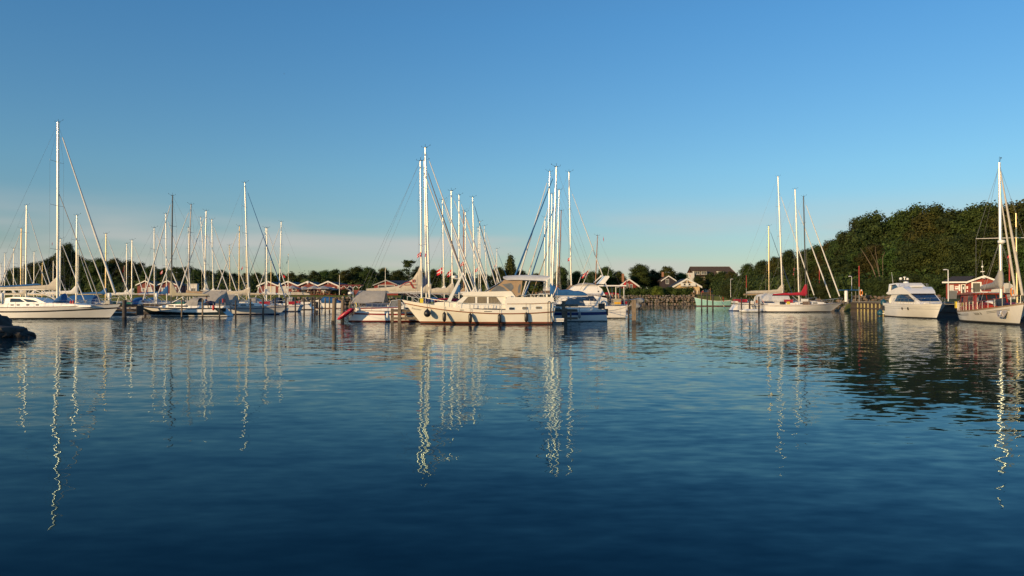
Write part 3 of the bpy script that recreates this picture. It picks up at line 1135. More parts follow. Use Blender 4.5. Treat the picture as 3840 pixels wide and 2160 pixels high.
for a in [
    (2728, 1050, 236, 'bush', 1.0, 'dark bush left of the turquoise fishing boat terrace'),
    (2760, 1040, 215, 'bush', 1.2, 'dark bush behind the stern gear of the white sailing boats'),
    (2830, 1042, 190, 'bush', 1.2, 'dark bush behind the two left red poles'),
    (2900, 1040, 170, 'bush', 1.25, 'dark bush behind the grey sail cover on the right'),
    (2970, 1044, 158, 'bush', 1.2, 'dark bush behind the boom of the tall white mast'),
    (3036, 1040, 142, 'bush', 1.2, 'dark bush behind the tip of the red sail cover'),
    (3102, 1036, 132, 'bush', 1.2, 'dark bush behind the bow rails of the white sailing boats'),
    (3166, 1030, 127, 'bush', 1.2, 'dark bush behind the blue-topped pillar'),
    (3228, 1026, 124, 'bush', 1.2, 'dark bush behind the red pole with the orange lifebuoy'),
    (3292, 1020, 122, 'bush', 1.2, 'dark bush behind the stern of the white cruiser'),
    (3358, 1014, 119, 'bush', 1.2, 'dark bush behind the flybridge wing of the white cruiser'),
    (3424, 1010, 118, 'bush', 1.2, 'dark bush behind the windscreen of the white cruiser'),
    (3490, 1006, 117, 'bush', 1.2, 'dark bush between the white cruiser and the red harbour house'),
    (3556, 1000, 117, 'bush', 1.2, 'dark bush behind the left wall of the red harbour house'),
    (3622, 1000, 117, 'bush', 1.2, 'dark bush behind the roof of the red harbour house'),
    (3690, 1000, 117, 'bush', 1.2, 'dark bush behind the gable of the red harbour house'),
    (3760, 1010, 116, 'bush', 1.2, 'dark bush right of the red harbour house'),
    (3826, 1004, 114, 'bush', 1.2, 'dark bush at the right edge behind the rigging'),
]:
    tree(*a, base=2.2, group='bushes at the foot of the wooded slope', name='leafy_bush', cat='bush')

tree(2466, 1064, 252.5, 'bush', 1.1, 'bright lime-green bush over the hedge left of the balcony house', base=3.0, name='leafy_bush', cat='bush')
me_ = TP['bush'][0].copy()
me_.materials[0] = MATS['lime_foliage']
[k for c in bpy.data.objects if c.get('label', '').startswith('bright lime') for k in c.children if k.name.startswith('crown')][0].data = me_

# bare pale tree on the slope
t = thing('bare_tree', 'leaning tree with pale bare branches in front of the dark wood', 'tree', (X(3296, 128), 126.5, 2.6))
b = MB()
def limb(b, a, c, r0, r1):
    b.tube(a, c, r0, r1, 6, cap=False)
def PT(px, py):
    q = P(px, py, 126.5)
    return Vector((q.x - X(3296, 128), q.y - 126.5, q.z - 2.6))
b.tube((0, 0, -.3), PT(3270, 1000), .10, .08, 7)
b.tube(PT(3270, 1000), PT(3246, 960), .08, .05, 6)
b.tube(PT(3246, 960), PT(3226, 930), .06, .02, 6)
t1 = b.obj('trunk', 'pale_bark', t)
for pts_ in (((3290, 1000), (3286, 985), (3268, 950), (3254, 925)), ((3288, 990), (3284, 950), (3282, 925)), ((3290, 1004), (3310, 965), (3318, 945))):
    b = MB()
    for (a0, a1), (b0, b1), rr in zip(pts_[:-1], pts_[1:], (.055, .035, .02)):
        b.tube(PT(a0, a1) if (a0, a1) != pts_[0] else Vector((0, .1, .2)), PT(b0, b1), rr, rr * .65, 5, cap=False)
    b.obj('branch', 'pale_bark', t)

# loose undergrowth along the feet of the trees
def undergrowth(name, segs, seed, m, leaf, n):
    g = random.Random(seed)
    C_, R_ = [], []
    for x0, y0, x1, y1, h, z in segs:
        L = math.hypot(x1 - x0, y1 - y0)
        k = max(2, int(L / (h * .75)))
        for i in range(k):
            f = (i + g.uniform(-.3, .3)) / k
            C_.append((x0 + (x1 - x0) * f, y0 + (y1 - y0) * f + g.uniform(-1, 1), z + h * .35))
            R_.append((h * g.uniform(.6, .9), h * .6, h * g.uniform(.55, .95)))
    o = bpy.data.objects.new(name, crown(name, C_, R_, n, leaf, seed, m, core=.62))
    COL.objects.link(o)
    o['kind'] = 'stuff'


undergrowth('undergrowth', [(-150, 214, -50, 211, 5, 2.9), (-50, 210, 10, 222, 4.5, 2.9), (10, 258, 30, 262, 3.5, 3.0), (70, 258, 64, 205, 4.5, 2.8), (62, 205, 57.5, 150, 5, 2.6), (58, 150, 56.5, 122, 4, 2.4)], 31, 'dark_foliage', .30, 26000)
undergrowth('undergrowth', [(57, 126, 80, 116, 3.6, 2.2), (80, 116, 110, 110, 4, 2.2), (64, 140, 120, 124, 8, 3.0)], 32, 'green_foliage', .24, 24000)
# hedge above the stone wall
C_ = [(27 + i * 1.15, 255 + (i % 3) * .5, 3.0 + .9 + (i % 4) * .1) for i in range(30)]
R_ = [(1.5, 1.5, 1.3 + (i % 5) * .12) for i in range(30)]
o = bpy.data.objects.new('hedge', crown('hedge', C_, R_, 14000, .2, 55, 'green_foliage', core=.7))
COL.objects.link(o)
tag(o, 'long clipped green hedge on top of the far stone wall', 'hedge')


# ------------------------------------------------------------------ boats: common parts (bow to +x, port to +y, waterline at z = 0)
class Hull:
    pass


def hull(root, L, B, fs, fm, fb, rb, rs, tw, rows, mats, tm=.42, p=2.0, n=20, wl=.88, flare=.42, deck='deck_paint', deck_drop=.02, name='hull'):
    """rows: (a, b, slot): strip starting at z = a*sheer + b painted with slot; the last row is the top edge."""
    h = Hull()
    h.L, h.B = L, B

    def sheer(t):
        return fs * (t - .4) * (t - 1) / .4 + fm * t * (t - 1) / (-.24) + fb * t * (t - .4) / .6

    def bw(t):
        if t < tm:
            return B / 2 * (tw + (1 - tw) * math.sin(PI / 2 * t / tm))
        return max(B / 2 * (1 - ((t - tm) / (1 - tm)) ** p), .015)

    h.sx = lambda x: sheer(min(max((x + L / 2) / L, 0), 1))
    h.hb = lambda x: bw(min(max((x + L / 2) / L, 0), 1))

    def pt(t, a, b):
        s = sheer(t)
        z = a * s + b
        q = z / s
        f = min(max((t - .4) / .6, 0), 1)
        wk = wl + (flare - wl) * f
        if z >= 0:
            k = wk + (1 - wk) * min(q, 1.0) ** .75 + .02 * max(q - 1, 0)
        else:
            k = wk * max(1 + z / .8, .1)
        xs = -L / 2 + (rs * (1 - q) if rs >= 0 else -rs * q)
        xb = L / 2 - rb * (1 - q)
        return Vector((xs + (xb - xs) * t, bw(t) * k, z))

    ts = [1 - (1 - i / n) ** 1.25 for i in range(n + 1)]
    m = MB()
    vs, fs_, mi = [], [], []
    k = len(rows)
    for t in ts:
        a = [pt(t, r[0], r[1]) for r in reversed(rows)]
        vs += a + [Vector((q.x, -q.y, q.z)) for q in reversed(a)]
    w = 2 * k
    for i in range(n):
        for j in range(w - 1):
            fs_.append((i * w + j, i * w + j + 1, (i + 1) * w + j + 1, (i + 1) * w + j))
            idx = (k - 2 - j) if j < k - 1 else (j - k if j > k - 1 else 0)
            mi.append(rows[max(idx, 0)][2])
    for j in range(k - 1):
        fs_.append((j, w - 1 - j, w - 2 - j, j + 1))
        mi.append(rows[k - 2 - j][2])
    m.add(vs, fs_, mi)
    h.obj = m.obj(name, mats, root, 40)
    d = MB()
    rings = []
    for t in ts:
        q = pt(t, rows[-1][0], rows[-1][1] - deck_drop)
        y = max(q.y - .02, .004)
        rings.append([Vector((q.x, y, q.z)), Vector((q.x, y * .5, q.z + .05 * q.y)), Vector((q.x, 0, q.z + .07 * q.y)), Vector((q.x, -y * .5, q.z + .05 * q.y)), Vector((q.x, -y, q.z))])
    d.loft(rings, closed=False)
    d.obj('deck', deck, root, 40)
    h.pt = pt

    def at(x, z):
        t = min(max((x + L / 2) / L, 0), 1)
        for _ in range(6):
            q = z / sheer(t)
            xs = -L / 2 + (rs * (1 - q) if rs >= 0 else -rs * q)
            xb = L / 2 - rb * (1 - q)
            t = min(max((x - xs) / (xb - xs), 0), 1)
        return pt(t, 0, z).y
    h.at = at
    return h


def hull_text(root, h, me, x0, z0, side, dirx, slope=0.0, out=.012, name='name'):
    """Lettering laid on the curved topsides."""
    for v in me.vertices:
        x = x0 + dirx * v.co.x
        z = z0 + v.co.y + slope * v.co.x
        v.co = (x, side * (h.at(x, z) + out + (.004 if v.co.z > 0 else 0)), z)
    o = bpy.data.objects.new(name, me)
    COL.objects.link(o)
    o.parent = root
    return o


def rail(root, h, x0, x1, hgt=.6, n=6, mat_='stainless', base=0.0, inset=.08, r=.014, pulpit=True, name='guard_rail', r2=.009):
    b = MB()
    for s in (1, -1):
        prev = None
        for i in range(n + 1):
            x = x0 + (x1 - x0) * i / n
            y = max(h.hb(x) - inset, .05) * s
            z = h.sx(x) + base
            b.tube((x, y, z), (x, y, z + hgt), r, n=5)
            if prev:
                for f in (1.0, .5):
                    b.tube((prev[0], prev[1], prev[2] + hgt * f), (x, y, z + hgt * f), r2, n=4)
            prev = (x, y, z)
    if pulpit:
        x = h.L / 2 - .15
        z = h.sx(x) + base + hgt + .05
        y = max(h.hb(x1) - inset, .05)
        for s in (1, -1):
            b.tube((x1, y * s, h.sx(x1) + base + hgt), (x, .12 * s, z), r * 1.3, n=5)
            b.tube((x - .25, .1 * s, h.sx(x) + base), (x, .12 * s, z), r * 1.2, n=5)
        b.tube((x, -.12, z), (x, .12, z), r * 1.3, n=5)
    return b.obj(name, mat_, root, 60)


def prof_hw(yb, yt, zb, zt):
    return lambda x, z: yb + (yt - yb) * min(max((z - zb) / (zt - zb), 0), 1)


def windows(root, hw, polys, m='dark_glass', name='window', out=.012):
    for poly in polys:
        for s in (1, -1):
            MB().panel(poly, hw, s, out).obj(name, m, root, 0)


def fender(label, loc, kind='long', m='black_rubber', r=.14, hgt=.8, line=.6, group='black fenders hung over the motor yacht side'):
    """Fender hanging on a lanyard; loc = its centre."""
    t = thing('fender', label, 'fender', loc, 0, group)
    b = MB()
    if kind == 'round':
        pr = [(.02, -r), (r * .5, -r * .88), (r * .86, -r * .52), (r, 0), (r * .93, r * .42), (r * .72, r * .8), (r * .4, r * 1.08), (r * .16, r * 1.3), (r * .14, r * 1.46), (.01, r * 1.48)]
    else:
        q = hgt / 2
        pr = [(.01, -q), (r * .35, -q * .97), (r * .42, -q * .86), (r * .8, -q * .76), (r, -q * .58), (r, q * .58), (r * .8, q * .76), (r * .42, q * .86), (r * .35, q * .97), (.01, q)]
    b.lathe((0, 0, 0), pr, 14)
    b.obj('body', m, t, 50)
    z0 = pr[-1][1]
    MB().tube((0, 0, z0 - .02), (-.03, .02, z0 + line), .011, n=5).tube((0, 0, z0 - .02), (.05, .02, z0 + line), .008, n=5).obj('lanyard', 'wire', t, 60)
    return t


DARKS = ('black_spar', 'grey_spar')


def sailboat(label, px, Y, top, head, lean=0, L=10.5, B=3.3, f=(1.02, .95, 1.22), rb=1.3, rs=.5, tw=.66, frac=.57,
             hullm='white_gelcoat', stripe='blue_stripe', boot='blue_stripe', af='antifouling', cove=(.30, .20), spar='silver_spar', mr=.095,
             cover='white_cloth', boom=True, boomz=1.55, jib='white_cloth', jibr=.075, hood=None, tent=None, yaw=0.0, group='sailing boats in the marina',
             spread=(.42, .72), inner=False, roof=.42, hoodx=None, sep_name='sailing_boat', rails=True, boomL=.40, coverh=.26, peak=.9, extra=None, fj=1.0, mast_dia_top=.7, wind=True):
    """A moored sloop whose mast foot stands at photo column px, Y metres out, and whose masthead reaches row top."""
    rot = (0 if head == 'R' else PI) + yaw
    H = Z(top, Y)
    xm = -L / 2 + frac * L
    mx, my = X(px, Y), Y
    root = thing(sep_name, label, 'sailing boat', (mx - math.cos(rot) * xm, my - math.sin(rot) * xm, 0), rot, group)
    rk = lean / FPX * Y * (1 if head == 'R' else -1)
    rows = [(0, -.55, 1), (0, 0.0, 1), (0, .05, 2), (0, .13, 0)]
    if cove:
        rows += [(1, -cove[0], 3), (1, -cove[1], 0)]
    rows += [(1, -.05, 4), (1, 0, 0)]
    h = hull(root, L, B, f[0], f[1], f[2], rb, rs, tw, rows, [hullm, af, boot, stripe, 'teak' if L > 11 else hullm])
    # coachroof with side windows
    x0, x1 = -.10 * L, .27 * L
    zd = lambda x: h.sx(x) + .02
    yb = B * .31
    hw = lambda x, z: (yb - .05 * (z - f[1]) / .4) * (1 - .42 * max((x - x0) / (x1 - x0) - .25, 0))
    poly = [(x0, zd(x0) - .1), (x0, zd(x0) + roof), (x0 + .3, zd(x0) + roof + .04), (x0 + (x1 - x0) * .55, zd(x1) + roof * .82), (x1 - .5, zd(x1) + roof * .45), (x1, zd(x1) - .02), (x1, zd(x1) - .15)]
    MB().prism(poly, hw).obj('coachroof', hullm if hullm in ('white_gelcoat', 'aged_gelcoat', 'cream_paint') else 'white_gelcoat', root, 25)
    ws = []
    for k in range(3):
        a = x0 + .35 + k * (x1 - x0) * .22
        zc = zd(a) + roof * .5
        ws.append([(a, zc - .08), (a + (x1 - x0) * .16, zc - .07), (a + (x1 - x0) * .15, zc + .07), (a + .05, zc + .09)])
    windows(root, hw, ws)
    # cockpit coamings
    MB().prism([(-L / 2 + .5, f[0] - .05), (-L / 2 + .5, f[0] + .22), (x0 + .01, zd(x0) + .3), (x0 + .01, zd(x0) - .08)], lambda x, z: B * .29).obj('cockpit_coaming', 'white_gelcoat', root, 25)
    if rails:
        rail(root, h, -L / 2 + .3, L * .36, n=7 if Y < 100 else 5)
    # rig
    zm = zd(xm) + roof * .7
    fr = lambda k: Vector((xm + rk * k, 0, zm + (H - zm) * k))
    mast = MB().tube(fr(0), fr(.72), mr, mr * .95, 10, cap=False, flat=.8).tube(fr(.72), fr(1), mr * .95, mr * mast_dia_top, 10, flat=.8).obj('mast', spar, root, 60)
    tips = []
    for k in spread:
        w = B * .27
        b = MB()
        for s in (1, -1):
            b.tube(fr(k), fr(k) + Vector((-.14, w * s, .06)), .022, .016, 5)
        o = b.obj('spreader', spar if spar in DARKS else 'grey_spar', mast, 60)
        tips.append((k, w))
    b = MB()
    hd = fr(1)
    b.tube(hd, hd + Vector((-.35, 0, .08)), .009, n=4).tube(hd + Vector((-.35, -.05, .08)), hd + Vector((-.35, .05, .2)), .014, n=4)
    b.tube(hd + Vector((0, 0, -.03)), hd + Vector((0, 0, .28 if Y > 90 else .35)), .014, n=4)
    b.tube(hd + Vector((-.14, 0, .04)), hd + Vector((.2, 0, .04)), .025, n=4)
    if wind:
        b.tube(hd + Vector((.1, 0, .06)), hd + Vector((.45, 0, .22)), .009, n=4).ball(hd + Vector((.46, 0, .26)), .04, 6, 4)
    b.obj('masthead_gear', 'black_plastic', mast, 60)
    for s in (1, -1):
        b = MB()
        foot = Vector((xm - .25, s * (h.hb(xm) - .12), h.sx(xm)))
        pts = [foot] + [fr(k) + Vector((-.14, w * s, .06)) for k, w in tips] + [fr(.985)]
        for a_, c_ in zip(pts[:-1], pts[1:]):
            b.tube(a_, c_, .008, n=4)
        b.tube(foot + Vector((-.35, 0, 0)), fr(spread[0] - .02), .007, n=4)
        b.obj('shroud', 'wire', root, 60)
    bow = Vector((L / 2 - .25, 0, h.sx(L / 2) + .05))
    st = fr(fj if fj < 1 else .985)
    MB().tube(bow, st, .008, n=4).obj('forestay', 'wire', root, 60)
    if jib:
        a0, a1 = bow.lerp(st, .055), bow.lerp(st, .93)
        mid = bow.lerp(st, .3)
        MB().tube(a0, mid, jibr, jibr * 1.05, 8).tube(mid, a1, jibr * 1.05, jibr * .45, 8).obj('furled_sail', jib, root, 60)
        MB().lathe(bow.lerp(st, .04), [(.1, -.09), (.11, 0), (.1, .09)], 8).obj('furling_drum', 'black_plastic', root, 40)
    if inner:
        a0, st2 = bow + Vector((-L * .12, 0, 0)), fr(.62)
        MB().tube(a0, st2, .05, .03, 7).obj('furled_sail', 'grey_cloth', root, 60)
    stern = Vector((-L / 2 + .1, 0, f[0]))
    MB().tube(stern, fr(1), .008, n=4).obj('backstay', 'wire', root, 60)
    if boom:
        z1 = zm + boomz - roof * .5
        xe = xm - boomL * L
        MB().tube((xm - .1, 0, z1), (xe, 0, z1 - .05), .065, .055, 8).obj('boom', spar, root, 60)
        MB().tube((xm - .08, 0, zm + .25), (xm - 1.5, 0, z1 - .04), .03, .03, 6).obj('boom_vang', 'silver_spar', root, 60)
        if cover:
            c = coverh
            g = random.Random(int(px + Y))
            pts = [(xe + .1, 0, z1 + .1, .07, .08)]
            for k in range(1, 8):
                q = k / 8
                hh = c * (.5 + .5 * q) * g.uniform(.88, 1.1)
                pts.append((xe + .1 + (xm - .25 - xe) * q, 0, z1 + hh * .62, .10 + .05 * q, hh * .72))
            pts += [(xm - .16, 0, z1 + peak * .42, .13, peak * .52), (xm - .02, 0, z1 + peak * .48, .14, peak * .56), (xm + .13, 0, z1 + peak * .45, .09, peak * .5)]
            MB().bag(pts, 10, 0, .05, int(px)).obj('sail_cover', cover, root, 70)
    if extra is None and Y < 135:
        g = random.Random(int(px * 3 + Y * 7))
        cols = ('blue_cloth', 'navy_cloth', 'grey_cloth', 'white_cloth', 'beige_cloth', 'blue_cloth', 'red_cloth', 'green_cloth')
        cl = g.choice(cols)
        for s in (1, -1):
            xa, xb = -L * .44, -L * .44 + g.uniform(1.0, 2.0)
            MB().slab([(xa, s * (h.hb(xa) - .02), f[0] + .08), (xb, s * (h.hb(xb) - .02), f[0] + .06), (xb, s * (h.hb(xb) - .02), f[0] + .52), (xa, s * (h.hb(xa) - .02), f[0] + .55)], .02).obj('weather_cloth', cl, root, 0)
        if g.random() < .7:
            bx_ = -L * .47
            b = MB()
            rr = [[Vector((bx_, -.5 + math.cos(a) * .27 + math.cos(a) * math.cos(c) * .07, f[0] + .45 + math.sin(a) * .27 + math.sin(a) * math.cos(c) * .07)) + Vector((math.sin(c) * .06, 0, 0)) for c in (0, 1.05, 2.1, 3.14, 4.2, 5.2)] for a in [-.6 + 4.4 * k / 10 for k in range(11)]]
            b.loft(rr).obj('horseshoe_buoy', g.choice(('orange_plastic', 'white_plastic', 'yellow_plastic', 'red_plastic')), root, 60)
        xq = x1 + g.uniform(.2, .8)
        if g.random() < .6:
            MB().bag([(xq - .5, .1, zd(xq) + .1, .2, .08), (xq, .1, zd(xq) + .2, .35, .2), (xq + .5, .1, zd(xq) + .12, .2, .1)], 8, 0, .1, int(px)).obj('sail_bag', g.choice(cols), root, 60)
        MB().lathe((xm - .5, .35, zm - .05), [(.07, 0), (.06, .2), (.12, .3), (.12, .38), (.02, .4)], 8).obj('ventilator', 'white_plastic', root, 40)
        for s in (1, -1):
            MB().lathe((-L * .28, s * B * .27, f[0] + .2), [(.08, 0), (.06, .1), (.08, .2), (.02, .21)], 8).obj('winch', 'stainless', root, 40)
    if hood:
        xa = x0 + .15
        sprayhood(root, xa - .9, xa + .75, B * .30, zd(x0) + .28, .95, hood)
    if tent:
        tent_cover(root, -L / 2 + .5, x0 + .3, B * .38, f[0] + .2, zm + boomz - .35, tent)
    if extra:
        extra(root, h, dict(xm=xm, x0=x0, zd=zd, L=L, B=B, f=f, fr=fr, zm=zm, H=H))
    return root


def sprayhood(root, xa, xf, w, z, hgt, m):
    rings = []
    for x, k in ((xa, .92), (xa + (xf - xa) * .35, 1.0), (xa + (xf - xa) * .62, .86), (xf - .1, .3), (xf, .06)):
        ring = [Vector((x, math.cos(PI * i / 10) * w * (.92 + .08 * k), z + (math.sin(PI * i / 10) ** .6) * hgt * k)) for i in range(11)]
        rings.append(ring)
    b = MB().loft(rings, closed=False)
    rings2 = [[q + Vector((0, 0, -.03)) for q in r] for r in rings]
    b.loft([list(reversed(r)) for r in rings2], closed=False)
    o = b.obj('sprayhood', m, root, 50)
    xw = xa + (xf - xa) * .62
    ww = MB()
    r0, r1 = rings[2], rings[3]
    for i in (2, 4, 6):
        q = [r0[i].lerp(r1[i], .12), r0[i].lerp(r1[i], .82), r0[i + 2].lerp(r1[i + 2], .82), r0[i + 2].lerp(r1[i + 2], .12)]
        ww.slab([p + (p - Vector((xa, 0, z))).normalized() * .015 for p in q], .012)
    ww.obj('hood_window', 'clear_vinyl', o, 0)
    return o


def tent_cover(root, x0, x1, w, zb, zt, m):
    rings = []
    for x, k in ((x0, .9), (x0 + (x1 - x0) * .15, 1), (x0 + (x1 - x0) * .8, 1.02), (x1, .96)):
        rings.append([Vector((x, w, zb)), Vector((x, w * .96, zb + (zt - zb) * .35 * k)), Vector((x, w * .55, zb + (zt - zb) * .78 * k)), Vector((x, 0, zb + (zt - zb) * k)),
                      Vector((x, -w * .55, zb + (zt - zb) * .78 * k)), Vector((x, -w * .96, zb + (zt - zb) * .35 * k)), Vector((x, -w, zb))])
    MB().loft(rings).obj('cockpit_tent', m, root, 30)


# ------------------------------------------------------------------ flags
def leaf_hit(u, v):
    x, y = abs(u - .5) * 2, v - .5
    return (x < .10 and -.36 < y < .36) or (x < .34 - abs(y - .02) * .9 and abs(y - .02) < .2) or (x < .22 and -.2 < y < .0)


def flag_mat(kind, u, v):
    if kind == 'dk':
        return 1 if (.30 < u < .44 or .42 < v < .58) else 0
    if kind == 'se':
        return 1 if (.30 < u < .46 or .40 < v < .60) else 0
    if kind in ('de', 'nl'):
        return 0 if v > .667 else (1 if v > .333 else 2)
    if kind == 'ca':
        return 0 if (u < .25 or u > .75 or leaf_hit((u - .25) * 2 * .5 + .25, v)) else 1
    return 0


FLAGM = {'dk': ('flag_red', 'flag_white'), 'se': ('flag_blue', 'flag_yellow'), 'de': ('flag_black', 'flag_red', 'flag_gold'), 'nl': ('flag_red', 'flag_white', 'flag_navy'),
         'ca': ('flag_red', 'flag_white'), 'red': ('flag_red',), 'blue': ('flag_navy',)}


def flag(label, top, kind, w=.9, hgt=.6, droop=.7, dirx=1, staff=None, seed=1, group=None, swing=.0, m_staff='white_spar', taper=0.0):
    """Cloth whose upper hoist corner is at top; droop 0 = blown out level, 1 = hanging limp. staff = foot point of its pole."""
    t = thing('flag', label, 'flag', top, 0, group)
    up = Vector((0, 0, 1))
    if staff is not None:
        up = (Vector(top) - Vector(staff)).normalized()
        MB().tube(Vector(staff) - Vector(top), up * .06, .018, .014, 6).obj('flagstaff', m_staff, t, 60)
    droop = min(droop + .22, 1.05) if staff is None else droop
    a = droop * 1.35
    fly = Vector((dirx * math.cos(a), swing, -math.sin(a)))
    nu, nv = 16, 12
    b = MB()
    g = random.Random(seed)
    ph = g.uniform(0, 6)
    vs, fs, mi = [], [], []
    sd_ = Vector((0, 1, 0))
    for i in range(nu + 1):
        u = i / nu
        for j in range(nv + 1):
            v = j / nv
            vv = .5 + (v - .5) * (1 - taper * u)
            wob = math.sin(u * 7 + ph + v * 1.5) * .07 * w * u ** .5
            fold = math.cos(u * 7 + ph + v) * .03 * w
            p = up * (-(1 - vv) * hgt * (1 - .45 * droop * u)) + fly * (u * w * (.82 if droop > .4 else .95)) + sd_ * wob + Vector((fold * u, 0, 0))
            vs.append(p)
    for i in range(nu):
        for j in range(nv):
            fs.append((i * (nv + 1) + j, (i + 1) * (nv + 1) + j, (i + 1) * (nv + 1) + j + 1, i * (nv + 1) + j + 1))
            mi.append(flag_mat(kind, (i + .5) / nu, (j + .5) / nv))
    b.add(vs, fs, mi)
    b.obj('cloth', FLAGM[kind], t, 80)
    return t


# ------------------------------------------------------------------ people
def person(label, loc, rotz, pose, shirt, legs, hair, group=None, sc=1.0):
    """One continuous body grown over a jointed skeleton; x is forwards; origin on the floor under the feet (stand) or the seat (sit)."""
    V, E, Rd, M_ = [], [], [], []

    def j(p, r):
        V.append(Vector(p))
        Rd.append(r)
        return len(V) - 1

    def e(a, b, m):
        E.append((a, b))
        M_.append(m)
        return b
    # 0 skin 1 shirt 2 trousers
    if pose == 'stand':
        hip = .92
        kn = [(.03, s * .1, .5) for s in (1, -1)]
        an = [(-.02, s * .11, .08) for s in (1, -1)]
        lean = 0.0
        el = [(-.04, s * .27, 1.12) for s in (1, -1)]
        wr = [(.1, s * .25, .90) for s in (1, -1)]
        hn = [(.15, s * .24, .83) for s in (1, -1)]
    else:
        hip = .12
        kn = [(.44, s * .13, .14) for s in (1, -1)]
        an = [(.46, s * .14, -.32) for s in (1, -1)]
        lean = .16
        el = [(.14 + lean * .5, s * .26, .36) for s in (1, -1)]
        wr = [(.38 + lean * .5, s * .2, .32) for s in (1, -1)]
        hn = [(.46 + lean * .5, s * .16, .33) for s in (1, -1)]
    pel = j((0, 0, hip), .135)
    wst = e(pel, j((.02 + lean * .3, 0, hip + .18), .125), 1)
    che = e(wst, j((.01 + lean * .75, 0, hip + .38), .15), 1)
    nek = e(che, j((lean * 1.05, 0, hip + .53), .06), 0)
    hd = e(nek, j((.03 + lean * 1.25, 0, hip + .64), .085), 0)
    hd2 = e(hd, j((.03 + lean * 1.3, 0, hip + .76), .085), 0)
    for i, s in enumerate((1, -1)):
        hp = e(pel, j((0, s * .1, hip - .03), .1), 2)
        k = e(hp, j(kn[i], .07), 2)
        a = e(k, j(an[i], .045), 2)
        e(a, j((an[i][0] + .19, an[i][1], an[i][2] - .04), .035), 2)
        sh = e(che, j((lean * .85, s * .19, hip + .45), .065), 1)
        q = e(sh, j(el[i], .045), 1)
        w = e(q, j(wr[i], .032), 0)
        e(w, j(hn[i], .036), 0)
    me = bpy.data.meshes.new('body')
    me.from_pydata(V, E, [])
    ob = bpy.data.objects.new('body', me)
    COL.objects.link(ob)
    md = ob.modifiers.new('skin', 'SKIN')
    md.use_smooth_shade = True
    for i, d in enumerate(me.skin_vertices[0].data):
        d.radius = (Rd[i], Rd[i] * (1.15 if i in (0, 1, 2) else 1))
        d.use_root = (i == 0)
    ob.modifiers.new('sub', 'SUBSURF').levels = 1
    dg = bpy.context.evaluated_depsgraph_get()
    m2 = bpy.data.meshes.new_from_object(ob.evaluated_get(dg))
    bpy.data.objects.remove(ob)
    m2.materials.clear()
    for nm in ('skin', shirt, legs):
        m2.materials.append(MATS[nm])
    for pl in m2.polygons:
        c = pl.center
        best, bi = 1e9, 0
        for (a, b), mm in zip(E, M_):
            ab = V[b] - V[a]
            tt = min(max((c - V[a]).dot(ab) / ab.length_squared, 0), 1)
            dd = (c - V[a] - ab * tt).length
            if dd < best:
                best, bi = dd, mm
        pl.material_index = bi
        pl.use_smooth = True
    root = thing('person', label, 'person', loc, rotz, group)
    root.scale = (sc, sc, sc)
    hx, hz = .03 + lean * 1.28, hip + .72
    b = MB().ball((hx - .025, 0, hz + .05), .107, 10, 7, 0, (1.0, .92, 1.0))
    b.obj('hair', hair, root, 60)
    f = MB()
    f.ball((hx + .1, 0, hz - .03), .022, 6, 4).ball((hx - .01, .09, hz - .02), .03, 6, 4, 0, (.6, .4, 1)).ball((hx - .01, -.09, hz - .02), .03, 6, 4, 0, (.6, .4, 1))
    f.tube((hx + .083, -.025, hz - .085), (hx + .083, .025, hz - .085), .008, n=5)
    for i, s in enumerate((1, -1)):
        o = Vector(hn[i])
        d = (Vector(hn[i]) - Vector(wr[i])).normalized()
        for k in range(4):
            y = (k - 1.5) * .018
            p0 = o + Vector((0, y, 0)) + d * .01
            p1 = p0 + d * (.045 + .012 * (k in (1, 2)))
            f.tube(p0, p1, .009, .008, 5).tube(p1, p1 + d * .02 + Vector((0, 0, -.028)), .008, .006, 5)
        p0 = o + Vector((0, -s * .03, .0))
        f.tube(p0, p0 + d * .03 + Vector((0, -s * .03, -.01)), .011, .008, 5)
    fm = f.mesh('face', 'skin', 60)
    bm_ = bmesh.new()                       # nose, ears, lips and fingers are grown into the one body
    bm_.from_mesh(m2)
    bm_.from_mesh(fm)
    bm_.to_mesh(m2)
    bm_.free()
    link('body', m2, root)
    ey = MB()
    for s in (1, -1):
        ey.ball((hx + .088, s * .034, hz + .0), .011, 5, 4)
    ey.obj('eyes', 'black_plastic', root, 60)
    return root

# ------------------------------------------------------------------ the big white yacht on the left
def lifebuoy(root, p, m='white_plastic', r=.28):
    b = MB()
    n = 12
    rings = []
    for i in range(n + 1):
        a = -PI * .25 + 1.5 * PI * i / n
        c = Vector((math.cos(a) * r, 0, math.sin(a) * r))
        o = c.normalized()
        rings.append([Vector(p) + c + o * math.cos(q) * .07 + Vector((0, math.sin(q) * .06, 0)) for q in (0, PI / 3, 2 * PI / 3, PI, 4 * PI / 3, 5 * PI / 3)])
    b.loft(rings)
    return b.obj('horseshoe_buoy', m, root, 60)


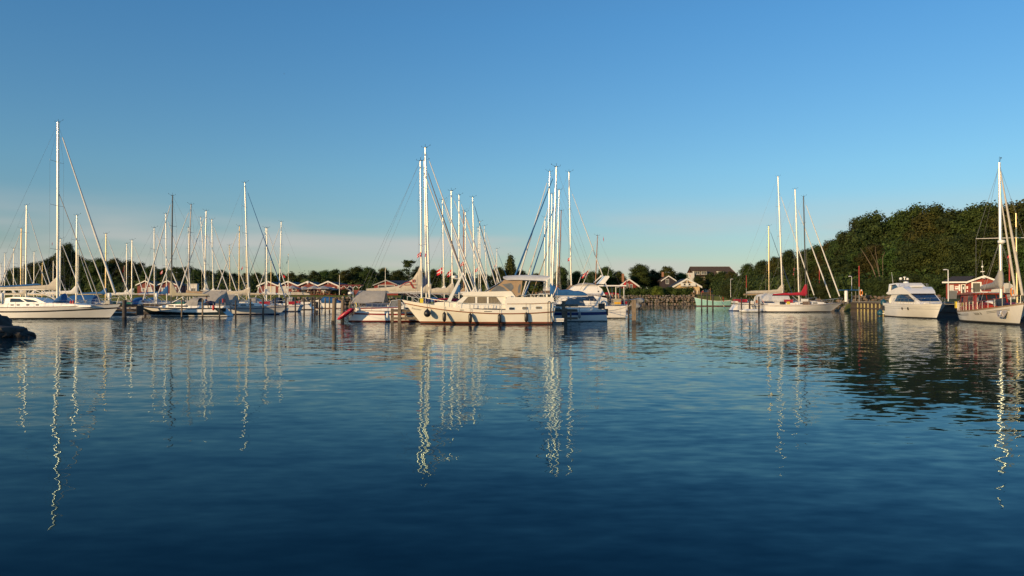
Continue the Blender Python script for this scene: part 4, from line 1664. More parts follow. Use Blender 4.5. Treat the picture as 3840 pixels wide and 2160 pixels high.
def big_extra(root, h, q):
    zd, L = q['zd'], q['L']
    # raised doghouse with big windows
    x0, x1 = -3.6, 1.1
    zb = 1.02
    hw = prof_hw(1.25, 1.05, zb, 2.17)
    MB().prism([(x0, zb - .2), (x0 + .15, 2.1), (x0 + 1.2, 2.2), (x1 - 1.6, 2.1), (x1 - .1, zb + .42), (x1, zb - .2)], hw).obj('doghouse', 'white_gelcoat', root, 25)
    windows(root, hw, [[(-2.95, 1.68), (-1.45, 1.68), (-2.0, 2.02), (-2.95, 2.05)], [(-1.25, 1.68), (-.1, 1.66), (-.65, 1.88), (-1.75, 2.02)]], 'dark_glass')
    MB().bag([(.9, 0, 1.65, .5, .1), (1.3, 0, 1.9, .6, .3), (1.75, 0, 2.1, .55, .45), (1.9, 0, 2.1, .3, .45)], 10, 0, .08, 3).obj('folded_hood', 'blue_cloth', root, 60)
    # long coachroof with small portlights, deck boxes, cowls
    hw2 = prof_hw(1.42, 1.3, 1.0, 1.6)
    MB().prism([(-3.4, .9), (-3.4, 1.62), (1.3, 1.60), (3.4, 1.46), (5.2, 1.36), (5.2, 1.2)], hw2).obj('trunk_cabin', 'white_gelcoat', root, 25)
    windows(root, hw2, [[(x - .15, 1.34), (x + .15, 1.34), (x + .16, 1.46), (x - .16, 1.46)] for x in (-2.6, -2.0, -1.05, -.1)], 'dark_glass')
    for x, c in ((2.9, 'red_plastic'), (3.15, 'red_plastic')):
        MB().lathe((x, -.8, 1.35), [(.1, 0), (.11, .1), (.11, .35), (.05, .45), (.04, .5)], 8).obj('gas_bottle', c, root, 50)
    MB().tube((q['xm'] + .35, 0, 1.75), (q['xm'] - 3.1, 0, 3.2), .05, .05, 7).obj('whisker_pole', 'silver_spar', root, 60)
    MB().box((6.2, 0, 1.66), (.5, .4, .3)).box((6.2, 0, 1.56), (.7, .7, .12)).obj('anchor_windlass', 'grey_metal', root, 0)
    MB().tube((7.1, 0, 1.6), (7.75, 0, 1.62), .05, .04, 6).tube((7.75, 0, 1.62), (7.62, 0, 1.3), .04, .03, 6).obj('bow_anchor', 'stainless', root, 50)
    MB().bag([(-5.8, 0, 3.2, .08, .06), (-4, 0, 3.25, .12, .08), (-2.2, 0, 3.36, .16, .1), (-1.0, 0, 3.46, .16, .1), (-.6, 0, 3.43, .1, .05)], 8, 0, .06, 9).obj('cover_lining', 'blue_cloth', root, 60)


big = sailboat('large white sailing yacht with black hull stripe and the tallest mast, moored left', 217, 76.7, 459, 'R', lean=-3, L=15.0, B=4.3, f=(1.22, 1.16, 1.52), rb=1.15, rs=.8, tw=.6, frac=.575,
               stripe='black_stripe', boot='black_stripe', af='black_stripe', cove=(.50, .36), spar='white_spar', mr=.165, cover='beige_cloth', boomz=1.65, jib='white_cloth', jibr=.115, inner=True,
               roof=.32, coverh=.36, peak=1.35, boomL=.44, spread=(.30, .54, .78), extra=big_extra, mast_dia_top=.95)
# ------------------------------------------------------------------ sailing boats of the left marina
G1 = 'sailing boats in the left marina'
for a in [
    # px, Y, top, head, lean, options, label
    (225, 99, 897, 'R', 0, dict(L=8.5, spar='white_spar', cover='white_cloth', boom=False), 'small sailing boat whose slim mast stands close right of the great mast'),
    (286, 94, 808, 'R', 0, dict(L=10.5, spar='silver_spar', cover='white_cloth', hood='navy_cloth', coverh=.3, peak=1.0), 'sailing boat with lumpy white sail cover behind the big yacht foredeck'),
    (396, 106, 877, 'R', 0, dict(L=9.5, spar='gold_spar', cover='blue_cloth', hood='blue_cloth', tent='blue_cloth'), 'sailing boat with golden mast and blue covers behind the big yacht bow'),
    (97, 118, 770, 'R', 0, dict(L=11.5, mr=.13, spar='white_spar', cover='beige_cloth'), 'sailing boat with the second tallest mast left of the great mast, two-tone and thick'),
    (78, 124, 857, 'L', 0, dict(L=10, mr=.115, spar='gold_spar'), 'sailing boat with golden mast just left of the thick two-tone mast'),
    (50, 138, 932, 'L', 0, dict(L=9, mr=.07), 'sailing boat with thin mast and slanting stay near the left edge'),
    (17, 148, 950, 'R', 0, dict(L=9, mr=.07), 'sailing boat with thin mast second from the left edge'),
    (2, 158, 990, 'R', 0, dict(L=8.5, mr=.06), 'sailing boat whose mast is cut by the left edge'),
    (86, 162, 959, 'R', 0, dict(L=8.5, mr=.06, boom=False), 'sailing boat with a short mast between the two bright far left masts'),
    (127, 144, 945, 'R', 0, dict(L=9.5, mr=.075), 'sailing boat with lone thin mast right of the thick two-tone mast'),
    (158, 155, 985, 'L', 0, dict(L=9, mr=.085, spar='gold_spar'), 'sailing boat with stubby T-topped golden mast left of the great mast'),
    (199, 164, 978, 'R', 0, dict(L=9, mr=.085), 'sailing boat with short bright mast just left of the great mast'),
    (292, 150, 935, 'R', 0, dict(L=9, mr=.07, boom=False), 'sailing boat with short mast hugging the mast right of the great one'),
    (474, 134, 914, 'R', 0, dict(L=9, mr=.07), 'sailing boat with the left one of two slim masts before the red huts'),
    (494, 112, 901, 'R', 0, dict(L=9.5, mr=.085, cover='white_cloth'), 'sailing boat with the right one of two slim masts before the red huts'),
    (580, 100, 855, 'R', -3, dict(L=10, spar='white_spar', cover=None, boomL=.42, hood='blue_cloth'), 'sailing boat with bare white boom before the first red hut'),
    (626, 108, 802, 'R', -6, dict(L=10, spar='silver_spar', cover='blue_cloth', coverh=.3, peak=1.25, hood='blue_cloth'), 'sailing boat with bright blue sail cover before the second red hut'),
    (703, 98, 767, 'L', 12, dict(L=10.5, spar='grey_spar', cover='tan_cloth', coverh=.28, peak=.5), 'sailing boat with brown-grey mast raked left and tan sail cover'),
    (713, 128, 854, 'R', -8, dict(L=9.5, spar='white_spar'), 'sailing boat with white mast behind the brown-grey raked mast'),
    (778, 120, 816, 'R', -27, dict(L=10, spar='white_spar'), 'sailing boat with strongly raked white mast left of the trio'),
    (767, 104, 791, 'L', 5, dict(L=10, spar='white_spar', mr=.12, jibr=.09, cover='white_cloth'), 'sailing boat with thick white mast and two pale furled sails'),
    (801, 112, 824, 'R', -8, dict(L=10, spar='silver_spar'), 'sailing boat with silver mast above the grey cockpit tent'),
    (864, 128, 920, 'R', -5, dict(L=9, spar='gold_spar', mr=.08), 'sailing boat with the shorter yellow wooden mast'),
    (896, 116, 849, 'L', 1, dict(L=10, spar='gold_spar', mr=.1, cover='beige_cloth'), 'sailing boat with the taller yellow wooden mast'),
    (934, 97, 685, 'R', -18, dict(L=12, B=3.7, spar='white_spar', mr=.125, cover='beige_cloth', coverh=.34, peak=.9, jib='blue_cloth', jibr=.06, boomL=.44, tent='grey_cloth', spread=(.3, .58, .8)), 'sailing boat with the tallest mast of the left marina and a dark furled sail'),
    (925, 140, 926, 'R', -3, dict(L=9, mr=.075, spar='gold_spar'), 'sailing boat with short mast beside the tallest mast of the left marina'),
    (995, 118, 855, 'L', 1, dict(L=10, jib='navy_cloth', jibr=.05, hood='navy_cloth'), 'sailing boat with the left one of the twin masts at the restaurant'),
    (1000, 124, 856, 'R', 0, dict(L=10, spar='white_spar', hood='grey_cloth'), 'sailing boat with the right one of the twin masts at the restaurant'),
    (1016, 150, 978, 'R', 0, dict(L=8.5, spar='gold_spar', mr=.07, boom=False), 'sailing boat with short yellow mast right of the twin masts'),
    (1047, 136, 832, 'L', 7, dict(L=11, B=3.4, f=(1.15, 1.05, 1.35), rs=-.9, mr=.12, spar='white_spar', cover='beige_cloth', coverh=.42, peak=1.1, hood='grey_cloth', stripe='navy_paint', boot='black_stripe', boomL=.5), 'white sailing boat with scooped stern lying before the restaurant'),
]:
    sailboat(a[6], a[0], a[1], a[2], a[3], lean=a[4], group=G1, **a[5])


def dark_extra(root, h, q):
    # broad white band along the dark topsides, with a pointed end
    for s in (1, -1):
        b = MB()
        top, bot = [], []
        for i in range(25):
            t = .06 + .90 * i / 24
            sh = (h.sx(-q['L'] / 2 + t * q['L']))
            w = .34 if t > .1 else .34
            up, lo = h.pt(t, 1, -.13), h.pt(t, 1, -.13 - w * (1 if t < .9 else (1 - (t - .9) / .07)))
            o = Vector((0, .012, 0))
            top.append(up + o)
            bot.append(lo + o)
        vs = top + bot
        vs = [Vector((p.x, p.y * s, p.z)) for p in vs]
        n = len(top)
        b.add(vs, [(i, i + 1, n + i + 1, n + i) for i in range(n - 1)])
        b.obj('white_band', 'white_gelcoat', root, 40)
    b = MB().box((-q['L'] / 2 + 1.2, -.9, 1.75), (.1, .75, .5))
    b.obj('stern_locker', 'red_plastic', root, 0)
    MB().box((-1.7, -.3, 1.45), (1.0, 1.3, .4)).obj('companionway_box', 'white_gelcoat', root, 0)
    MB().box((1.0, -.6, 1.4), (1.5, .8, .45)).obj('foredeck_bag', 'green_cloth', root, 0)
    MB().bag([(-1.9, -.8, 1.5, .3, .2), (-2.6, -.8, 1.5, .35, .28), (-3.1, -.8, 1.45, .2, .2)], 8, 0, .1, 4).obj('blue_bundle', 'navy_cloth', root, 60)


sailboat('sailing boat with black-green hull, white band and khaki sail cover', 642, 88, 734, 'L', lean=3, L=10.6, B=3.2, f=(.98, .92, 1.16), rb=1.4, rs=-1.0, tw=.7, frac=.655, hullm='black_green_paint',
         stripe='black_green_paint', boot='aged_gelcoat', cove=None, spar='black_spar', mr=.1, cover='khaki_cloth', coverh=.34, peak=1.75, boomL=.42, boomz=1.25, jib='white_cloth', hood='grey_cloth', group=G1, extra=dark_extra)

# grey boom tent of the neighbour, spread over its boom
t = thing('boom_tent', 'pale grey tent cloth hung behind the man in the blue shirt', 'boom tent', (X(795, 93), 93, 1.3))
MB().loft([[Vector((x, -1.35, 0.1)), Vector((x + .1, -.9, .85)), Vector((x + .15, 0, 1.72)), Vector((x + .1, .9, .85)), Vector((x, 1.35, .1))] for x in (-1.2, .2, 1.3)]
          + [[Vector((1.75, -1.3, .05)), Vector((1.75, -.85, .8)), Vector((1.75, 0, 1.7)), Vector((1.75, .85, .8)), Vector((1.75, 1.3, .05))]]).obj('cloth', 'grey_cloth', t, 30)
MB().tube((-1.4, 0, 1.72), (2.0, 0, 1.75), .04, n=6).tube((.3, -1.1, -.2), (1.2, -.2, 1.72), .03, n=5).obj('ridge_pole', 'silver_spar', t, 60)

# ------------------------------------------------------------------ centre pontoon: boats on its left side (bows right) and right side (bows left)
def a33_extra(root, h, q):
    L = q['L']
    # sun cover slung over the boom
    z1 = q['zm'] + 1.35
    b = MB()
    x0, x1 = -5.0, -2.45
    rows = []
    for i in range(9):
        x = x0 + (x1 - x0) * i / 8 + (.12 if i == 0 else 0)
        sag = .06 * math.sin(i * 1.3)
        rows.append([Vector((x - .45 * (1 - i / 8), 1.35, z1 - 1.02 + .12 * (i / 8) + sag * .5)), Vector((x - .2 * (1 - i / 8), .75, z1 - .45 + sag)), Vector((x, .25, z1 + .06)), Vector((x, 0, z1 + .1)), Vector((x, -.25, z1 + .06)),
                     Vector((x - .2 * (1 - i / 8), -.75, z1 - .45 + sag)), Vector((x - .45 * (1 - i / 8), -1.35, z1 - 1.02 + .12 * (i / 8) + sag * .5))])
    b.loft(rows, closed=False)
    b.obj('sun_cover', 'grey_cloth', root, 40)
    # solar arch pole with radar
    b = MB().tube((-5.2, -.9, .9), (-5.2, -.9, 3.05), .035, n=6).tube((-5.2, -.9, 1.9), (-5.65, -.9, 2.25), .025, n=5).tube((-5.65, -.9, 2.25), (-5.4, -.9, 2.3), .02, n=5)
    b.tube((-5.2, -.9, 3.0), (-5.55, -.9, 3.05), .02, n=5)
    b.obj('instrument_pole', 'stainless', root, 50)
    MB().lathe((-5.42, -.9, 2.42), [(.2, 0), (.23, .04), (.23, .14), (.14, .22), (.02, .24)], 12).obj('radar_dome', 'white_plastic', root, 50)
    MB().box((-5.6, -.9, 2.85), (.5, .25, .06), 0, Matrix.Rotation(.5, 3, 'Y')).obj('solar_panel', 'grey_metal', root, 0)
    # second red stripe on the cabin side and windscreen frame
    MB().panel([(-4.6, 1.12), (-1.2, 1.22), (-1.2, 1.30), (-4.5, 1.22)], lambda x, z: 3.4 * .29, -1, .015).obj('cabin_stripe', 'red_stripe', root, 0)
    b = MB()
    for s in (1, -1):
        pts = [Vector((-2.1, s * .9, 1.3)), Vector((-1.85, s * .9, 1.85)), Vector((-1.15, s * .75, 1.95)), Vector((-.75, s * .85, 1.4))]
        b.path(pts, .025, 5)
    b.obj('windscreen_frame', 'white_plastic', root, 50)
    MB().panel([(-2.0, 1.35), (-.85, 1.42), (-1.15, 1.9), (-1.8, 1.82)], lambda x, z: .85, -1, .0).obj('windscreen', 'clear_vinyl', root, 0)
    MB().tube((-5.15, -1.1, 1.0), (-5.35, -1.1, 1.75), .012, n=5).obj('stern_post', 'stainless', root, 50)
    # sail cover with its logo
    z2 = q['zm'] + 1.55 - .21
    pts, xm = [], q['xm']
    for x, zc, rz in ((-4.3, .22, .12), (-2.6, .25, .2), (-1.6, .30, .27), (-.8, .42, .40), (-.2, .62, .58), (.25, .95, .9), (.5, 1.25, 1.22)):
        pts.append((xm - .62 + x, 0, z2 + zc - .05, .10 + .04 * (x > -2), rz))
    pts.append((xm + .02, 0, z2 + 1.15, .12, 1.2))
    cv = MB().bag(pts, 12, 0, .025, 5).obj('logo_sail_cover', 'beige_cloth', root, 70)
    link('logo', text_mesh('33', .34, 'sail_red_ink', 0, .01, bold=.012), root, (xm - .72, -.17, z2 + .95), (PI / 2, 0, 0))
    b = MB()
    arc = [Vector((xm - 2.0 + .95 * k / 8 + 0, -.19, z2 + .36 + .52 * math.sin(PI * .5 * k / 8) ** .8)) for k in range(9)]
    for k in range(8):
        b.bar(arc[k], arc[k + 1], .02, .04 + .03 * k / 8)
    b.bar(arc[-1], arc[-1] + Vector((.32, 0, -.55)), .02, .12)
    b.bar(arc[-1] + Vector((.28, 0, -.55)), arc[-1] + Vector((.55, 0, -.52)), .02, .06)
    b.bar((xm - 1.6, -.19, z2 + .6), (xm - .45, -.19, z2 + .64), .02, .05)
    b.obj('logo', 'sail_red_ink', root, 0)


sailboat('white sailing boat with dark red stripes and a red A33 logo on its sail cover', 1582, 67.6, 604, 'R', lean=-6, L=11.2, B=3.4, f=(1.02, .95, 1.25), rb=1.4, rs=-.85, tw=.74, frac=.565,
         stripe='red_stripe', boot='red_stripe', cove=(.36, .22), spar='white_spar', mr=.115, cover=None, boomz=1.55, boomL=.47, extra=a33_extra, group='sailing boats at the centre pontoon')
G2 = 'sailing boats at the centre pontoon'


def reddinghy_extra(root, h, q):
    MB().bag([(1.2, .2, 1.75, .3, .1), (1.7, .2, 1.82, .5, .22), (2.8, .2, 1.86, .52, .24), (3.6, .2, 1.82, .45, .2), (4.0, .2, 1.7, .2, .1)], 10, 0, .05, 6).obj('red_foredeck_cover', 'red_cloth', root, 60)
    MB().box((1.0, -.7, 1.5), (.5, .5, .5)).obj('yellow_bag', 'yellow_plastic', root, 0)


for a in [
    (1612, 72.0, 554, 'R', -18, dict(L=12.2, B=3.7, spar='white_spar', mr=.135, cover='beige_cloth', boomL=.42, spread=(.27, .5, .74), jib='white_cloth', jibr=.08, extra=reddinghy_extra), 'sailing boat with the tallest mast of the centre group and a red foredeck cover'),
    (1600, 76.2, 604, 'R', -9, dict(L=11.5, spar='white_spar', mr=.125, cover='navy_cloth', jib='brown_cloth', jibr=.07, peak=2.2, coverh=.3), 'sailing boat with thick white mast between the two tallest centre masts'),
    (1698, 83, 716, 'R', -6, dict(L=11, spar='silver_spar', mr=.11, cover='beige_cloth', coverh=.5, peak=1.2, hood='blue_cloth'), 'sailing boat with silver mast and bulky pale sail cover behind the motor yacht bow'),
    (1667, 88, 750, 'R', -8, dict(L=10, spar='silver_spar', mr=.085, cover='white_cloth', spread=(.35, .68)), 'sailing boat with slender silver mast left of the motor yacht radar'),
    (1722, 93, 732, 'R', -1, dict(L=10.5, spar='silver_spar', mr=.105, cover='blue_cloth', peak=1.3), 'sailing boat with silver mast and blue boom cover in line with the motor yacht mast'),
    (1783, 98, 740, 'R', -11, dict(L=8.5, spar='silver_spar', mr=.11, jib='navy_cloth', jibr=.06, cover='white_cloth'), 'sailing boat with silver mast and dark blue furled sail above the motor yacht cabin'),
    (1740, 103, 790, 'R', -2, dict(L=10, spar='brown_spar', mr=.1, cover='tan_cloth', jib='tan_cloth'), 'sailing boat with dark brown mast in the centre group'),
    (1746, 109, 796, 'R', -1, dict(L=10, spar='silver_spar', mr=.085), 'sailing boat with silver mast tight behind the dark brown mast'),
    (1803, 116, 832, 'R', -4, dict(L=9.5, spar='silver_spar', mr=.085), 'sailing boat with short white mast over the motor yacht side windows'),
    (1797, 122, 854, 'R', -4, dict(L=9, spar='silver_spar', mr=.08, boom=False), 'sailing boat with the shortest of three masts over the motor yacht windows'),
    (1829, 129, 848, 'R', -13, dict(L=8.5, spar='white_spar', mr=.095), 'sailing boat with raked white mast left of the red pennant'),
    (1865, 136, 934, 'R', -2, dict(L=8.5, spar='white_spar', mr=.085, jib='blue_cloth', jibr=.05), 'small sailing boat whose low white mast stands beside the red pennant'),
    (2144, 85, 646, 'R', -10, dict(L=11.5, spar='silver_spar', mr=.105, cover='brown_cloth', coverh=.34, peak=1.0, jibr=.06, boomL=.36, fj=.9), 'sailing boat with tall silver mast and brown sail cover behind the motor cruiser'),
    (2050, 90, 644, 'L', 12, dict(L=10.5, spar='silver_spar', mr=.115, cover='white_cloth', jibr=.085), 'sailing boat with silver mast raked right and the farthest-left slanting sail'),
    (2086, 95, 712, 'L', 11, dict(L=10.5, spar='silver_spar', mr=.1, jib='blue_cloth', jibr=.08), 'sailing boat with silver mast and furled sail in blue and white'),
    (2065, 100, 728, 'L', 5, dict(L=10, spar='white_spar', mr=.1, jib='white_cloth'), 'sailing boat with white mast in the middle of the right mast cluster'),
    (2092, 106, 790, 'L', 13, dict(L=10, spar='brown_spar', mr=.095, jib='tan_cloth', jibr=.06, cover='tan_cloth'), 'sailing boat with varnished brown mast right of the white mast cluster'),
    (2040, 112, 816, 'L', 4, dict(L=9, spar='silver_spar', mr=.085, jib='tan_cloth'), 'sailing boat with the leftmost short mast of the right cluster'),
    (2230, 118, 884, 'L', 11, dict(L=9.5, spar='brown_spar', mr=.095, cover='red_cloth', coverh=.3, peak=.5, jib='white_cloth', jibr=.05), 'sailing boat with short brown mast and dark red sail cover'),
]:
    sailboat(a[6], a[0], a[1], a[2], a[3], lean=a[4], group=G2, **a[5])


def blue_extra(root, h, q):
    L = q['L']
    lifebuoy(root, (-L / 2 + .3, .9, 1.55), 'white_plastic', .26)
    MB().box((-L / 2 + .55, 1.2, 1.35), (.6, .08, .5)).obj('rail_dodger', 'black_plastic', root, 0)
    MB().box((-L / 2 + .05, .3, .8), (.35, .4, .6)).obj('outboard_motor', 'black_plastic', root, 0)
    # low glazed windscreen
    for s in (1, -1):
        MB().panel([(-2.9, 1.35), (-.6, 1.4), (-1.4, 2.0), (-2.6, 2.05)], lambda x, z: 1.0 - .2 * (z - 1.3), s, .01).obj('side_screen', 'clear_vinyl', root, 0)
    MB().bag([(-2.9, 0, 2.02, .9, .04), (-2.0, 0, 2.12, .95, .06), (-1.2, 0, 2.02, .8, .04)], 10).obj('screen_top', 'white_cloth', root, 50)


sailboat('white sailing boat with broad blue stripe and blue boom cover beside the motor yacht stern', 2068, 69.6, 626, 'L', lean=19, L=9.7, B=3.1, f=(.98, .93, 1.12), rb=1.3, rs=-.15, tw=.78, frac=.515,
         stripe='blue_stripe', boot='white_gelcoat', cove=(.40, .12), spar='white_spar', mr=.115, cover='blue_cloth', coverh=.5, peak=1.15, boomz=1.25, boomL=.345, jib='blue_cloth', jibr=.08, extra=blue_extra, group=G2)

# ------------------------------------------------------------------ sailing boats at the right quay
G3 = 'sailing boats at the right quay'


def front_extra(root, h, q):
    MB().box((-2.1, .2, 1.55), (.9, 1.3, .6)).obj('red_cockpit_bag', 'red_cloth', root, 0)
    MB().box((-.1, -.9, 1.75), (1.0, .25, .35)).obj('white_raft_case', 'white_plastic', root, 0)
    MB().box((.1, -1.1, 1.35), (1.1, .2, .45)).obj('brown_dodger', 'brown_cloth', root, 0)
    MB().box((-3.4, -1.05, 1.35), (.8, .15, .4)).obj('dark_dodger', 'black_plastic', root, 0)
    MB().box((-2.55, -1.0, 1.35), (.45, .15, .4)).obj('yellow_dodger', 'yellow_plastic', root, 0)


for a in [
    (2884, 129, 848, 'R', 0, dict(L=11, spar='gold_spar', mr=.12, cover='tan_cloth', coverh=.2, peak=.4, jib='navy_cloth', jibr=.06), 'sailing boat with yellow wooden mast, farthest of the right quay group'),
    (2935, 123.5, 662, 'R', -16, dict(L=14.2, B=4.0, f=(1.35, 1.25, 1.5), frac=.6, rs=-1.0, spar='white_spar', mr=.15, cover='beige_cloth', coverh=.42, peak=1.5, spread=(.27, .52, .76), jibr=.09, stripe='black_stripe', boomL=.42, hood='white_cloth', fj=.9), 'long cream sailing boat with the tallest mast of the right group and beige sail cover'),
    (2997, 118, 710, 'R', -14, dict(L=12.6, B=3.8, spar='white_spar', mr=.14, cover=None, boomL=.44, spread=(.3, .62), jibr=.1, hood='grey_cloth', tent='white_cloth', boomz=1.75, fj=.88), 'sailing boat with white mast and bare grey boom left of the black mast'),
    (3023, 113, 737, 'R', -8, dict(L=12.0, B=3.6, f=(1.1, 1.05, 1.45), rb=2.0, frac=.54, rs=.1, spar='black_spar', mr=.11, cover='red_cloth', coverh=.36, peak=1.75, boomL=.42, boomz=1.3, stripe='black_stripe', cove=(.2, .16), boot='antifouling', spread=(.45, .75), jibr=.1, extra=front_extra, mast_dia_top=.8), 'cream sailing boat with black mast and dark red sail cover, nearest of the right group'),
]:
    sailboat(a[6], a[0], a[1], a[2], a[3], lean=a[4], group=G3, **a[5])

# ------------------------------------------------------------------ the cream motor yacht in the middle
MYC, MYS, MYW = 1792.0, 47.5, 1217.0     # centre column, photo pixels per metre, waterline row
my = thing('motor_yacht', 'cream steel motor yacht with brown rubbing strake and black fenders in the middle', 'motor yacht', (X(1792, 60), 61.98, 0), PI)


def mx_(px):
    return -(px - MYC) / MYS


def mz_(py):
    return (MYW - py) / MYS


def z6(pts):      # traced in photo pixels from a 4.831x enlargement whose corner is (1480, 980)
    return [(mx_(1480 + a / 4.831), mz_(980 + b / 4.831)) for a, b in pts]


def z7(pts):
    return [(mx_(1800 + a / 4.831), mz_(980 + b / 4.831)) for a, b in pts]


mh = hull(my, 12.1, 3.96, 1.0, .86, 1.66, 1.35, .12, .88,
          [(0, -.6, 1), (0, 0, 1), (0, .07, 2), (0, .20, 0), (1, -.045, 3), (1, .045, 0), (1, .30, 0)], ['cream_paint', 'antifouling', 'red_boot', 'brown_stripe'], tm=.38, p=2.3, n=26, wl=.92, flare=.35, deck='teak', deck_drop=.28)
for s in (1, -1):          # the strake stands proud of the side
    b = MB()
    pr = [mh.pt(i / 30, 1, 0) + Vector((0, .03, 0)) for i in range(31)]
    b.path([Vector((p.x, p.y * s, p.z)) for p in pr], .035, 6)
    b.obj('rubbing_strake', 'brown_stripe', my, 50)
# raised aft cabin side
ahw = lambda x, z: (1.80 if z < 1.2 else 1.78 - .05 * (z - 1.2)) * (1 if x > -5.3 else 1 - .04 * (-5.3 - x))
aft = z6([(2025, 1000), (2000, 800), (1990, 715), (2050, 628), (2110, 625)]) + z7([(560, 648), (900, 650), (1310, 648), (1340, 665), (1340, 900), (1335, 1000)])
MB().prism(aft, ahw).obj('aft_cabin', 'cream_paint', my, 25)
MB().panel(z6([(2035, 768), (2500, 765)]) + z7([(1340, 748), (1340, 758)]) + z6([(2500, 775), (2035, 778)]), ahw, 1, .02).obj('trim_line', 'brown_stripe', my, 0)
MB().panel(z6([(2035, 768), (2500, 765)]) + z7([(1340, 748), (1340, 758)]) + z6([(2500, 775), (2035, 778)]), ahw, -1, .02).obj('trim_line', 'brown_stripe', my, 0)
# saloon
chw = prof_hw(1.5, 1.32, 1.3, 2.7)
MB().prism(z6([(1080, 860), (1110, 745), (1240, 632), (1290, 628), (2010, 628), (2010, 860)]), chw).obj('saloon', 'cream_paint', my, 25)
rhw = lambda x, z: 1.50
MB().prism(z6([(1205, 605), (1210, 596), (1262, 565), (1300, 556), (2105, 540), (2130, 560), (2195, 652), (2160, 700), (1985, 640), (1290, 626), (1240, 625)]), rhw).obj('saloon_roof', 'cream_paint', my, 25)
for poly in ([(1215, 760), (1322, 650), (1445, 648), (1447, 760)], [(1495, 650), (1660, 650), (1660, 762), (1495, 762)], [(1705, 650), (1835, 650), (1925, 765), (1705, 765)]):
    for s in (1, -1):
        w = MB().panel(z6(poly), chw, s, .012, .02).obj('window', 'curtain', my, 0)
        cx_ = sum(p[0] for p in poly) / 4
        cy_ = sum(p[1] for p in poly) / 4
        big_ = [(cx_ + (a - cx_) * 1.06, cy_ + (c - cy_) * 1.09) for a, c in poly]
        fr_ = MB().panel(z6(big_), chw, s, .006, .02).obj('window_frame', 'black_rubber', w, 0)
# windscreen of the saloon
f0, f1 = z6([(1112, 740), (1236, 634)])
for y0, y1 in ((-1.3, -.48), (-.42, .42), (.48, 1.3)):
    MB().slab([(f0[0] + .03, y0, f0[1] + .06), (f0[0] + .03, y1, f0[1] + .06), (f1[0] + .03, y1 * .92, f1[1] - .02), (f1[0] + .03, y0 * .92, f1[1] - .02)], .02).obj('windscreen', 'tinted_glass', my, 0)
# side-deck trunk forward of the saloon
MB().prism(z6([(690, 850), (690, 758), (760, 740), (1110, 742), (1110, 860)]), lambda x, z: 1.15 * (1 - .25 * max((x - 1.5) / 2.5, 0))).obj('fore_cabin', 'cream_paint', my, 25)
for px_ in (1640, 1668):
    MB().box((mx_(px_), 0, mz_(1132)), (.42, .5, .06)).obj('deck_hatch', 'tinted_glass', my, 0)
# portholes
for px_, py_, m_ in ((1919, 1157.5, 'dark_glass'), (1968.5, 1156, 'curtain'), (2019.5, 1154.5, 'curtain')):
    x, z = mx_(px_), mz_(py_)
    for s in (1, -1):
        o = MB().panel([(x + math.cos(a) * .06 + (.14 if math.cos(a) > 0 else -.14), z + math.sin(a) * .085) for a in [2 * PI * i / 16 for i in range(16)]], ahw, s, .035, .03).obj('porthole', m_, my, 0)
        MB().panel([(x + math.cos(a) * .085 + (.145 if math.cos(a) > 0 else -.145), z + math.sin(a) * .11) for a in [2 * PI * i / 16 for i in range(16)]], ahw, s, .025, .03).obj('porthole_ring', 'stainless', o, 0)
for px_ in (1739, 1830):     # freeing ports in the bulwark
    x = mx_(px_)
    z = mh.sx(x) + .15
    MB().box((x, mh.hb(x) + .01, z), (.62, .03, .05)).obj('freeing_port', 'black_rubber', my, 0)
# folding mast with radar
b = MB()
a0, a1, a2, a3 = z6([(905, 738), (978, 738), (1228, 195), (1196, 188)])
b.prism([a0, a1, a2, a3], lambda x, z: .16 - .03 * (z - 1.7))
mst = b.obj('signal_mast', 'white_spar', my, 30)
p0 = z6([(1050, 306), (1160, 296)])
MB().box(((p0[0][0] + p0[1][0]) / 2, 0, p0[0][1]), (.52, .3, .04)).obj('radar_bracket', 'white_plastic', mst, 0)
c = z6([(1046, 300)])[0]
MB().lathe((c[0], 0, c[1]), [(.2, 0), (.235, .04), (.24, .16), (.2, .22), (.03, .24)], 14).obj('radar_dome', 'white_plastic', mst, 50)
b = MB()
e0, e1 = z6([(1212, 192), (1362, 540)])
for s in (.28, -.28):
    b.tube((e0[0], s * .2, e0[1]), (e1[0], s, e1[1]), .04, .045, 7)
b.obj('mast_strut', 'white_spar', my, 60)
# guard rails forward
b = MB()
top_ = []
for px_, pz_ in ((1515, 1116), (1535, 1118), (1562, 1123), (1590, 1122), (1615, 1127), (1665, 1134), (1720, 1140), (1760, 1142), (1830, 1143), (1880, 1140)):
    x = mx_(px_)
    for s in (1, -1):
        y = max(mh.hb(x) - .05, .03) * s
        zt = mz_(pz_) + .1
        b.tube((x, y, mh.sx(x) + .3), (x, y, zt), .018, n=6)
    top_.append((x, zt))
for s in (1, -1):
    b.path([Vector((x, max(mh.hb(x) - .05, .03) * s, z)) for x, z in top_], .016, 5)
b.obj('guard_rail', 'stainless', my, 60)
MB().box((mx_(1572), mh.hb(mx_(1572)) - .28, mz_(1127)), (.30, .12, .42)).obj('yellow_dodger', 'yellow_plastic', my, 0)
b = MB()
b.lathe((mx_(1589), mh.hb(mx_(1589)) - .35, mz_(1137)), [(.12, 0), (.15, .1), (.15, .3), (.06, .4)], 9).lathe((mx_(1603), mh.hb(mx_(1603)) - .35, mz_(1137)), [(.1, 0), (.13, .1), (.13, .26), (.05, .34)], 9)
b.obj('blue_fender_stack', 'flag_navy', my, 50)
b = MB()
x = mx_(1520)
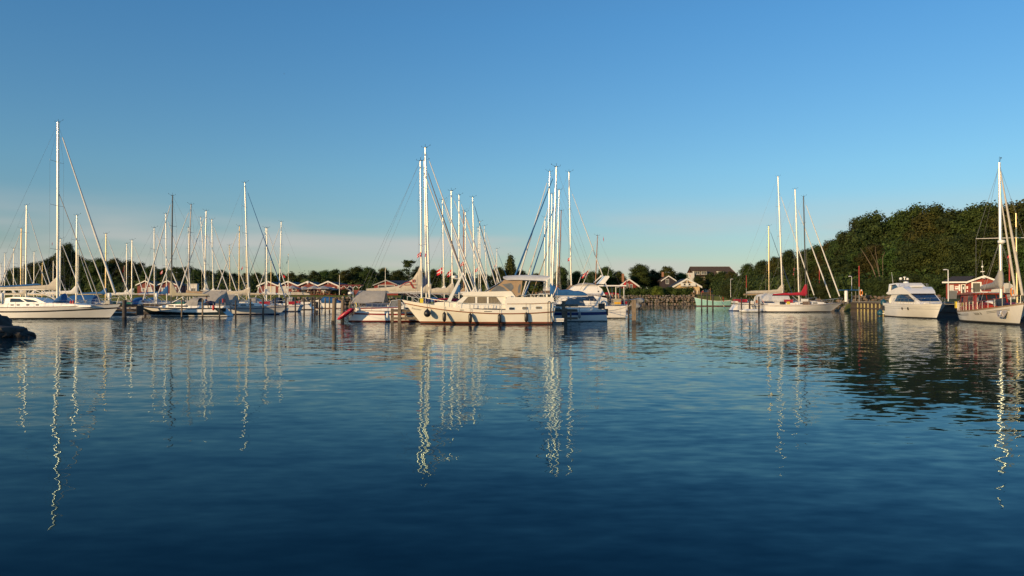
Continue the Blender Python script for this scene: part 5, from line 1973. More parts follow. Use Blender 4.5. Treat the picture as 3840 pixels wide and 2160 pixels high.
b.tube((x, 0, 1.6), (x + .45, 0, 1.72), .05, .05, 6).tube((x + .35, 0, 1.7), (x + .38, 0, 1.25), .04, .03, 6).tube((x + .38, -.22, 1.2), (x + .38, .22, 1.2), .03, n=5).tube((x + .38, 0, 1.25), (x + .12, 0, 1.1), .035, .02, 5)
b.obj('bow_anchor', 'stainless', my, 50)
for px_, c_ in ((1538, 1.0), (1552, .8)):
    x = mx_(px_)
    MB().tube((x, mh.hb(x) * .8, 1.75), (x - 1.3, mh.hb(x) * .8, 1.42), .035, n=6).obj('gangway_rail', 'white_spar', my, 50)
# tools lashed along the side deck, hand rails on the aft deck
b = MB()
for a_, c_ in ((1775, 1800), (1813, 1842), (1844, 1858)):
    b.path([Vector((mx_(a_), 1.86, mz_(1142))), Vector((mx_(a_), 1.86, mz_(1157))), Vector((mx_(c_), 1.86, mz_(1157))), Vector((mx_(c_), 1.86, mz_(1142)))], .015, 5)
b.obj('boarding_ladder', 'grey_spar', my, 50)
b = MB()
pts = [Vector((mx_(px_), 1.62, mz_(py_))) for px_, py_ in ((1938, 1106), (1970, 1108), (1990, 1104), (2054, 1103))]
b.path(pts, .018, 5)
b.path([p + Vector((0, -3.2, 0)) for p in pts], .018, 5)
for px_ in (1958, 1990, 2006, 2022, 2038, 2054):
    for s in (1.62, -1.58):
        b.tube((mx_(px_), s, mz_(1115)), (mx_(px_), s, mz_(1104)), .014, n=5)
b.obj('aft_rail', 'stainless', my, 50)
# canopy: tan sides, clear vinyl windows, white top
chy = lambda x, z: 1.42
tan = z7([(205, 500), (330, 430), (440, 335), (560, 352), (770, 345), (745, 600), (640, 655), (560, 560), (450, 545), (130, 560)])
for s in (1, -1):
    MB().panel(tan, chy, s, 0, .03).obj('canopy_side', 'tan_cloth', my, 0)
    for poly in ([(190, 545), (225, 505), (300, 440), (350, 440), (430, 475), (500, 543)], [(395, 415), (560, 392), (605, 440), (605, 490), (560, 545)], [(690, 470), (715, 415), (738, 415), (730, 560), (705, 580), (685, 560)]):
        MB().panel(z7(poly), chy, s, .012, .02).obj('vinyl_window', 'clear_vinyl', my, 0)
rings = []
for px_, zt, zb_ in ((1886, 1039, 1042), (1900, 1036, 1050), (1945, 1033.5, 1049), (2003, 1033, 1051), (2050, 1036.5, 1053), (2066, 1038, 1041)):
    x = mx_(px_)
    rings.append([Vector((x, 1.52, mz_(zb_))), Vector((x, 1.45, mz_(zb_) + .10)), Vector((x, .8, mz_(zt) + .05)), Vector((x, 0, mz_(zt) + .10)), Vector((x, -.8, mz_(zt) + .05)), Vector((x, -1.45, mz_(zb_) + .10)), Vector((x, -1.52, mz_(zb_))),
                  Vector((x, -.8, mz_(zb_) + .10)), Vector((x, .8, mz_(zb_) + .10))])
MB().loft(rings).obj('canopy_top', 'white_cloth', my, 40)
f0, f1 = z7([(60, 560), (440, 332)])
for y0, y1 in ((-1.35, -.47), (-.42, .42), (.47, 1.35)):
    MB().slab([(f0[0], y0, f0[1]), (f0[0], y1, f0[1]), (f1[0], y1, f1[1]), (f1[0], y0, f1[1])], .02).obj('canopy_screen', 'clear_vinyl', my, 0)
b = MB()
for s in (1.4, -1.4):
    b.tube((f0[0], s, f0[1]), (f1[0], s, f1[1]), .028, n=6)
    b.tube((mx_(2046), s, mz_(1052)), (mx_(2046), s, mz_(1113)), .022, n=6)
    b.tube((mx_(1962), s, mz_(1110)), (mx_(1990), s, mz_(1048)), .022, n=6)
b.obj('canopy_frame', 'stainless', my, 50)
# life on the aft deck: table with a plant
MB().box((mx_(2020), .2, mz_(1104)), (1.2, .8, .05)).tube((mx_(2020), .2, mz_(1116)), (mx_(2020), .2, mz_(1104)), .05, n=6).obj('deck_table', 'white_plastic', my, 0)
t = thing('potted_plant', 'small round green plant on the aft deck table of the motor yacht', 'potted plant', (X(2013, 61.5), 61.7, mz_(1103)))
MB().lathe((0, 0, 0), [(.13, 0), (.17, .16), (.18, .18)], 10).obj('pot', 'brown_cloth', t, 40)
v_, q_ = leaf_cards([(0, 0, .32)], [(.24, .24, .17)], 260, .05, 3)
o = bpy.data.objects.new('leaves', fast_mesh('leaves', v_, q_, 'lime_foliage'))
COL.objects.link(o)
o.parent = t
# rudder-like fender boards by the stern, swim platform
b = MB()
for px_ in (2055, 2064):
    x = mx_(px_)
    b.bar((x, 2.02, -.1), (x, 2.0, mz_(1135)), .05, .07)
b.path([Vector((mx_(2055), 2.02, mz_(1135))), Vector((mx_(2057), 2.02, mz_(1131))), Vector((mx_(2062), 2.02, mz_(1131))), Vector((mx_(2064), 2.02, mz_(1135)))], .04, 6)
b.obj('side_ladder', 'black_rubber', my, 0)
MB().box((-6.45, 0, .42), (.75, 3.2, .1)).box((-6.45, 0, .26), (.72, 3.15, .1)).obj('swim_platform', 'white_gelcoat', my, 0)
MB().tube((-6.0, .8, .5), (-6.2, .8, 1.4), .02, n=5).tube((-6.0, .4, .5), (-6.2, .4, 1.4), .02, n=5).obj('stern_ladder', 'stainless', my, 50)
me_ = text_mesh('Rietover', .24, 'grey_spar', .35, .004)
hull_text(my, mh, me_, mx_(1551), mz_(1160), 1, -1, -.13)
# fenders along the side (things of their own)
for px_, py_, kd, lb in ((1599, 1177, 'round', 'round black ball fender at the bow of the cream motor yacht'), (1665, 1189, 'long', 'long black fender beside the ball fender on the motor yacht'),
                         (1763.6, 1193, 'long', 'long black fender below the motor yacht side windows'), (1873.5, 1195.5, 'long', 'long black fender left of the motor yacht portholes'), (1973.5, 1190, 'long', 'long black fender below the motor yacht portholes')):
    x = mx_(px_)
    y = mh.pt((x + 6.05) / 12.1, 0, max(mz_(py_), .1)).y
    wx = X(1792, 60) - x
    fender(lb, (wx, 61.98 - max(y, mh.hb(x)) - (.30 if kd == 'round' else .17), mz_(py_)), kd, r=.28 if kd == 'round' else .145, hgt=.82, line=.55 if kd == 'round' else .75)
flag('Dutch red, white and dark blue flag hanging at the stern of the motor yacht', (X(2100, 60), 61.9, mz_(1056)), 'nl', 1.25, 1.0, .82, dirx=-.55, staff=(X(2076, 60), 61.9, mz_(1116)), seed=3)

# ------------------------------------------------------------------ blue-lined motor cruiser with flat awning
FC = thing('motor_cruiser', 'white motor cruiser with thin blue lines, canvas hood and flat awning over its stern', 'motor cruiser', (X(2350, 78) - 6.0, 79.8, 0), PI)
fh = hull(FC, 12.0, 3.9, 1.35, 1.35, 1.75, 1.9, .1, .92, [(0, -.5, 1), (0, 0, 1), (0, .08, 0), (0, .62, 2), (0, .66, 0), (1, -.06, 2), (1, 0, 0)], ['white_gelcoat', 'antifouling', 'blue_stripe'], tm=.4, p=2.6)
FS = 36.5


def fx(px):
    return (2350 - px) / FS - 6.0


def z8(pts):       # from the 5.573x enlargement whose corner is (2040, 980)
    return [(fx(2040 + a / 5.573), (1193.5 - (980 + c / 5.573)) / FS) for a, c in pts]


fhw = prof_hw(1.72, 1.35, 1.3, 3.6)
MB().prism(z8([(240, 960), (330, 780), (450, 662), (560, 700), (890, 712), (1080, 720), (1320, 770), (1330, 900), (1330, 960)]), fhw).obj('saloon', 'white_gelcoat', FC, 25)
MB().prism(z8([(450, 672), (480, 650), (640, 520), (1150, 520), (1220, 575), (1250, 640), (1290, 712), (1200, 712), (900, 700), (600, 700)]), fhw).obj('flybridge', 'white_gelcoat', FC, 25)
windows(FC, fhw, [z8([(700, 722), (1040, 722), (1120, 830), (640, 818)])], 'tinted_glass')
for y_ in (668, 686):
    for s in (1, -1):
        MB().panel(z8([(460, y_), (1240, y_ + 8), (1244, y_ + 16), (456, y_ + 10)]), fhw, s, .014).obj('blue_line', 'blue_stripe', FC, 0)
MB().panel(z8([(1130, 615), (1160, 615), (1160, 640), (1130, 640)]), fhw, 1, .014).obj('air_vent', 'black_rubber', FC, 0)
rg_ = []
for x_, zt in ((640, 500), (760, 458), (900, 440), (1050, 450), (1150, 485)):
    xx, zz = z8([(x_, zt)])[0]
    zb = z8([(x_, 540)])[0][1]
    rg_.append([Vector((xx, 1.38, zb)), Vector((xx, 1.3, zb + (zz - zb) * .6)), Vector((xx, .7, zz - .03)), Vector((xx, 0, zz)), Vector((xx, -.7, zz - .03)), Vector((xx, -1.3, zb + (zz - zb) * .6)), Vector((xx, -1.38, zb))])
MB().loft(rg_).obj('canvas_hood', 'beige_cloth', FC, 40)
ar = z8([(1160, 460), (1270, 475), (1385, 325), (1375, 300), (1300, 300)])
MB().prism(ar, lambda x, z: 1.25).obj('radar_arch', 'white_gelcoat', FC, 25)
MB().tube((ar[4][0] - .3, .6, ar[4][1]), (ar[4][0] - .5, .6, ar[4][1] + 1.1), .015, n=5).obj('whip_antenna', 'white_spar', FC, 60)
a0, a1 = z8([(1060, 440), (1215, 305)])
MB().tube((a0[0], 1.0, a0[1]), (a1[0], 1.0, a1[1]), .04, .08, 6).ball((a1[0], 1.0, a1[1]), .12, 8, 6).obj('searchlight_arm', 'white_plastic', FC, 50)
a0, a1 = z8([(1150, 480), (1730, 535)])
MB().box(((a0[0] + a1[0]) / 2, 0, (a0[1] + a1[1]) / 2), (abs(a1[0] - a0[0]), 3.1, .12), 0, Matrix.Rotation(math.atan2(a1[1] + .08 - a0[1], a1[0] - a0[0]) * .0, 3, 'Y')).obj('awning', 'white_gelcoat', FC, 0)
for px_ in (1510, 1680):
    q0, q1 = z8([(px_, 530), (px_, 775)])
    for s in (1.5, -1.5):
        MB().tube((q0[0], s, q1[1] - .5), (q0[0], s, q0[1]), .045, n=7).obj('awning_post', 'cream_paint', FC, 60)
b = MB()
for s in (1, -1):
    for i in range(9):
        x = -5.8 + i * .45
        b.tube((x, 1.78 * s, 1.33), (x, 1.78 * s, 2.0), .016, n=5)
    for zz in (1.6, 1.8, 2.0):
        b.tube((-5.8, 1.78 * s, zz), (-2.2, 1.78 * s, zz), .014, n=5)
b.obj('cockpit_rail', 'stainless', FC, 60)
rail(FC, fh, -1.0, 4.6, .7, 6)
q0, q1 = z8([(1460, 780), (1598, 910)])
t = thing('deck_box', 'gold-fronted olive box hung outside the stern rail of the motor cruiser', 'deck box', (X(2350, 78) - 6.0 - (q0[0] + q1[0]) / 2, 79.8 - 1.93, (q0[1] + q1[1]) / 2))
MB().box((0, 0, 0), (abs(q0[0] - q1[0]), .22, abs(q0[1] - q1[1]))).obj('box', 'khaki_cloth', t, 0)
MB().box((0, -.125, -.12), (abs(q0[0] - q1[0]) * .96, .03, .18)).obj('front_flap', 'flag_gold', t, 0)
MB().box((-5.6, 0, 1.35), (.5, 3.0, .1)).box((-6.35, 0, .3), (.7, 3.4, .08)).obj('bathing_platform', 'white_gelcoat', FC, 0)
for px_, py_, lb, sh, hr, dy in ((2266, 1108, 'dark-clothed person sitting farthest forward under the flat awning', 'shirt_dark', 'hair_dark', 0.2), (2301, 1112, 'grey-haired person sitting under the middle of the flat awning', 'shirt_dark', 'hair_grey', -.2), (2325, 1114, 'bald-looking person in dark clothes sitting beside the awning posts', 'shirt_dark', 'skin', -.5)):
    q = P(px_, py_, 79.5 + dy)
    person(lb, (q.x, 79.5 + dy, q.z - .62), PI / 2 if px_ < 2290 else -PI * .8, 'sit', sh, 'trousers', hr, 'people under the awning of the motor cruiser', .95)
MB().box((-3.3, 0, 1.45), (3.2, 2.6, .18)).box((-2.4, 0, 1.75), (.6, 2.4, .5)).box((-4.9, 0, 1.75), (.5, 2.4, .45)).obj('cockpit_bench', 'grey_cloth', FC, 0)
# grey inflatable hanging athwart its davits
t = thing('inflatable_dinghy', 'grey inflatable dinghy on davits behind the square wooden pile', 'dinghy', (X(2392, 78), 79.0, 1.15))
rings = []
for y in (-1.5, -1.2, 0, 1.1, 1.5):
    k = {-1.5: .45, 1.5: .5}.get(y, 1)
    rings.append([Vector((math.cos(a) * .3 * k, y, .1 + math.sin(a) * .3 * k)) for a in [2 * PI * i / 10 for i in range(10)]])
MB().loft(rings).obj('tube_near', 'grey_inflatable', t, 60)
MB().loft([[p + Vector((.35, 0, .55)) for p in r] for r in rings]).obj('tube_far', 'grey_inflatable', t, 60)
MB().box((.02, 0, .48), (.08, 2.4, .7)).obj('floor', 'grey_metal', t, 0)
for s in (-.8, .8):
    MB().tube((-1.2, s, .7), (.1, s, .85), .03, n=6).obj('davit', 'stainless', t, 50)

# ------------------------------------------------------------------ white flybridge cruiser at the right quay
wd = Vector((42.75 - 44.25, 76.4 - 86.9, 0)).normalized()
wc = Vector((44.25, 86.9, 0)) + wd * 5.75
WC = thing('flybridge_cruiser', 'white flybridge cruiser with blue tinted windscreen lying bow-on at the right quay', 'motor cruiser', wc, math.atan2(wd.y, wd.x))
wh = hull(WC, 11.9, 3.7, 1.52, 1.42, 1.50, 1.35, .25, .93, [(0, -.5, 1), (0, -.02, 1), (0, .10, 0), (0, .95, 2), (0, .99, 0), (1, -.3, 2), (1, -.27, 0), (1, 0, 0)], ['white_gelcoat', 'antifouling', 'grey_trim'], tm=.5, p=2.5, n=26, wl=.90, flare=.12)
whw = lambda x, z: (1.58 - .22 * max(z - 1.5, 0)) * (1 - .30 * max((x - .2) / 3.0, 0) ** 1.5)
MB().prism([(-3.9, 1.3), (-3.6, 1.9), (-4.2, 2.5), (-4.3, 2.62), (.6, 2.62), (.9, 2.52), (3.1, 1.68), (3.6, 1.3)], whw).obj('saloon', 'white_gelcoat', WC, 25)
windows(WC, whw, [[(-2.6, 1.72), (-2.1, 2.38), (-1.2, 2.46), (-1.2, 1.72)], [(-1.1, 1.72), (-1.1, 2.46), (.75, 2.46), (2.3, 1.80), (2.1, 1.70)]], 'tinted_glass', out=.02)
for y0, y1 in ((-1.02, -.36), (-.32, .32), (.36, 1.02)):
    MB().slab([(3.02, y0 * .92, 1.76), (3.02, y1 * .92, 1.76), (1.06, y1 * 1.12, 2.50), (1.06, y0 * 1.12, 2.50)], .03).obj('windscreen', 'tinted_glass', WC, 0)
fl = lambda x, z: (1.66 - .25 * (z - 2.6)) * (1 - .35 * max((x + .6) / 2.2, 0) ** 1.6)
MB().prism([(-4.9, 2.58), (-4.75, 2.75), (-4.2, 2.85), (-3.6, 2.95), (-1.6, 3.28), (-.4, 3.28), (.7, 2.86), (1.25, 2.56), (1.0, 2.50), (-4.2, 2.48)], fl).obj('flybridge', 'white_gelcoat', WC, 25)
MB().prism([(-4.75, 2.8), (-4.45, 2.85), (-4.55, 3.5), (-2.9, 3.62), (-2.0, 3.3), (-1.75, 3.3), (-2.7, 3.74), (-4.95, 3.66)], lambda x, z: 1.5 - .2 * (z - 2.8)).obj('radar_arch', 'white_gelcoat', WC, 25)
MB().prism([(-4.45, 2.95), (-3.4, 3.05), (-2.1, 3.28), (-2.9, 3.58), (-4.5, 3.46)], lambda x, z: 1.36 - .2 * (z - 2.8)).obj('fly_windscreen', 'dark_glass', WC, 0)
b = MB()
for s in (1, -1):
    b.path([Vector((-1.6, s * 1.38, 3.3)), Vector((-1.5, s * 1.38, 3.62)), Vector((.1, s * .9, 3.6)), Vector((.25, 0, 3.58))], .018, 5)
    for x, y in ((-.7, 1.2), (0, .95)):
        b.tube((x, s * y, 3.25), (x, s * y, 3.61), .014, n=5)
b.obj('fly_rail', 'stainless', WC, 50)
MB().prism([(-1.0, 3.28), (-.9, 3.42), (-.3, 3.42), (-.2, 3.28)], lambda x, z: .55).obj('helm_seat', 'white_plastic', WC, 30)
MB().lathe((-3.6, 0, 3.7), [(.28, 0), (.3, .1), (.24, .2), (.05, .25)], 12).obj('radar_dome', 'white_plastic', WC, 50)
b = MB().box((-4.2, 0, 4.05), (.6, .9, .12)).box((-4.2, .35, 3.9), (.12, .1, .4)).box((-4.2, -.35, 3.9), (.12, .1, .4))
b.obj('mast_frame', 'black_plastic', WC, 0)
MB().ball((-4.3, -.3, 4.25), .17, 8, 6).ball((-4.1, .35, 4.2), .15, 8, 6).lathe((-4.0, 0, 4.1), [(.06, 0), (.06, .25), (.16, .28), (.16, .36), (.02, .38)], 8).obj('light_cluster', 'white_plastic', WC, 50)
MB().tube((-4.6, -1.0, 3.6), (-4.95, -1.05, 5.0), .022, .012, 5).obj('whip_antenna', 'white_spar', WC, 60)
b = MB()
for s in (1, -1):
    prev = None
    for i in range(10):
        x = -3.2 + i * 1.0
        x = min(x, 5.75)
        y = max(wh.hb(x) - .1, .06) * s
        z = wh.sx(x)
        hgt = .62 if i else .1
        b.tube((x - .1, y, z), (x + .12, y, z + hgt), .014, n=5)
        if prev:
            b.tube(prev, (x + .12, y, z + hgt), .014, n=5)
        prev = (x + .12, y, z + hgt)
b.obj('bow_rail', 'stainless', WC, 60)
for x in (.2, 1.5):
    y = wh.pt((x + 5.95) / 11.9, 0, .98).y
    for s in (1, -1):
        MB().lathe((x, s * (y - .03), 1.0), [(.01, 0), (.16, 0), (.17, .05 * s), (.01, .06 * s)], 12, axis='Y').obj('porthole', 'dark_glass', WC, 40)
MB().box((-5.55, -1.75, .95), (.5, .1, .55)).obj('exhaust_cover', 'black_rubber', WC, 0)
MB().box((-6.3, 0, .3), (.75, 3.3, .1)).obj('swim_platform', 'white_gelcoat', WC, 0)
MB().prism([(2.2, 1.4), (2.4, 1.62), (3.6, 1.60), (4.8, 1.52), (5.0, 1.4)], lambda x, z: .75 * (1 - .4 * max((x - 3) / 2, 0))).obj('sun_pad', 'white_cloth', WC, 30)
MB().bag([(-4.6, -1.2, 1.55, .25, .1), (-4.6, -1.2, 1.8, .3, .3), (-4.3, -1.2, 2.15, .2, .25)], 8, 0, .1).obj('cockpit_cover', 'white_cloth', WC, 50)


def wloc(x, y, z):
    return WC.location + Vector((wd.x * x - wd.y * y, wd.y * x + wd.x * y, z))


for x, y, z, lb in ((-6.15, -1.55, 1.55, 'teal ball fender hung high on the stern of the white flybridge cruiser'), (-6.55, -1.8, .35, 'teal ball fender floating low at the stern of the white flybridge cruiser')):
    fender(lb, wloc(x, y, z), 'round', 'teal_plastic', .32, line=.4, group='teal fenders at the stern of the flybridge cruiser')

# ------------------------------------------------------------------ motorsailer with mahogany wheelhouse
sd_ = Vector((38.9 - 43.55, 58.2 - 72.4, 0))
sl = sd_.length
sd_.normalize()
sc_ = Vector((43.55, 72.4, 0)) + sd_ * (sl / 2 + .3)
MS = thing('motorsailer', 'white motorsailer with red mahogany wheelhouse cut off by the right edge', 'motorsailer', sc_, math.atan2(sd_.y, sd_.x))
SL = 16.4
sh_ = hull(MS, SL, 4.1, 1.08, .98, 1.72, 1.25, .45, .42, [(0, -.6, 1), (0, 0, 1), (0, .12, 2), (0, .16, 0), (1, -.42, 3), (1, -.34, 0), (1, -.12, 4), (1, -.06, 0), (1, -.05, 4), (1, 0, 0)], ['aged_gelcoat', 'antifouling', 'grey_trim', 'aged_gelcoat', 'teak'], tm=.42, p=2.4, n=28, wl=.86, flare=.25, deck='teak')
# dark cove lines with their gap
for t0, t1, m_ in ((.02, .36, 'black_stripe'), (.36, .52, 'black_stripe'), (.74, .92, 'black_stripe')):
    for dz in ((-.40, -.30), ) if t0 < .3 else ((-.33, -.30), (-.43, -.40)):
        for s in (1, -1):
            up = [sh_.pt(t0 + (t1 - t0) * i / 10, 1, dz[1]) + Vector((0, .012, 0)) for i in range(11)]
            lo = [sh_.pt(t0 + (t1 - t0) * i / 10, 1, dz[0]) + Vector((0, .012, 0)) for i in range(11)]
            MB().add([Vector((p.x, p.y * s, p.z)) for p in up + lo], [(i, i + 1, 12 + i, 11 + i) for i in range(10)]).obj('cove_line', m_, MS, 40)
me_ = text_mesh('TALENA  78', .26, 'ink', 0, .004)
hull_text(MS, sh_, me_, 2.15, sh_.sx(2.15) - .38, -1, 1, .03)
# wheelhouse and trunk
mhw = prof_hw(1.28, 1.18, 1.0, 2.5)
MB().prism([(-5.7, .85), (-5.5, 2.38), (-.7, 2.44), (-.2, 1.62), (-.2, .85)], mhw).obj('wheelhouse', 'mahogany_red', MS, 20)
MB().prism([(-6.0, 2.36), (-6.05, 2.46), (-3, 2.58), (-.4, 2.50), (-.45, 2.40)], lambda x, z: 1.42).obj('wheelhouse_roof', 'varnished_mahogany', MS, 25)
MB().prism([(-.3, .9), (-.3, 1.62), (1.6, 1.72), (2.4, 1.5), (2.4, .95)], lambda x, z: 1.15).obj('trunk_cabin', 'mahogany_red', MS, 20)
windows(MS, mhw, [[(-5.2, 1.35), (-4.55, 1.35), (-4.55, 2.2), (-5.2, 2.2)]], 'dark_glass', 'door_glass')
for s in (1, -1):
    MB().panel([(-4.3, .95), (-3.2, .95), (-3.2, 2.28), (-4.3, 2.28)], mhw, s, .02).obj('door', 'varnished_mahogany', MS, 0)
windows(MS, mhw, [[(-2.9, 1.55), (-1.0, 1.55), (-1.25, 2.25), (-2.9, 2.25)]], 'dark_glass', 'side_window', .02)
for s in (1, -1):
    p4_ = [(-2.98, 1.47), (-.88, 1.47), (-1.18, 2.33), (-2.98, 2.33)]
    MB().panel(p4_, mhw, s, .012).obj('side_window_frame', 'varnished_mahogany', MS, 0)
for y0, y1 in ((-1.05, -.4), (-.33, .33), (.4, 1.05)):
    MB().slab([(-.17, y0, 1.72), (-.17, y1, 1.72), (-.6, y1, 2.36), (-.6, y0, 2.36)], .03).obj('windscreen', 'dark_glass', MS, 0)
MB().lathe((.4, -1.2, 1.9), [(.01, -.03), (.34, -.03), (.36, 0), (.34, .03), (.01, .03)], 16, axis='Y').obj('spare_ring', 'black_plastic', MS, 30)
MB().lathe((.4, -1.235, 1.9), [(.01, -.03), (.24, -.02), (.25, 0), (.01, .02)], 16, axis='Y').obj('ring_centre', 'grey_trim', MS, 30)
MB().bag([(.9, -.5, 1.7, .2, .08), (1.2, -.5, 1.74, .4, .14), (1.9, -.5, 1.74, .4, .14), (2.2, -.5, 1.68, .2, .08)], 10).obj('upturned_tender', 'white_plastic', MS, 50)
# rails with teak cap and white stanchions
b, cap = MB(), MB()
for s in (1, -1):
    prev = None
    for i in range(19):
        x = -SL / 2 + .12 + i * (SL - .5) / 18
        y = max(sh_.hb(x) - .05, .04) * s
        z = sh_.sx(x)
        hh = .72 if i < 12 else .62
        b.tube((x, y, z), (x, y, z + hh), .021, n=6)
        if prev:
            cap.tube(prev, (x, y, z + hh), .024, n=6)
            if i < 9:
                b.tube(Vector(prev) - Vector((0, 0, .35)), (x, y, z + hh - .35), .01, n=4)
        prev = (x, y, z + hh)
cap.tube((-SL / 2 + .1, -sh_.hb(-SL / 2), 1.8), (-SL / 2 + .1, sh_.hb(-SL / 2), 1.8), .03, n=6)
b.obj('guard_rail', 'white_spar', MS, 60)
cap.obj('cap_rail', 'varnished_mahogany', MS, 60)
MB().box((-6.0, -1.5, 1.45), (.45, .12, .6)).obj('yellow_dodger', 'yellow_plastic', MS, 0)
MB().box((-6.6, -1.35, 1.4), (.5, .12, .55)).obj('orange_dodger', 'orange_plastic', MS, 0)
MB().bag([(-7.6, 0, 1.5, .6, .2), (-7.0, 0, 1.6, .9, .35), (-6.4, 0, 1.55, .8, .3)], 8, 0, .08).obj('stern_cover', 'navy_cloth', MS, 50)
MB().box((4.0, -.6, 1.75), (.8, .6, .6)).obj('foredeck_box', 'navy_paint', MS, 0)
# anchor in its hawse on the bow
tq = .875
p_ = sh_.pt(tq, 0, .92)
d_ = sh_.pt(tq + .02, 0, .92) - sh_.pt(tq - .02, 0, .92)
an = thing('x', 'x', 'x')
bpy.data.objects.remove(an)
b = MB()
b.slab([(-.62, 0, .3), (-.3, 0, .2), (.3, 0, .2), (.62, 0, .32), (.6, 0, .05), (.35, 0, -.38), (-.3, 0, -.35), (-.5, 0, -.1)], .06)
o = b.obj('anchor_plate', 'grey_spar', MS, 0)
o.location = (p_.x, -p_.y - .10, p_.z)
o.rotation_euler = (-.25, 0, math.atan2(-d_.y, d_.x))
b = MB().tube((0, -.1, .12), (.02, -.12, -.25), .05, n=6).tube((-.22, -.1, -.22), (.24, -.1, -.2), .05, n=6).ball((.02, -.12, -.05), .1, 8, 6)
o2 = b.obj('stowed_anchor', 'stainless', MS, 50)
o2.location, o2.rotation_euler = o.location, o.rotation_euler
# rig
xm = 2.35
zt = Z(612, 63.2)
rk = -.15
fr_ = lambda k: Vector((xm + rk * k, 0, 1.7 + (zt - 1.7) * k))
mst = MB().tube(fr_(0), fr_(.7), .13, .125, 10, cap=False).tube(fr_(.7), fr_(1), .125, .085, 10).obj('mast', 'silver_spar', MS, 60)
MB().tube(fr_(.46) + Vector((-.1, 1.75, 0)), fr_(.46), .03, .04, 6).tube(fr_(.46), fr_(.46) + Vector((-.1, -1.75, 0)), .04, .03, 6).obj('spreader', 'white_spar', mst, 60)
q = fr_(.43)
MB().lathe(q + Vector((.32, 0, -.1)), [(.24, 0), (.28, .05), (.28, .2), (.2, .27), (.02, .28)], 14).box(q + Vector((.2, 0, -.14)), (.4, .2, .05)).obj('radar_dome', 'white_plastic', mst, 50)
MB().tube(fr_(1), fr_(1) + Vector((0, 0, .5)), .012, n=4).tube(fr_(1), fr_(1) + Vector((.4, 0, .3)), .012, n=4).ball(fr_(1) + Vector((.42, 0, .32)), .06, 6, 4).obj('masthead_gear', 'black_plastic', mst, 60)
z1 = 2.95
MB().tube((xm - .1, 0, z1), (-3.4, 0, z1 - .12), .08, .07, 8).obj('boom', 'silver_spar', MS, 60)
pts = [(-3.6, 0, z1 + .02, .10, .10), (-3.2, 0, z1 + .05, .2, .2), (-2.2, 0, z1 + .1, .24, .25), (-1, 0, z1 + .14, .26, .26), (.4, 0, z1 + .2, .26, .29), (1.3, 0, z1 + .36, .27, .42), (1.8, 0, z1 + .6, .26, .62), (2.15, 0, z1 + .72, .24, .85), (2.4, 0, z1 + .7, .2, .9), (2.55, 0, z1 + .5, .1, .6)]
MB().bag(pts, 12, 0, .04, 3).obj('sail_cover', 'grey_cloth', MS, 70)
for s in (1, -1):
    b = MB()
    for dx in (-.9, -.3, .35):
        foot = Vector((xm + dx, s * (sh_.hb(xm) - .1), sh_.sx(xm)))
        if dx == -.3:
            b.path([foot, fr_(.46) + Vector((-.1, 1.75 * s, 0)), fr_(.98)], .011, 4)
        else:
            b.tube(foot, fr_(.45), .010, n=4)
    b.obj('shroud', 'wire', MS, 60)
bowp = Vector((SL / 2 - .2, 0, sh_.sx(SL / 2) + .1))
for a_, c_, nm in ((bowp, fr_(.98), .1), (bowp + Vector((-1.6, 0, 0)), fr_(.80), .085)):
    MB().tube(a_, c_, .009, n=4).obj('forestay', 'wire', MS, 60)
    MB().tube(a_.lerp(c_, .04), a_.lerp(c_, .35), nm, nm * 1.05, 9).tube(a_.lerp(c_, .35), a_.lerp(c_, .95), nm * 1.05, nm * .45, 9).obj('furled_sail', 'beige_cloth', MS, 60)
MB().tube((-SL / 2 + .2, 0, 1.1), fr_(1), .010, n=4).obj('backstay', 'wire', MS, 60)
zz = fr_(.62)
mz2 = MB().tube((-.0 + xm + .9, .9, 1.7), (xm + .75, .9, 9.0), .07, .05, 8).obj('spinnaker_pole', 'gold_spar', MS, 60)

# ------------------------------------------------------------------ small craft
t = thing('fishing_boat', 'turquoise open wooden fishing boat below the picnic terrace', 'fishing boat', (X(2672, 190) , 190, 0), PI)
hull(t, 9.0, 2.9, 1.5, 1.35, 2.2, .5, .3, .55, [(0, -.5, 1), (0, 0, 1), (0, .22, 0), (1, -.08, 2), (1, 0, 0)], ['turquoise_paint', 'antifouling_red', 'white_trim'], deck='teak', deck_drop=.4)
MB().tube((.5, 0, 1.2), (.5, 0, 4.6), .06, .04, 6).obj('mast', 'brown_spar', t, 60)
t = thing('day_boat', 'small white day boat with blue tarpaulin below the restaurant terrace', 'motor boat', (X(1212, 150), 152, 0), PI)
hull(t, 6.6, 2.5, 1.1, 1.05, 1.3, .8, .1, .88, [(0, -.4, 1), (0, 0, 1), (0, .12, 0), (1, -.05, 2), (1, 0, 0)], ['white_gelcoat', 'antifouling_red', 'grey_trim'])
MB().bag([(-2.9, 0, 1.2, .9, .3), (-1.5, 0, 1.5, 1.05, .75), (.3, 0, 1.6, 1.05, .8), (1.0, 0, 1.3, .8, .3)], 10, 0, .02).obj('tarpaulin', 'blue_cloth', t, 40)
MB().prism([(.6, 1.0), (.8, 1.7), (1.8, 1.65), (2.6, 1.1)], lambda x, z: .9).obj('cuddy', 'white_gelcoat', t, 25)
t = thing('open_boat', 'half-hidden white motor boat with dark outboards in the left marina', 'motor boat', (X(898, 104), 105, 0), PI)
hull(t, 6.0, 2.4, .95, .9, 1.1, .7, .1, .88, [(0, -.4, 1), (0, 0, 1), (0, .1, 0), (1, -.05, 2), (1, 0, 0)], ['white_gelcoat', 'antifouling', 'blue_stripe'])
MB().prism([(-1.4, .85), (-1.2, 1.5), (.6, 1.5), (1.2, .95)], lambda x, z: .85).obj('cuddy', 'aged_gelcoat', t, 25)
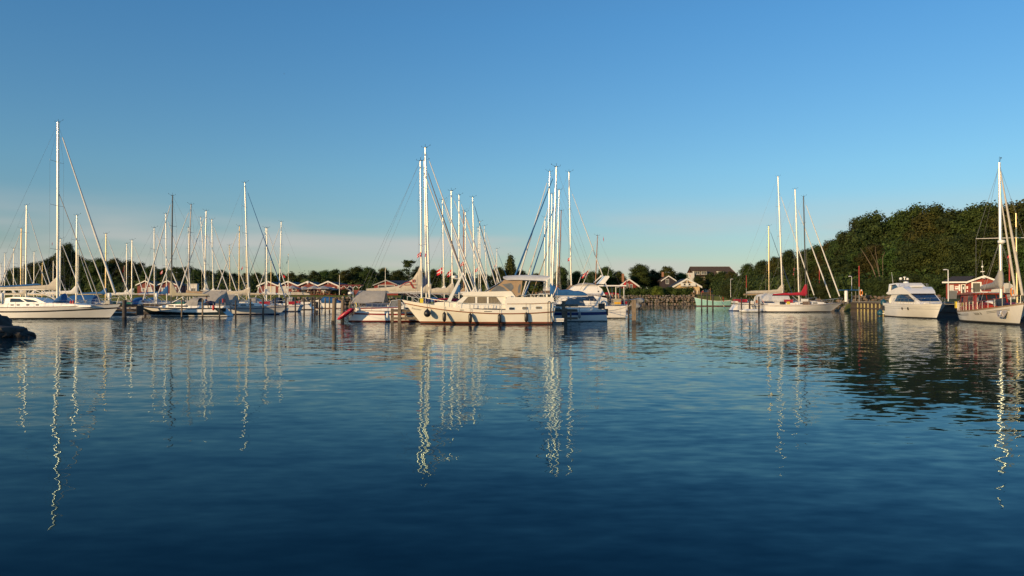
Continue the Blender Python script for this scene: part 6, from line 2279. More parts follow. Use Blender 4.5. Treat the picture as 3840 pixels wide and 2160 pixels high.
for y in (-.5, .5):
    MB().box((-3.1, y, .85), (.4, .35, .7)).box((-3.15, y, .3), (.2, .15, .7)).obj('outboard_motor', 'black_plastic', t, 0)
t = thing('white_dinghy', 'white inflatable dinghy floating by the sterns of the right quay boats', 'dinghy', (X(2819, 110), 110.5, 0))
for s in (.55, -.55):
    MB().bag([(-1.5, s, .22, .12, .12), (-1.2, s, .24, .24, .24), (1.0, s, .24, .24, .24), (1.55, s * .55, .32, .18, .18), (1.75, s * .2, .34, .1, .1)], 10).obj('tube', 'white_plastic', t, 60)
MB().box((0, 0, .15), (2.6, .8, .06)).box((-1.3, 0, .3), (.08, 1.0, .4)).obj('floor', 'grey_metal', t, 0)
# red inflatable tipped up at the stern of the A33 boat
t = thing('red_inflatable', 'red inflatable dinghy tilted up on the stern of the A33 sailing boat', 'dinghy', (X(1293, 65), 65.4, .72), 0)
t.scale = (.72, .72, .72)
t.rotation_euler = (0, -.62, 0)
for y in (-.55, .55):
    MB().bag([(-1.15, y * .25, 0, .06, .06), (-.95, y * .6, 0, .16, .17), (-.5, y, 0, .19, .2), (.8, y, 0, .19, .2), (1.05, y, 0, .1, .1)], 10).obj('tube', 'red_inflatable', t, 60)
MB().box((0, 0, -.08), (1.7, .9, .05)).box((.85, 0, .05), (.06, .95, .35)).obj('floor', 'black_rubber', t, 0)
b = MB().path([Vector((-.9, -.76, .1)), Vector((-.3, -.78, -.05)), Vector((.3, -.78, .1)), Vector((.8, -.77, -.05))], .02, 5)
b.obj('grab_line', 'rope', t, 50)
for px_, lb in ((1457, 'white fender beside the timber fender frame on the A33 boat'),):
    fender(lb, (X(px_, 65), 64.5, .62), 'long', 'white_plastic', .11, .5, .35, group='pale fenders on the sailing boats')
fender('grey fender low on the side of the blue-striped sailing boat', (X(2173, 68), 68.0, .55), 'long', 'grey_inflatable', .12, .6, .4, group='pale fenders on the sailing boats')
fender('red-orange fender on the scooped stern of the black-green sailing boat', (X(802, 86.3), 86.2, .98), 'long', 'red_plastic', .14, .62, .2, group='coloured fenders')

# ------------------------------------------------------------------ buildings
def gable_house(name, label, cat, px0, px1, Y, ground, eave_py, ridge_py, depth, wall, roof, trim='white_trim', rot=0.0, over=.35, board=.30, wins=(), tw=.24, group=None, roof_t=.10):
    """House whose gable front faces the camera between photo columns px0 and px1."""
    W = X(px1, Y) - X(px0, Y)
    he, hr = Z(eave_py, Y) - ground, Z(ridge_py, Y) - ground
    t = thing(name, label, cat, ((X(px0, Y) + X(px1, Y)) / 2, Y, ground), rot, group)
    w2 = W / 2 - over
    sl = (hr - he) / (W / 2)
    hw_ = he + sl * over - .12
    b = MB()
    pr = [(-w2, -.5), (w2, -.5), (w2, hw_), (0, hr - .14), (-w2, hw_)]
    vs = [Vector((x, 0, z)) for x, z in pr] + [Vector((x, depth, z)) for x, z in pr]
    b.add(vs, [(0, 1, 2, 3, 4), (9, 8, 7, 6, 5)] + [(i, 5 + i, 5 + (i + 1) % 5, (i + 1) % 5) for i in range(5)])
    b.obj('wall', wall, t, 0)
    b = MB()
    n = int(2 * w2 / board)
    for i in range(n + 1):
        x = -w2 + i * board
        top = hw_ + (hr - .14 - hw_) * (1 - abs(x) / w2) - .03
        b.box((x, -.018, top / 2 - .1), (board * .62, .03, max(top, .2)))
    o = b.obj('cladding', wall, t, 0)
    o['kind'] = 'stuff'
    for s in (1, -1):
        p0, p1 = Vector((s * W / 2, -.4, he)), Vector((0, -.4, hr))
        MB().slab([(p0.x, p0.y, p0.z), (p1.x, p1.y, p1.z), (p1.x, depth + .3, p1.z), (p0.x, depth + .3, p0.z)], roof_t * s).obj('roof_slope', roof, t, 0)
        b = MB()
        q0, q1 = Vector((s * (W / 2 + .02), -.43, he - tw * .3)), Vector((0, -.43, hr - tw * .3))
        d = (q1 - q0).normalized()
        b.add([q0 + Vector((0, 0, -tw / 2)), q1 + Vector((0, 0, -tw / 2)), q1 + Vector((0, 0, tw * .6)), q0 + Vector((0, 0, tw * .6)), q0 + Vector((0, .05, -tw / 2)), q1 + Vector((0, .05, -tw / 2)), q1 + Vector((0, .05, tw * .6)), q0 + Vector((0, .05, tw * .6))],
              [(0, 1, 2, 3), (7, 6, 5, 4), (0, 4, 5, 1), (1, 5, 6, 2), (2, 6, 7, 3), (3, 7, 4, 0)])
        b.obj('bargeboard', trim, t, 0)
    for (x, z, w, h, kind) in wins:
        window(t, x, z, w, h, kind)
    return t, W, he, hr


def window(t, x, z, w, h, kind='window', y=-.05, bars=1, rot=None):
    o = MB().box((x, y + .02, z), (w, .03, h)).obj('door' if kind == 'door' else 'window', 'light_blind' if kind in ('blind', 'door') else 'window_glass', t, 0)
    b = MB()
    f = .11
    b.box((x - w / 2, y - .01, z), (f, .07, h + f)).box((x + w / 2, y - .01, z), (f, .07, h + f)).box((x, y - .008, z - h / 2), (w - f, .07, f)).box((x, y - .008, z + h / 2), (w - f, .07, f))
    for k in range(bars):
        b.box((x - w / 2 + w * (k + 1) / (bars + 1), y - .005, z), (.06, .05, h - f))
    b.obj('frame', 'white_trim', o, 0)
    return o


# two red huts behind the left marina
t, W, he, hr = gable_house('red_hut', 'red hut with white bargeboards, left one of the pair behind the left marina', 'hut', 511, 581, 186, 2.9, 1069, 1052.5, 6, 'dusky_red_boards', 'dark_roof', wins=((1.1, 1.0, .9, 1.5, 'door'), (-.6, 1.2, .8, .7, 'window')), group='red huts')
t, W, he, hr = gable_house('red_hut', 'red hut with white bargeboards, right one of the pair behind the left marina', 'hut', 588, 671, 187, 2.9, 1070.5, 1052, 6, 'dusky_red_boards', 'dark_roof', wins=((-.9, 1.0, 1.3, 1.3, 'blind'), (1.6, 1.0, .9, 1.6, 'door')), group='red huts')
t = thing('white_kiosk', 'small white kiosk between the red huts and the pale tent', 'kiosk', (X(720, 186), 186, 2.9))
MB().box((0, .6, 1.1), (2.4, 1.2, 3.0)).obj('wall', 'white_wall', t, 0)
MB().box((0, .6, 2.66), (2.7, 1.5, .12)).obj('roof', 'grey_trim', t, 0)
window(t, .3, 1.2, 1.0, .8, 'window', y=-.04)

# restaurant with four gables
RY = 190
t = thing('restaurant', 'red waterside restaurant with a row of four white-edged gables', 'restaurant', (X(1142, RY), RY, 2.95))
x0_, bw_ = X(968, RY) - X(1142, RY), (X(1269, RY) - X(968, RY)) / 4
zr, ze = Z(1055.5, RY) - 2.95, Z(1071.5, RY) - 2.95
for i in range(4):
    xa, xb = x0_ + i * bw_, x0_ + (i + 1) * bw_
    xm_ = (xa + xb) / 2
    pr = [(xa, -.5), (xb, -.5), (xb, ze - .1), (xm_, zr - .1), (xa, ze - .1)]
    vs = [Vector((x, 0, z)) for x, z in pr] + [Vector((x, 9, z)) for x, z in pr]
    MB().add(vs, [(0, 1, 2, 3, 4), (9, 8, 7, 6, 5)] + [(k, 5 + k, 5 + (k + 1) % 5, (k + 1) % 5) for k in range(5) if k not in ((1, 3) if 0 < i < 3 else ())]).obj('gable_wall', 'dusky_red_boards', t, 0)
    b = MB()
    for k in range(14):
        x = xa + .12 + k * (bw_ - .24) / 13
        top = ze - .1 + (zr - ze) * (1 - abs(x - xm_) / (bw_ / 2)) - .04
        b.box((x, -.018, top / 2), (.2, .03, top))
    b.obj('cladding', 'dusky_red_boards', t, 0)['kind'] = 'stuff'
    for s, xe in ((-1, xa), (1, xb)):
        xe2 = xe + (0.25 * s if (i == 0 and s < 0) or (i == 3 and s > 0) else 0)
        ze2 = ze - (.14 if xe2 != xe else 0)
        MB().slab([(xe2, -.5, ze2), (xm_, -.5, zr), (xm_, 9.2, zr), (xe2, 9.2, ze2)], .1 * s).obj('roof_slope', 'blue_slate_roof', t, 0)
        b = MB()
        q0, q1 = Vector((xe2, -.54, ze2)), Vector((xm_, -.54, zr))
        b.add([q0 + Vector((0, a, c)) for a, c in ((0, -.16), (0, .16), (.05, .16), (.05, -.16))] + [q1 + Vector((0, a, c)) for a, c in ((0, -.16), (0, .16), (.05, .16), (.05, -.16))], [(0, 1, 2, 3), (7, 6, 5, 4), (0, 4, 5, 1), (1, 5, 6, 2), (2, 6, 7, 3), (3, 7, 4, 0)])
        b.obj('bargeboard', 'white_trim', t, 0)
    MB().box((xm_, -.5, zr - .45), (.12, .06, .6)).obj('king_post', 'white_trim', t, 0)
    if i == 0:
        MB().box((xa + .05, -.06, 1.1), (.2, .1, 2.2)).obj('corner_post', 'white_trim', t, 0)
        window(t, xm_ + .5, 1.25, 2.6, 1.5, 'blind', bars=2)
    if i == 1:
        window(t, xm_ - 1.2, 1.25, 2.2, 1.5, 'blind', bars=2)
        window(t, xm_ + 1.5, 1.3, 1.0, .6, 'window', bars=0)
    if i == 2:
        window(t, xm_ - 1.2, 1.2, .9, 1.4, 'blind', bars=0)
        MB().ball((xm_ + .05, -.75, zr - .25), .32, 12, 8, 0, (1, .35, 1)).obj('round_sign', 'white_trim', t, 50)
    if i == 3:
        window(t, xm_ - .2, 1.15, 3.4, 1.2, 'blind', bars=3)
        MB().box((xb - .05, -.06, 1.0), (.22, .1, 2.3)).obj('corner_post', 'white_trim', t, 0)
b = MB().slab([(x0_ + 4 * bw_ + .2, 1.0, ze + .0), (x0_ + 4 * bw_ - 2.2, 6.0, zr), (x0_ + 4 * bw_ - 2.2, 9.0, zr), (x0_ + 4 * bw_ + 3.2, 9.0, ze)], .1)
b.obj('side_roof', 'blue_slate_roof', t, 0)
MB().box((x0_ + 4 * bw_ + 1.0, 4.5, ze / 2 - .3), (2.2, 8.6, ze + .4)).obj('side_wall', 'dusky_red_boards', t, 0)
# pergola
t = thing('pergola', 'red timber pergola with white braces right of the restaurant', 'pergola', (X(1312, 189), 189, 2.95))
pw = (X(1340, 189) - X(1264, 189))
for k in range(4):
    x = -pw / 2 + .3 + (pw - .6) * k / 3
    MB().box((x, 0, 1.1), (.16, .16, 2.3)).obj('post', 'dusky_red_boards', t, 0)
    for s in (1, -1):
        MB().bar((x + s * .08, -.1, 1.55), (x + s * .65, -.1, 2.12), .1, .1).obj('brace', 'white_trim', t, 0)
MB().box((0, 0, 2.3), (pw + .4, .2, .18)).obj('beam', 'dusky_red_boards', t, 0)
MB().box((0, 3, 2.3), (pw + .4, .2, .18)).obj('beam', 'dusky_red_boards', t, 0)
for k in range(8):
    MB().box((-pw / 2 + pw * k / 7, 1.5, 2.44), (.09, 3.6, .1)).obj('rafter', 'dusky_red_boards', t, 0)
MB().box((pw / 2 - 1.1, -.3, .55), (1.8, .08, 1.1)).obj('board_screen', 'dusky_red_boards', t, 0)
for px_, lb in ((1258, 'dark round clipped shrub at the left end of the pergola'), (1292, 'dark shrub in the middle of the pergola')):
    q = thing('potted_shrub', lb, 'shrub', (X(px_, 187.5), 187.5, 2.9), 0, 'shrubs by the pergola')
    v_, qd = leaf_cards([(0, 0, .75)], [(.75, .6, .65)], 700, .12, px_)
    o = bpy.data.objects.new('foliage', fast_mesh('foliage', v_, qd, 'dark_foliage'))
    COL.objects.link(o)
    o.parent = q
    MB().lathe((0, 0, -.1), [(.25, 0), (.32, .4)], 10).obj('pot', 'brick', q, 30)
# parasols and diners on the terrace
for px_, py_, Y_, lb in ((1097, 1071, 187, 'grey parasol farthest left on the restaurant terrace'), (1142, 1074, 188.5, 'darker grey parasol second from the left on the restaurant terrace'), (1178, 1071, 186, 'grey parasol before the third restaurant gable valley'),
                         (1213, 1072, 186.5, 'largest grey parasol before the fourth restaurant gable'), (1236, 1076, 188, 'grey parasol farthest right, half behind the largest')):
    t = thing('parasol', lb, 'parasol', (X(px_, Y_), Y_, 2.9), 0, 'parasols on the restaurant terrace')
    zt_ = Z(py_, Y_) - 2.9
    MB().tube((0, 0, 0), (0, 0, zt_), .04, n=6).obj('pole', 'grey_spar', t, 60)
    b = MB()
    k_ = 1.35 if 'largest' in lb else 1.0
    rim = [Vector((math.cos(PI * i / 4) * 1.75 * k_, math.sin(PI * i / 4) * 1.75 * k_, zt_ - .62)) for i in range(8)]
    b.add([Vector((0, 0, zt_ + .05))] + rim + [p - Vector((0, 0, .16)) for p in rim], [(0, 1 + i, 1 + (i + 1) % 8) for i in range(8)] + [(1 + i, 9 + i, 9 + (i + 1) % 8, 1 + (i + 1) % 8) for i in range(8)])
    b.obj('canopy', 'parasol_cloth', t, 0)
for px_, lb in ((1112, 'terrace table at the left parasol'), (1160, 'terrace table between the middle parasols'), (1196, 'terrace table left of the largest parasol pole'), (1226, 'terrace table right of the largest parasol pole')):
    t = thing('terrace_table', lb + ' of the restaurant', 'table', (X(px_, 186.5), 186.5, 2.88), 0, 'tables on the restaurant terrace')
    MB().box((0, 0, .73), (1.4, .8, .05)).obj('table_top', 'teak', t, 0)
    for a in (-.6, .6):
        MB().box((a, 0, .35), (.07, .6, .7)).obj('leg', 'teak', t, 0)
for i, (px_, sh, hr_, lb) in enumerate(((1104, 'shirt_dark', 'hair_dark', 'dark-haired diner in dark clothes under the left parasol'), (1122, 'shirt_red', 'hair_dark', 'diner in red under the left parasol'), (1152, 'shirt_white', 'hair_grey', 'grey-haired diner in white between the parasols'),
                                (1168, 'shirt_dark', 'hair_dark', 'diner in dark clothes before the third gable'), (1190, 'shirt_white', 'hair_dark', 'dark-haired diner in white before the fourth gable'), (1204, 'shirt_red', 'hair_grey', 'grey-haired diner in red under the largest parasol'),
                                (1220, 'shirt_blue', 'hair_dark', 'diner in blue under the largest parasol'), (1234, 'shirt_dark', 'hair_grey', 'grey-haired diner in dark clothes at the right parasol'))):
    person(lb, (X(px_, 186.3), 186.2 + .2 * (i % 3), 3.35), (0, PI)[i % 2], 'sit', sh, 'trousers', hr_, 'diners on the restaurant terrace')
    c = thing('terrace_chair', 'slatted chair of the ' + lb.split(' under')[0].split(' before')[0].split(' between')[0].split(' at')[0] + ' on the restaurant terrace', 'chair', (X(px_, 186.3), 186.2 + .2 * (i % 3), 2.88), (0, PI)[i % 2], 'chairs on the restaurant terrace')
    MB().box((0, 0, .42), (.45, .45, .05)).obj('seat', 'teak', c, 0)
    MB().box((-.22, 0, .7), (.04, .45, .5)).obj('backrest', 'teak', c, 0)
    for a in (-.19, .19):
        for d in (-.19, .19):
            MB().box((a, d, .2), (.04, .04, .4)).obj('leg', 'teak', c, 0)

# red house with the wide window
t, W, he, hr = gable_house('red_house', 'red wooden house with one wide white-framed window and grey roof edges', 'house', 1399, 1497, 187, 2.9, 1069.5, 1050, 12, 'red_boards', 'blue_slate_roof', trim='grey_trim', wins=((0.05, 1.75, 4.0, 1.15, 'window'),))
W2 = X(1566, 187) - X(1490, 187)
MB().box((W / 2 + W2 / 2 - .3, 5.5, he / 2 - .3), (W2, 8.8, he + .3)).obj('side_wing', 'dark_boards', t, 0)
MB().slab([(W / 2 - .4, .6, he + .02), (W / 2 + W2, .6, he + .02), (W / 2 + W2, 6, hr - .1), (0, 6, hr - .1)], .12).obj('wing_roof', 'blue_slate_roof', t, 0)
MB().box((W / 2 + W2 / 2 - .2, .9, he - .35), (W2 - .3, .1, .22)).obj('wing_fascia', 'grey_trim', t, 0)
for k in range(5):
    window(t, W / 2 + .3 + k * W2 / 5.2, he * .45, .75, .9, 'window', y=1.04, bars=0)

# houses beyond the hedge
t, W, he, hr = gable_house('chimney_house', 'red gable house with broad white roof edges and a brick chimney', 'house', 2312, 2405, 272, 3.2, 1079, 1046, 9, 'red_boards', 'blue_slate_roof', tw=.55, over=.8, wins=((-.6, 3.1, .8, 1.6, 'window'), (.8, 3.0, .9, 1.5, 'window')))
MB().box((-1.7, 3, hr + .5), (.75, .75, 3.0)).obj('chimney', 'brick', t, 0)
t, W, he, hr = gable_house('balcony_house', 'cream gable house with white roof edges and a white balcony bearing two ring ornaments', 'house', 2520, 2632, 276, 3.2, 1076, 1044.5, 10, 'cream_boards', 'blue_slate_roof', tw=.62, over=.9, rot=0)
zb_ = Z(1068, 276) - 3.2
MB().box((.3, -.75, zb_ + .1), (5.4, .1, .95)).obj('balcony_front', 'white_trim', t, 0)
MB().box((.3, -.4, zb_ - .5), (5.4, .8, .14)).obj('balcony_floor', 'white_trim', t, 0)
for x in (-1.0, .75):
    b = MB().lathe((x, -.82, zb_ + .12), [(.18, 0), (.34, -.02), (.36, .02), (.20, .03)], 12, axis='Y')
    for a in range(4):
        c_, s_ = math.cos(a * PI / 2 + .785), math.sin(a * PI / 2 + .785)
        b.box((x + c_ * .42, -.82, zb_ + .12 + s_ * .42), (.12, .04, .12))
    b.obj('ring_ornament', 'ink', t, 30)
MB().box((0, -.5, hr - 1.6), (.22, .08, 3.2)).obj('king_post', 'white_trim', t, 0)
for x, z in ((-1.6, hr - 2.0), (1.6, hr - 2.0)):
    MB().bar((0, -.5, hr - 2.4), (x, -.5, hr - 1.75), .08, .14).obj('gable_strut', 'white_trim', t, 0)
MB().panel([(-1.7, zb_ + .7), (-.2, zb_ + .7), (-.2, hr - 1.1)], lambda x, z: 0, -1, .06).obj('gable_window', 'window_glass', t, 0)
MB().panel([(1.7, zb_ + .7), (.2, zb_ + .7), (.2, hr - 1.1)], lambda x, z: 0, -1, .06).obj('gable_window', 'window_glass', t, 0)
for x in (-3.5, -1.7, .1, 1.9, 3.6):
    MB().box((x, -.7, .8), (.16, .16, 1.9)).obj('veranda_post', 'white_trim', t, 0)
flag('long red and white pennant on the ridge of the balcony house', (X(2584, 275), 275.0, Z(1014, 275)), 'red', 2.6, .5, 1.0, staff=(X(2584, 275), 275.2, Z(1046, 275)), seed=5)
t, W, he, hr = gable_house('gambrel_house', 'dark house with a white-edged gambrel roof half hidden by trees', 'house', 2478, 2536, 288, 3.4, 1053, 1034, 9, 'dark_boards', 'brown_thatch', tw=.4, over=.4, wins=((-.45, 4.9, 1.1, 1.7, 'window'),))
MB().box((-1.4, 4, hr + .6), (.7, .7, 1.8)).obj('chimney', 'brick', t, 0)
# large building with the long dark roof
BY = 335
t = thing('hotel', 'large building with long dark brown roof and white dormers above the trees', 'building', (X(2680, BY), BY, 4.0))
xL, xR = X(2596, BY) - X(2680, BY), X(2768, BY) - X(2680, BY)
zt_, zb_ = Z(999, BY) - 4, Z(1034, BY) - 4
MB().box(((xL + xR) / 2, 6.5, zb_ / 2), (xR - xL - 1.2, 10, zb_)).obj('wall', 'buff_wall', t, 0)
MB().slab([(xL, 0, zb_), (xR, 0, zb_), (xR - 2.0, 6.5, zt_), (xL + .5, 6.5, zt_)], .25).obj('roof_slope', 'brown_thatch', t, 0)
MB().slab([(xR, 13, zb_), (xL, 13, zb_), (xL + .5, 6.5, zt_), (xR - 2.0, 6.5, zt_)], .25).obj('roof_slope', 'brown_thatch', t, 0)
MB().bar((xR + .05, -.1, zb_), (xR - 1.95, 6.4, zt_ + .1), .2, .4).obj('bargeboard', 'white_trim', t, 0)
MB().box(((xL + xR) / 2 - .6, 6.5, zt_ + .14), (xR - xL - 2.6, .5, .22)).obj('ridge_cap', 'grey_trim', t, 0)
for px_ in (2613, 2640, 2703):
    x = X(px_, BY) - X(2680, BY)
    d = MB().box((x, 1.6, Z(1023, BY) - 4), (2.6, 3.2, 1.5)).obj('dormer', 'white_wall', t, 0)
    MB().box((x, 1.4, Z(1023, BY) - 4 + .85), (3.0, 3.8, .2)).obj('dormer_roof', 'brown_thatch', d, 0)
    b = MB()
    for k in (-1, 0, 1):
        b.box((x + k * .8, -.02, Z(1023, BY) - 4), (.62, .04, 1.1))
    b.obj('dormer_window', 'window_glass', d, 0)['kind'] = 'stuff'
MB().box((xL - .6, 1, Z(1030, BY) - 6), (2.6, 4, 5.5)).obj('side_block', 'white_wall', t, 0)

# red harbour house on the right quay
HY, HG = 105.0, 1.95
xc = X(3630, HY)
HK = .87      # the front is turned towards the harbour mouth
t = thing('harbour_house', 'red harbour house with white door, notice boards and white roof edges on the right quay', 'house', (xc, HY, HG), -R(29))
zr, ze = Z(1036.5, HY) - HG, Z(1059, HY) - HG
xl, xr = (X(3549, HY) - xc) * HK, (X(3748, HY) - xc) * HK
MB().box((xl / 2, 2.6, ze / 2 - .2), (-xl, 5.2, ze + .3)).obj('long_wall', 'red_boards', t, 0)
gw = xr
pr = [(.0, -.5), (gw, -.5), (gw, ze - .15), (gw / 2, zr - .1), (0, ze - .05)]
vs = [Vector((x, -.25, z)) for x, z in pr] + [Vector((x, 6.5, z)) for x, z in pr]
MB().add(vs, [(0, 1, 2, 3, 4), (9, 8, 7, 6, 5)] + [(i, 5 + i, 5 + (i + 1) % 5, (i + 1) % 5) for i in range(5)]).obj('gable_wall', 'red_boards', t, 0)
b = MB()
for i in range(int(-xl / .2)):
    b.box((xl + .1 + i * .2, -.015, ze / 2 - .1), (.13, .03, ze))
for i in range(int(gw / .2)):
    x = .1 + i * .2
    top = ze - .12 + (zr - ze) * (1 - abs(x - gw / 2) / (gw / 2))
    b.box((x, -.265, top / 2 - .03), (.13, .03, top))
b.obj('cladding', 'red_boards', t, 0)['kind'] = 'stuff'
MB().slab([(xl - .5, -.55, ze + .05), (.05, -.55, ze + .05), (.9, 2.9, zr), (xl + .75, 2.9, zr)], .1).obj('roof_slope', 'dark_roof', t, 0)
MB().slab([(xl - .5, -.55, ze + .05), (xl + .75, 2.9, zr), (xl + .75, 3.2, zr), (xl - .5, 6.2, ze + .05)], -.1).obj('roof_hip', 'dark_roof', t, 0)
MB().slab([(-.25, -.7, ze + .03), (gw / 2, -.7, zr + .02), (gw / 2, 6.7, zr + .02), (-.25, 6.7, ze + .03)], -.1).obj('roof_slope', 'dark_roof', t, 0)
MB().slab([(gw + .3, -.7, ze - .1), (gw / 2, -.7, zr + .02), (gw / 2, 6.7, zr + .02), (gw + .3, 6.7, ze - .1)], .1).obj('roof_slope', 'dark_roof', t, 0)
MB().box((xl / 2 - .25, -.6, ze + .02), (-xl + .55, .06, .2)).obj('eaves_board', 'white_trim', t, 0)
for s, xa, za in ((-1, -.28, ze - .03), (1, gw + .33, ze - .16)):
    b = MB()
    q0, q1 = Vector((xa, -.74, za)), Vector((gw / 2, -.74, zr + .0))
    b.add([q0 + Vector((0, a, c)) for a, c in ((0, -.13), (0, .11), (.05, .11), (.05, -.13))] + [q1 + Vector((0, a, c)) for a, c in ((0, -.13), (0, .11), (.05, .11), (.05, -.13))], [(0, 1, 2, 3), (7, 6, 5, 4), (0, 4, 5, 1), (1, 5, 6, 2), (2, 6, 7, 3), (3, 7, 4, 0)])
    b.obj('bargeboard', 'white_trim', t, 0)


def hx(px):
    return (X(px, HY) - xc) * HK


def hz(py):
    return Z(py, HY) - HG


d = MB().box((hx(3612.5), -.045, (hz(1066) + hz(1122)) / 2), (hx(3621) - hx(3604), .08, hz(1066) - hz(1122))).obj('door', 'white_trim', t, 0)
MB().box((hx(3612.5), -.09, hz(1083)), (.30, .03, hz(1068) - hz(1098))).obj('door_glass', 'window_glass', d, 0)
MB().box((hx(3613), -.11, hz(1080)), (.13, .01, .34)).obj('door_notice', 'sign_white', d, 0)
w = MB().box((hx(3660), -.30, hz(1081)), (hx(3676) - hx(3644), .05, hz(1060.5) - hz(1096.5))).obj('window', 'window_glass', t, 0)
b = MB()
for x in (hx(3645), hx(3677)):
    b.box((x, -.33, hz(1078.5)), (.17, .08, hz(1058) - hz(1099)))
for z in (hz(1060), hz(1097.5)):
    b.box((hx(3661), -.328, z), (hx(3675) - hx(3647), .08, .16))
b.obj('frame', 'white_trim', w, 0)
for px0, py0, px1, py1, m_, nm in ((3561, 1068, 3577.5, 1092, 'light_blind', 'shuttered_window'), (3581, 1072.5, 3595, 1085, 'sign_white', 'notice_board'), (3595.5, 1067, 3601.5, 1091, 'sign_white', 'notice_board'), (3578, 1089, 3591, 1098, 'sign_white', 'notice_board'),
                                   (3624, 1073.5, 3633.5, 1083, 'sign_white', 'notice_board'), (3626, 1089, 3629.5, 1094.5, 'sign_white', 'notice_board')):
    MB().box((hx((px0 + px1) / 2), -.06, hz((py0 + py1) / 2)), (hx(px1) - hx(px0), .05, hz(py0) - hz(py1))).obj(nm, m_, t, 0)
MB().box((hx(3690), -.31, hz(1074)), (hx(3699) - hx(3681), .05, hz(1069) - hz(1079))).obj('notice_board', 'sign_white', t, 0)
sg = MB().box((hx(3695), -.62, hz(1098.5)), (hx(3720) - hx(3673.5), .06, hz(1094) - hz(1103))).obj('lettered_sign', 'sign_white', t, 0)
link('lettering', text_mesh('OK', .27, 'sign_red', 0, .004, bold=.008), t, (hx(3586.5), -.095, hz(1077.5)), (PI / 2, 0, 0))
link('lettering', text_mesh('KLUB', .20, 'ink', 0, .004, bold=.006), t, (hx(3709), -.66, hz(1096.8)), (PI / 2, 0, 0))
MB().box((hx(3687), -.9, hz(1043.5)), (.32, .25, .12)).obj('gable_lamp', 'lamp_white', t, 0)
MB().tube((gw / 2, 1.0, zr), (gw / 2 - .1, 1.0, zr + .55), .02, n=5).tube((gw / 2 - .1, 1.0, zr + .55), (gw / 2 - .15, 1.0, zr + 2.2), .02, n=5).box((gw / 2 - .12, 1.0, zr + .66), (.45, .2, .1)).box((gw / 2 - .14, 1.0, zr + 1.35), (.22, .12, .2)).obj('roof_aerial', 'white_plastic', t, 0)
t = thing('rubbish_bin', 'tall grey bin at the wall left of the white door', 'bin', (X(3572, 103.6), 103.6, 1.85))
MB().prism([(-.36, 0), (.36, 0), (.42, 1.15), (-.42, 1.15)], lambda x, z: .32 + .06 * z).obj('body', 'grey_metal', t, 20)
MB().box((0, 0, 1.2), (.92, .84, .09)).obj('lid', 'grey_trim', t, 0)
t = thing('black_bin', 'low black bin between the grey bin and the white door', 'bin', (X(3594, 103.6), 103.6, 1.85))
MB().lathe((0, 0, 0), [(.3, 0), (.36, .7), (.38, .72), (.3, .78), (.02, .82)], 12).obj('body', 'black_plastic', t, 40)
t = thing('fuel_kiosk', 'round-topped white quay kiosk with dark door right of the red harbour house', 'kiosk', (X(3772, 92), 92.5, 1.7))
pr = [(-.95, 0)] + [(-.95 * math.cos(PI * i / 10), 1.25 + .95 * math.sin(PI * i / 10)) for i in range(11)] + [(.95, 0)]
MB().prism(pr, lambda x, z: .8).obj('shell', 'white_wall', t, 30)
MB().box((.2, -.82, .75), (.95, .05, 1.6)).obj('door', 'grey_trim', t, 0)
MB().box((-.72, -.83, 1.1), (.4, .06, 1.4)).obj('orange_panel', 'orange_plastic', t, 0)

# ------------------------------------------------------------------ quay, piers, piles
t = thing('timber_quay', 'timber quay wall with worn yellow fender posts on the right', 'quay', (51.05, 96, 0))
for i, px_ in enumerate((3218, 3231, 3243.5, 3257, 3271.5, 3286, 3300.5, 3314, 3329, 3345, 3362)):
    y = 2850 * 50.9 / (px_ - 1920)
    MB().box((-.22, y - 96, .98), (.10, .22, .62)).obj('fender_post', 'yellow_paint_worn', t, 0, None)
    MB().box((-.22, y - 96, .22), (.10, .22, .5)).obj('fender_post', 'yellow_paint_worn', t, 0, None)
    MB().box((-.1, y - 96, .3), (.2, .3, 2.0)).obj('quay_pile', 'dark_timber', t, 0)
for z in (1.32, .58, -.02):
    for k in range(9):
        MB().box((-.12, 15.4 - k * 6.0, z), (.22, 5.94, .24)).obj('wale', 'dark_timber', t, 0)
for k in range(10):
    MB().box((-.04, -19 - k * 2.9, .5), (.2, .3, 1.7)).obj('quay_pile', 'dark_timber', t, 0)
for k in range(6):
    MB().box((.02, 13.8 - k * 9.5, .65), (.1, 9.3, 1.5)).obj('sheet_wall', 'dark_timber', t, 0)
MB().box((.9, -8, 1.52), (1.7, 52, .08)).obj('coping', 'concrete', t, 0)
for px_, py0, py1, Y_, lb in ((3198.5, 1129, 1165, 119, 'short thin mooring post left of the yellow-posted quay'), (3203.5, 1107, 1163, 119.6, 'thin mooring post with yellow tip left of the yellow-posted quay')):
    q = thing('mooring_post', lb, 'mooring post', (X(px_, Y_), Y_ - 4, 0))
    MB().tube((0, 0, -1), (0, 0, Z(py0, Y_)), .09, n=8).obj('shaft', 'pile_wood', q, 60)
    if py0 < 1120:
        MB().tube((0, 0, Z(py0, Y_)), (0, 0, Z(py0, Y_) + .3), .13, .1, 8).obj('tip', 'yellow_paint_worn', q, 60)

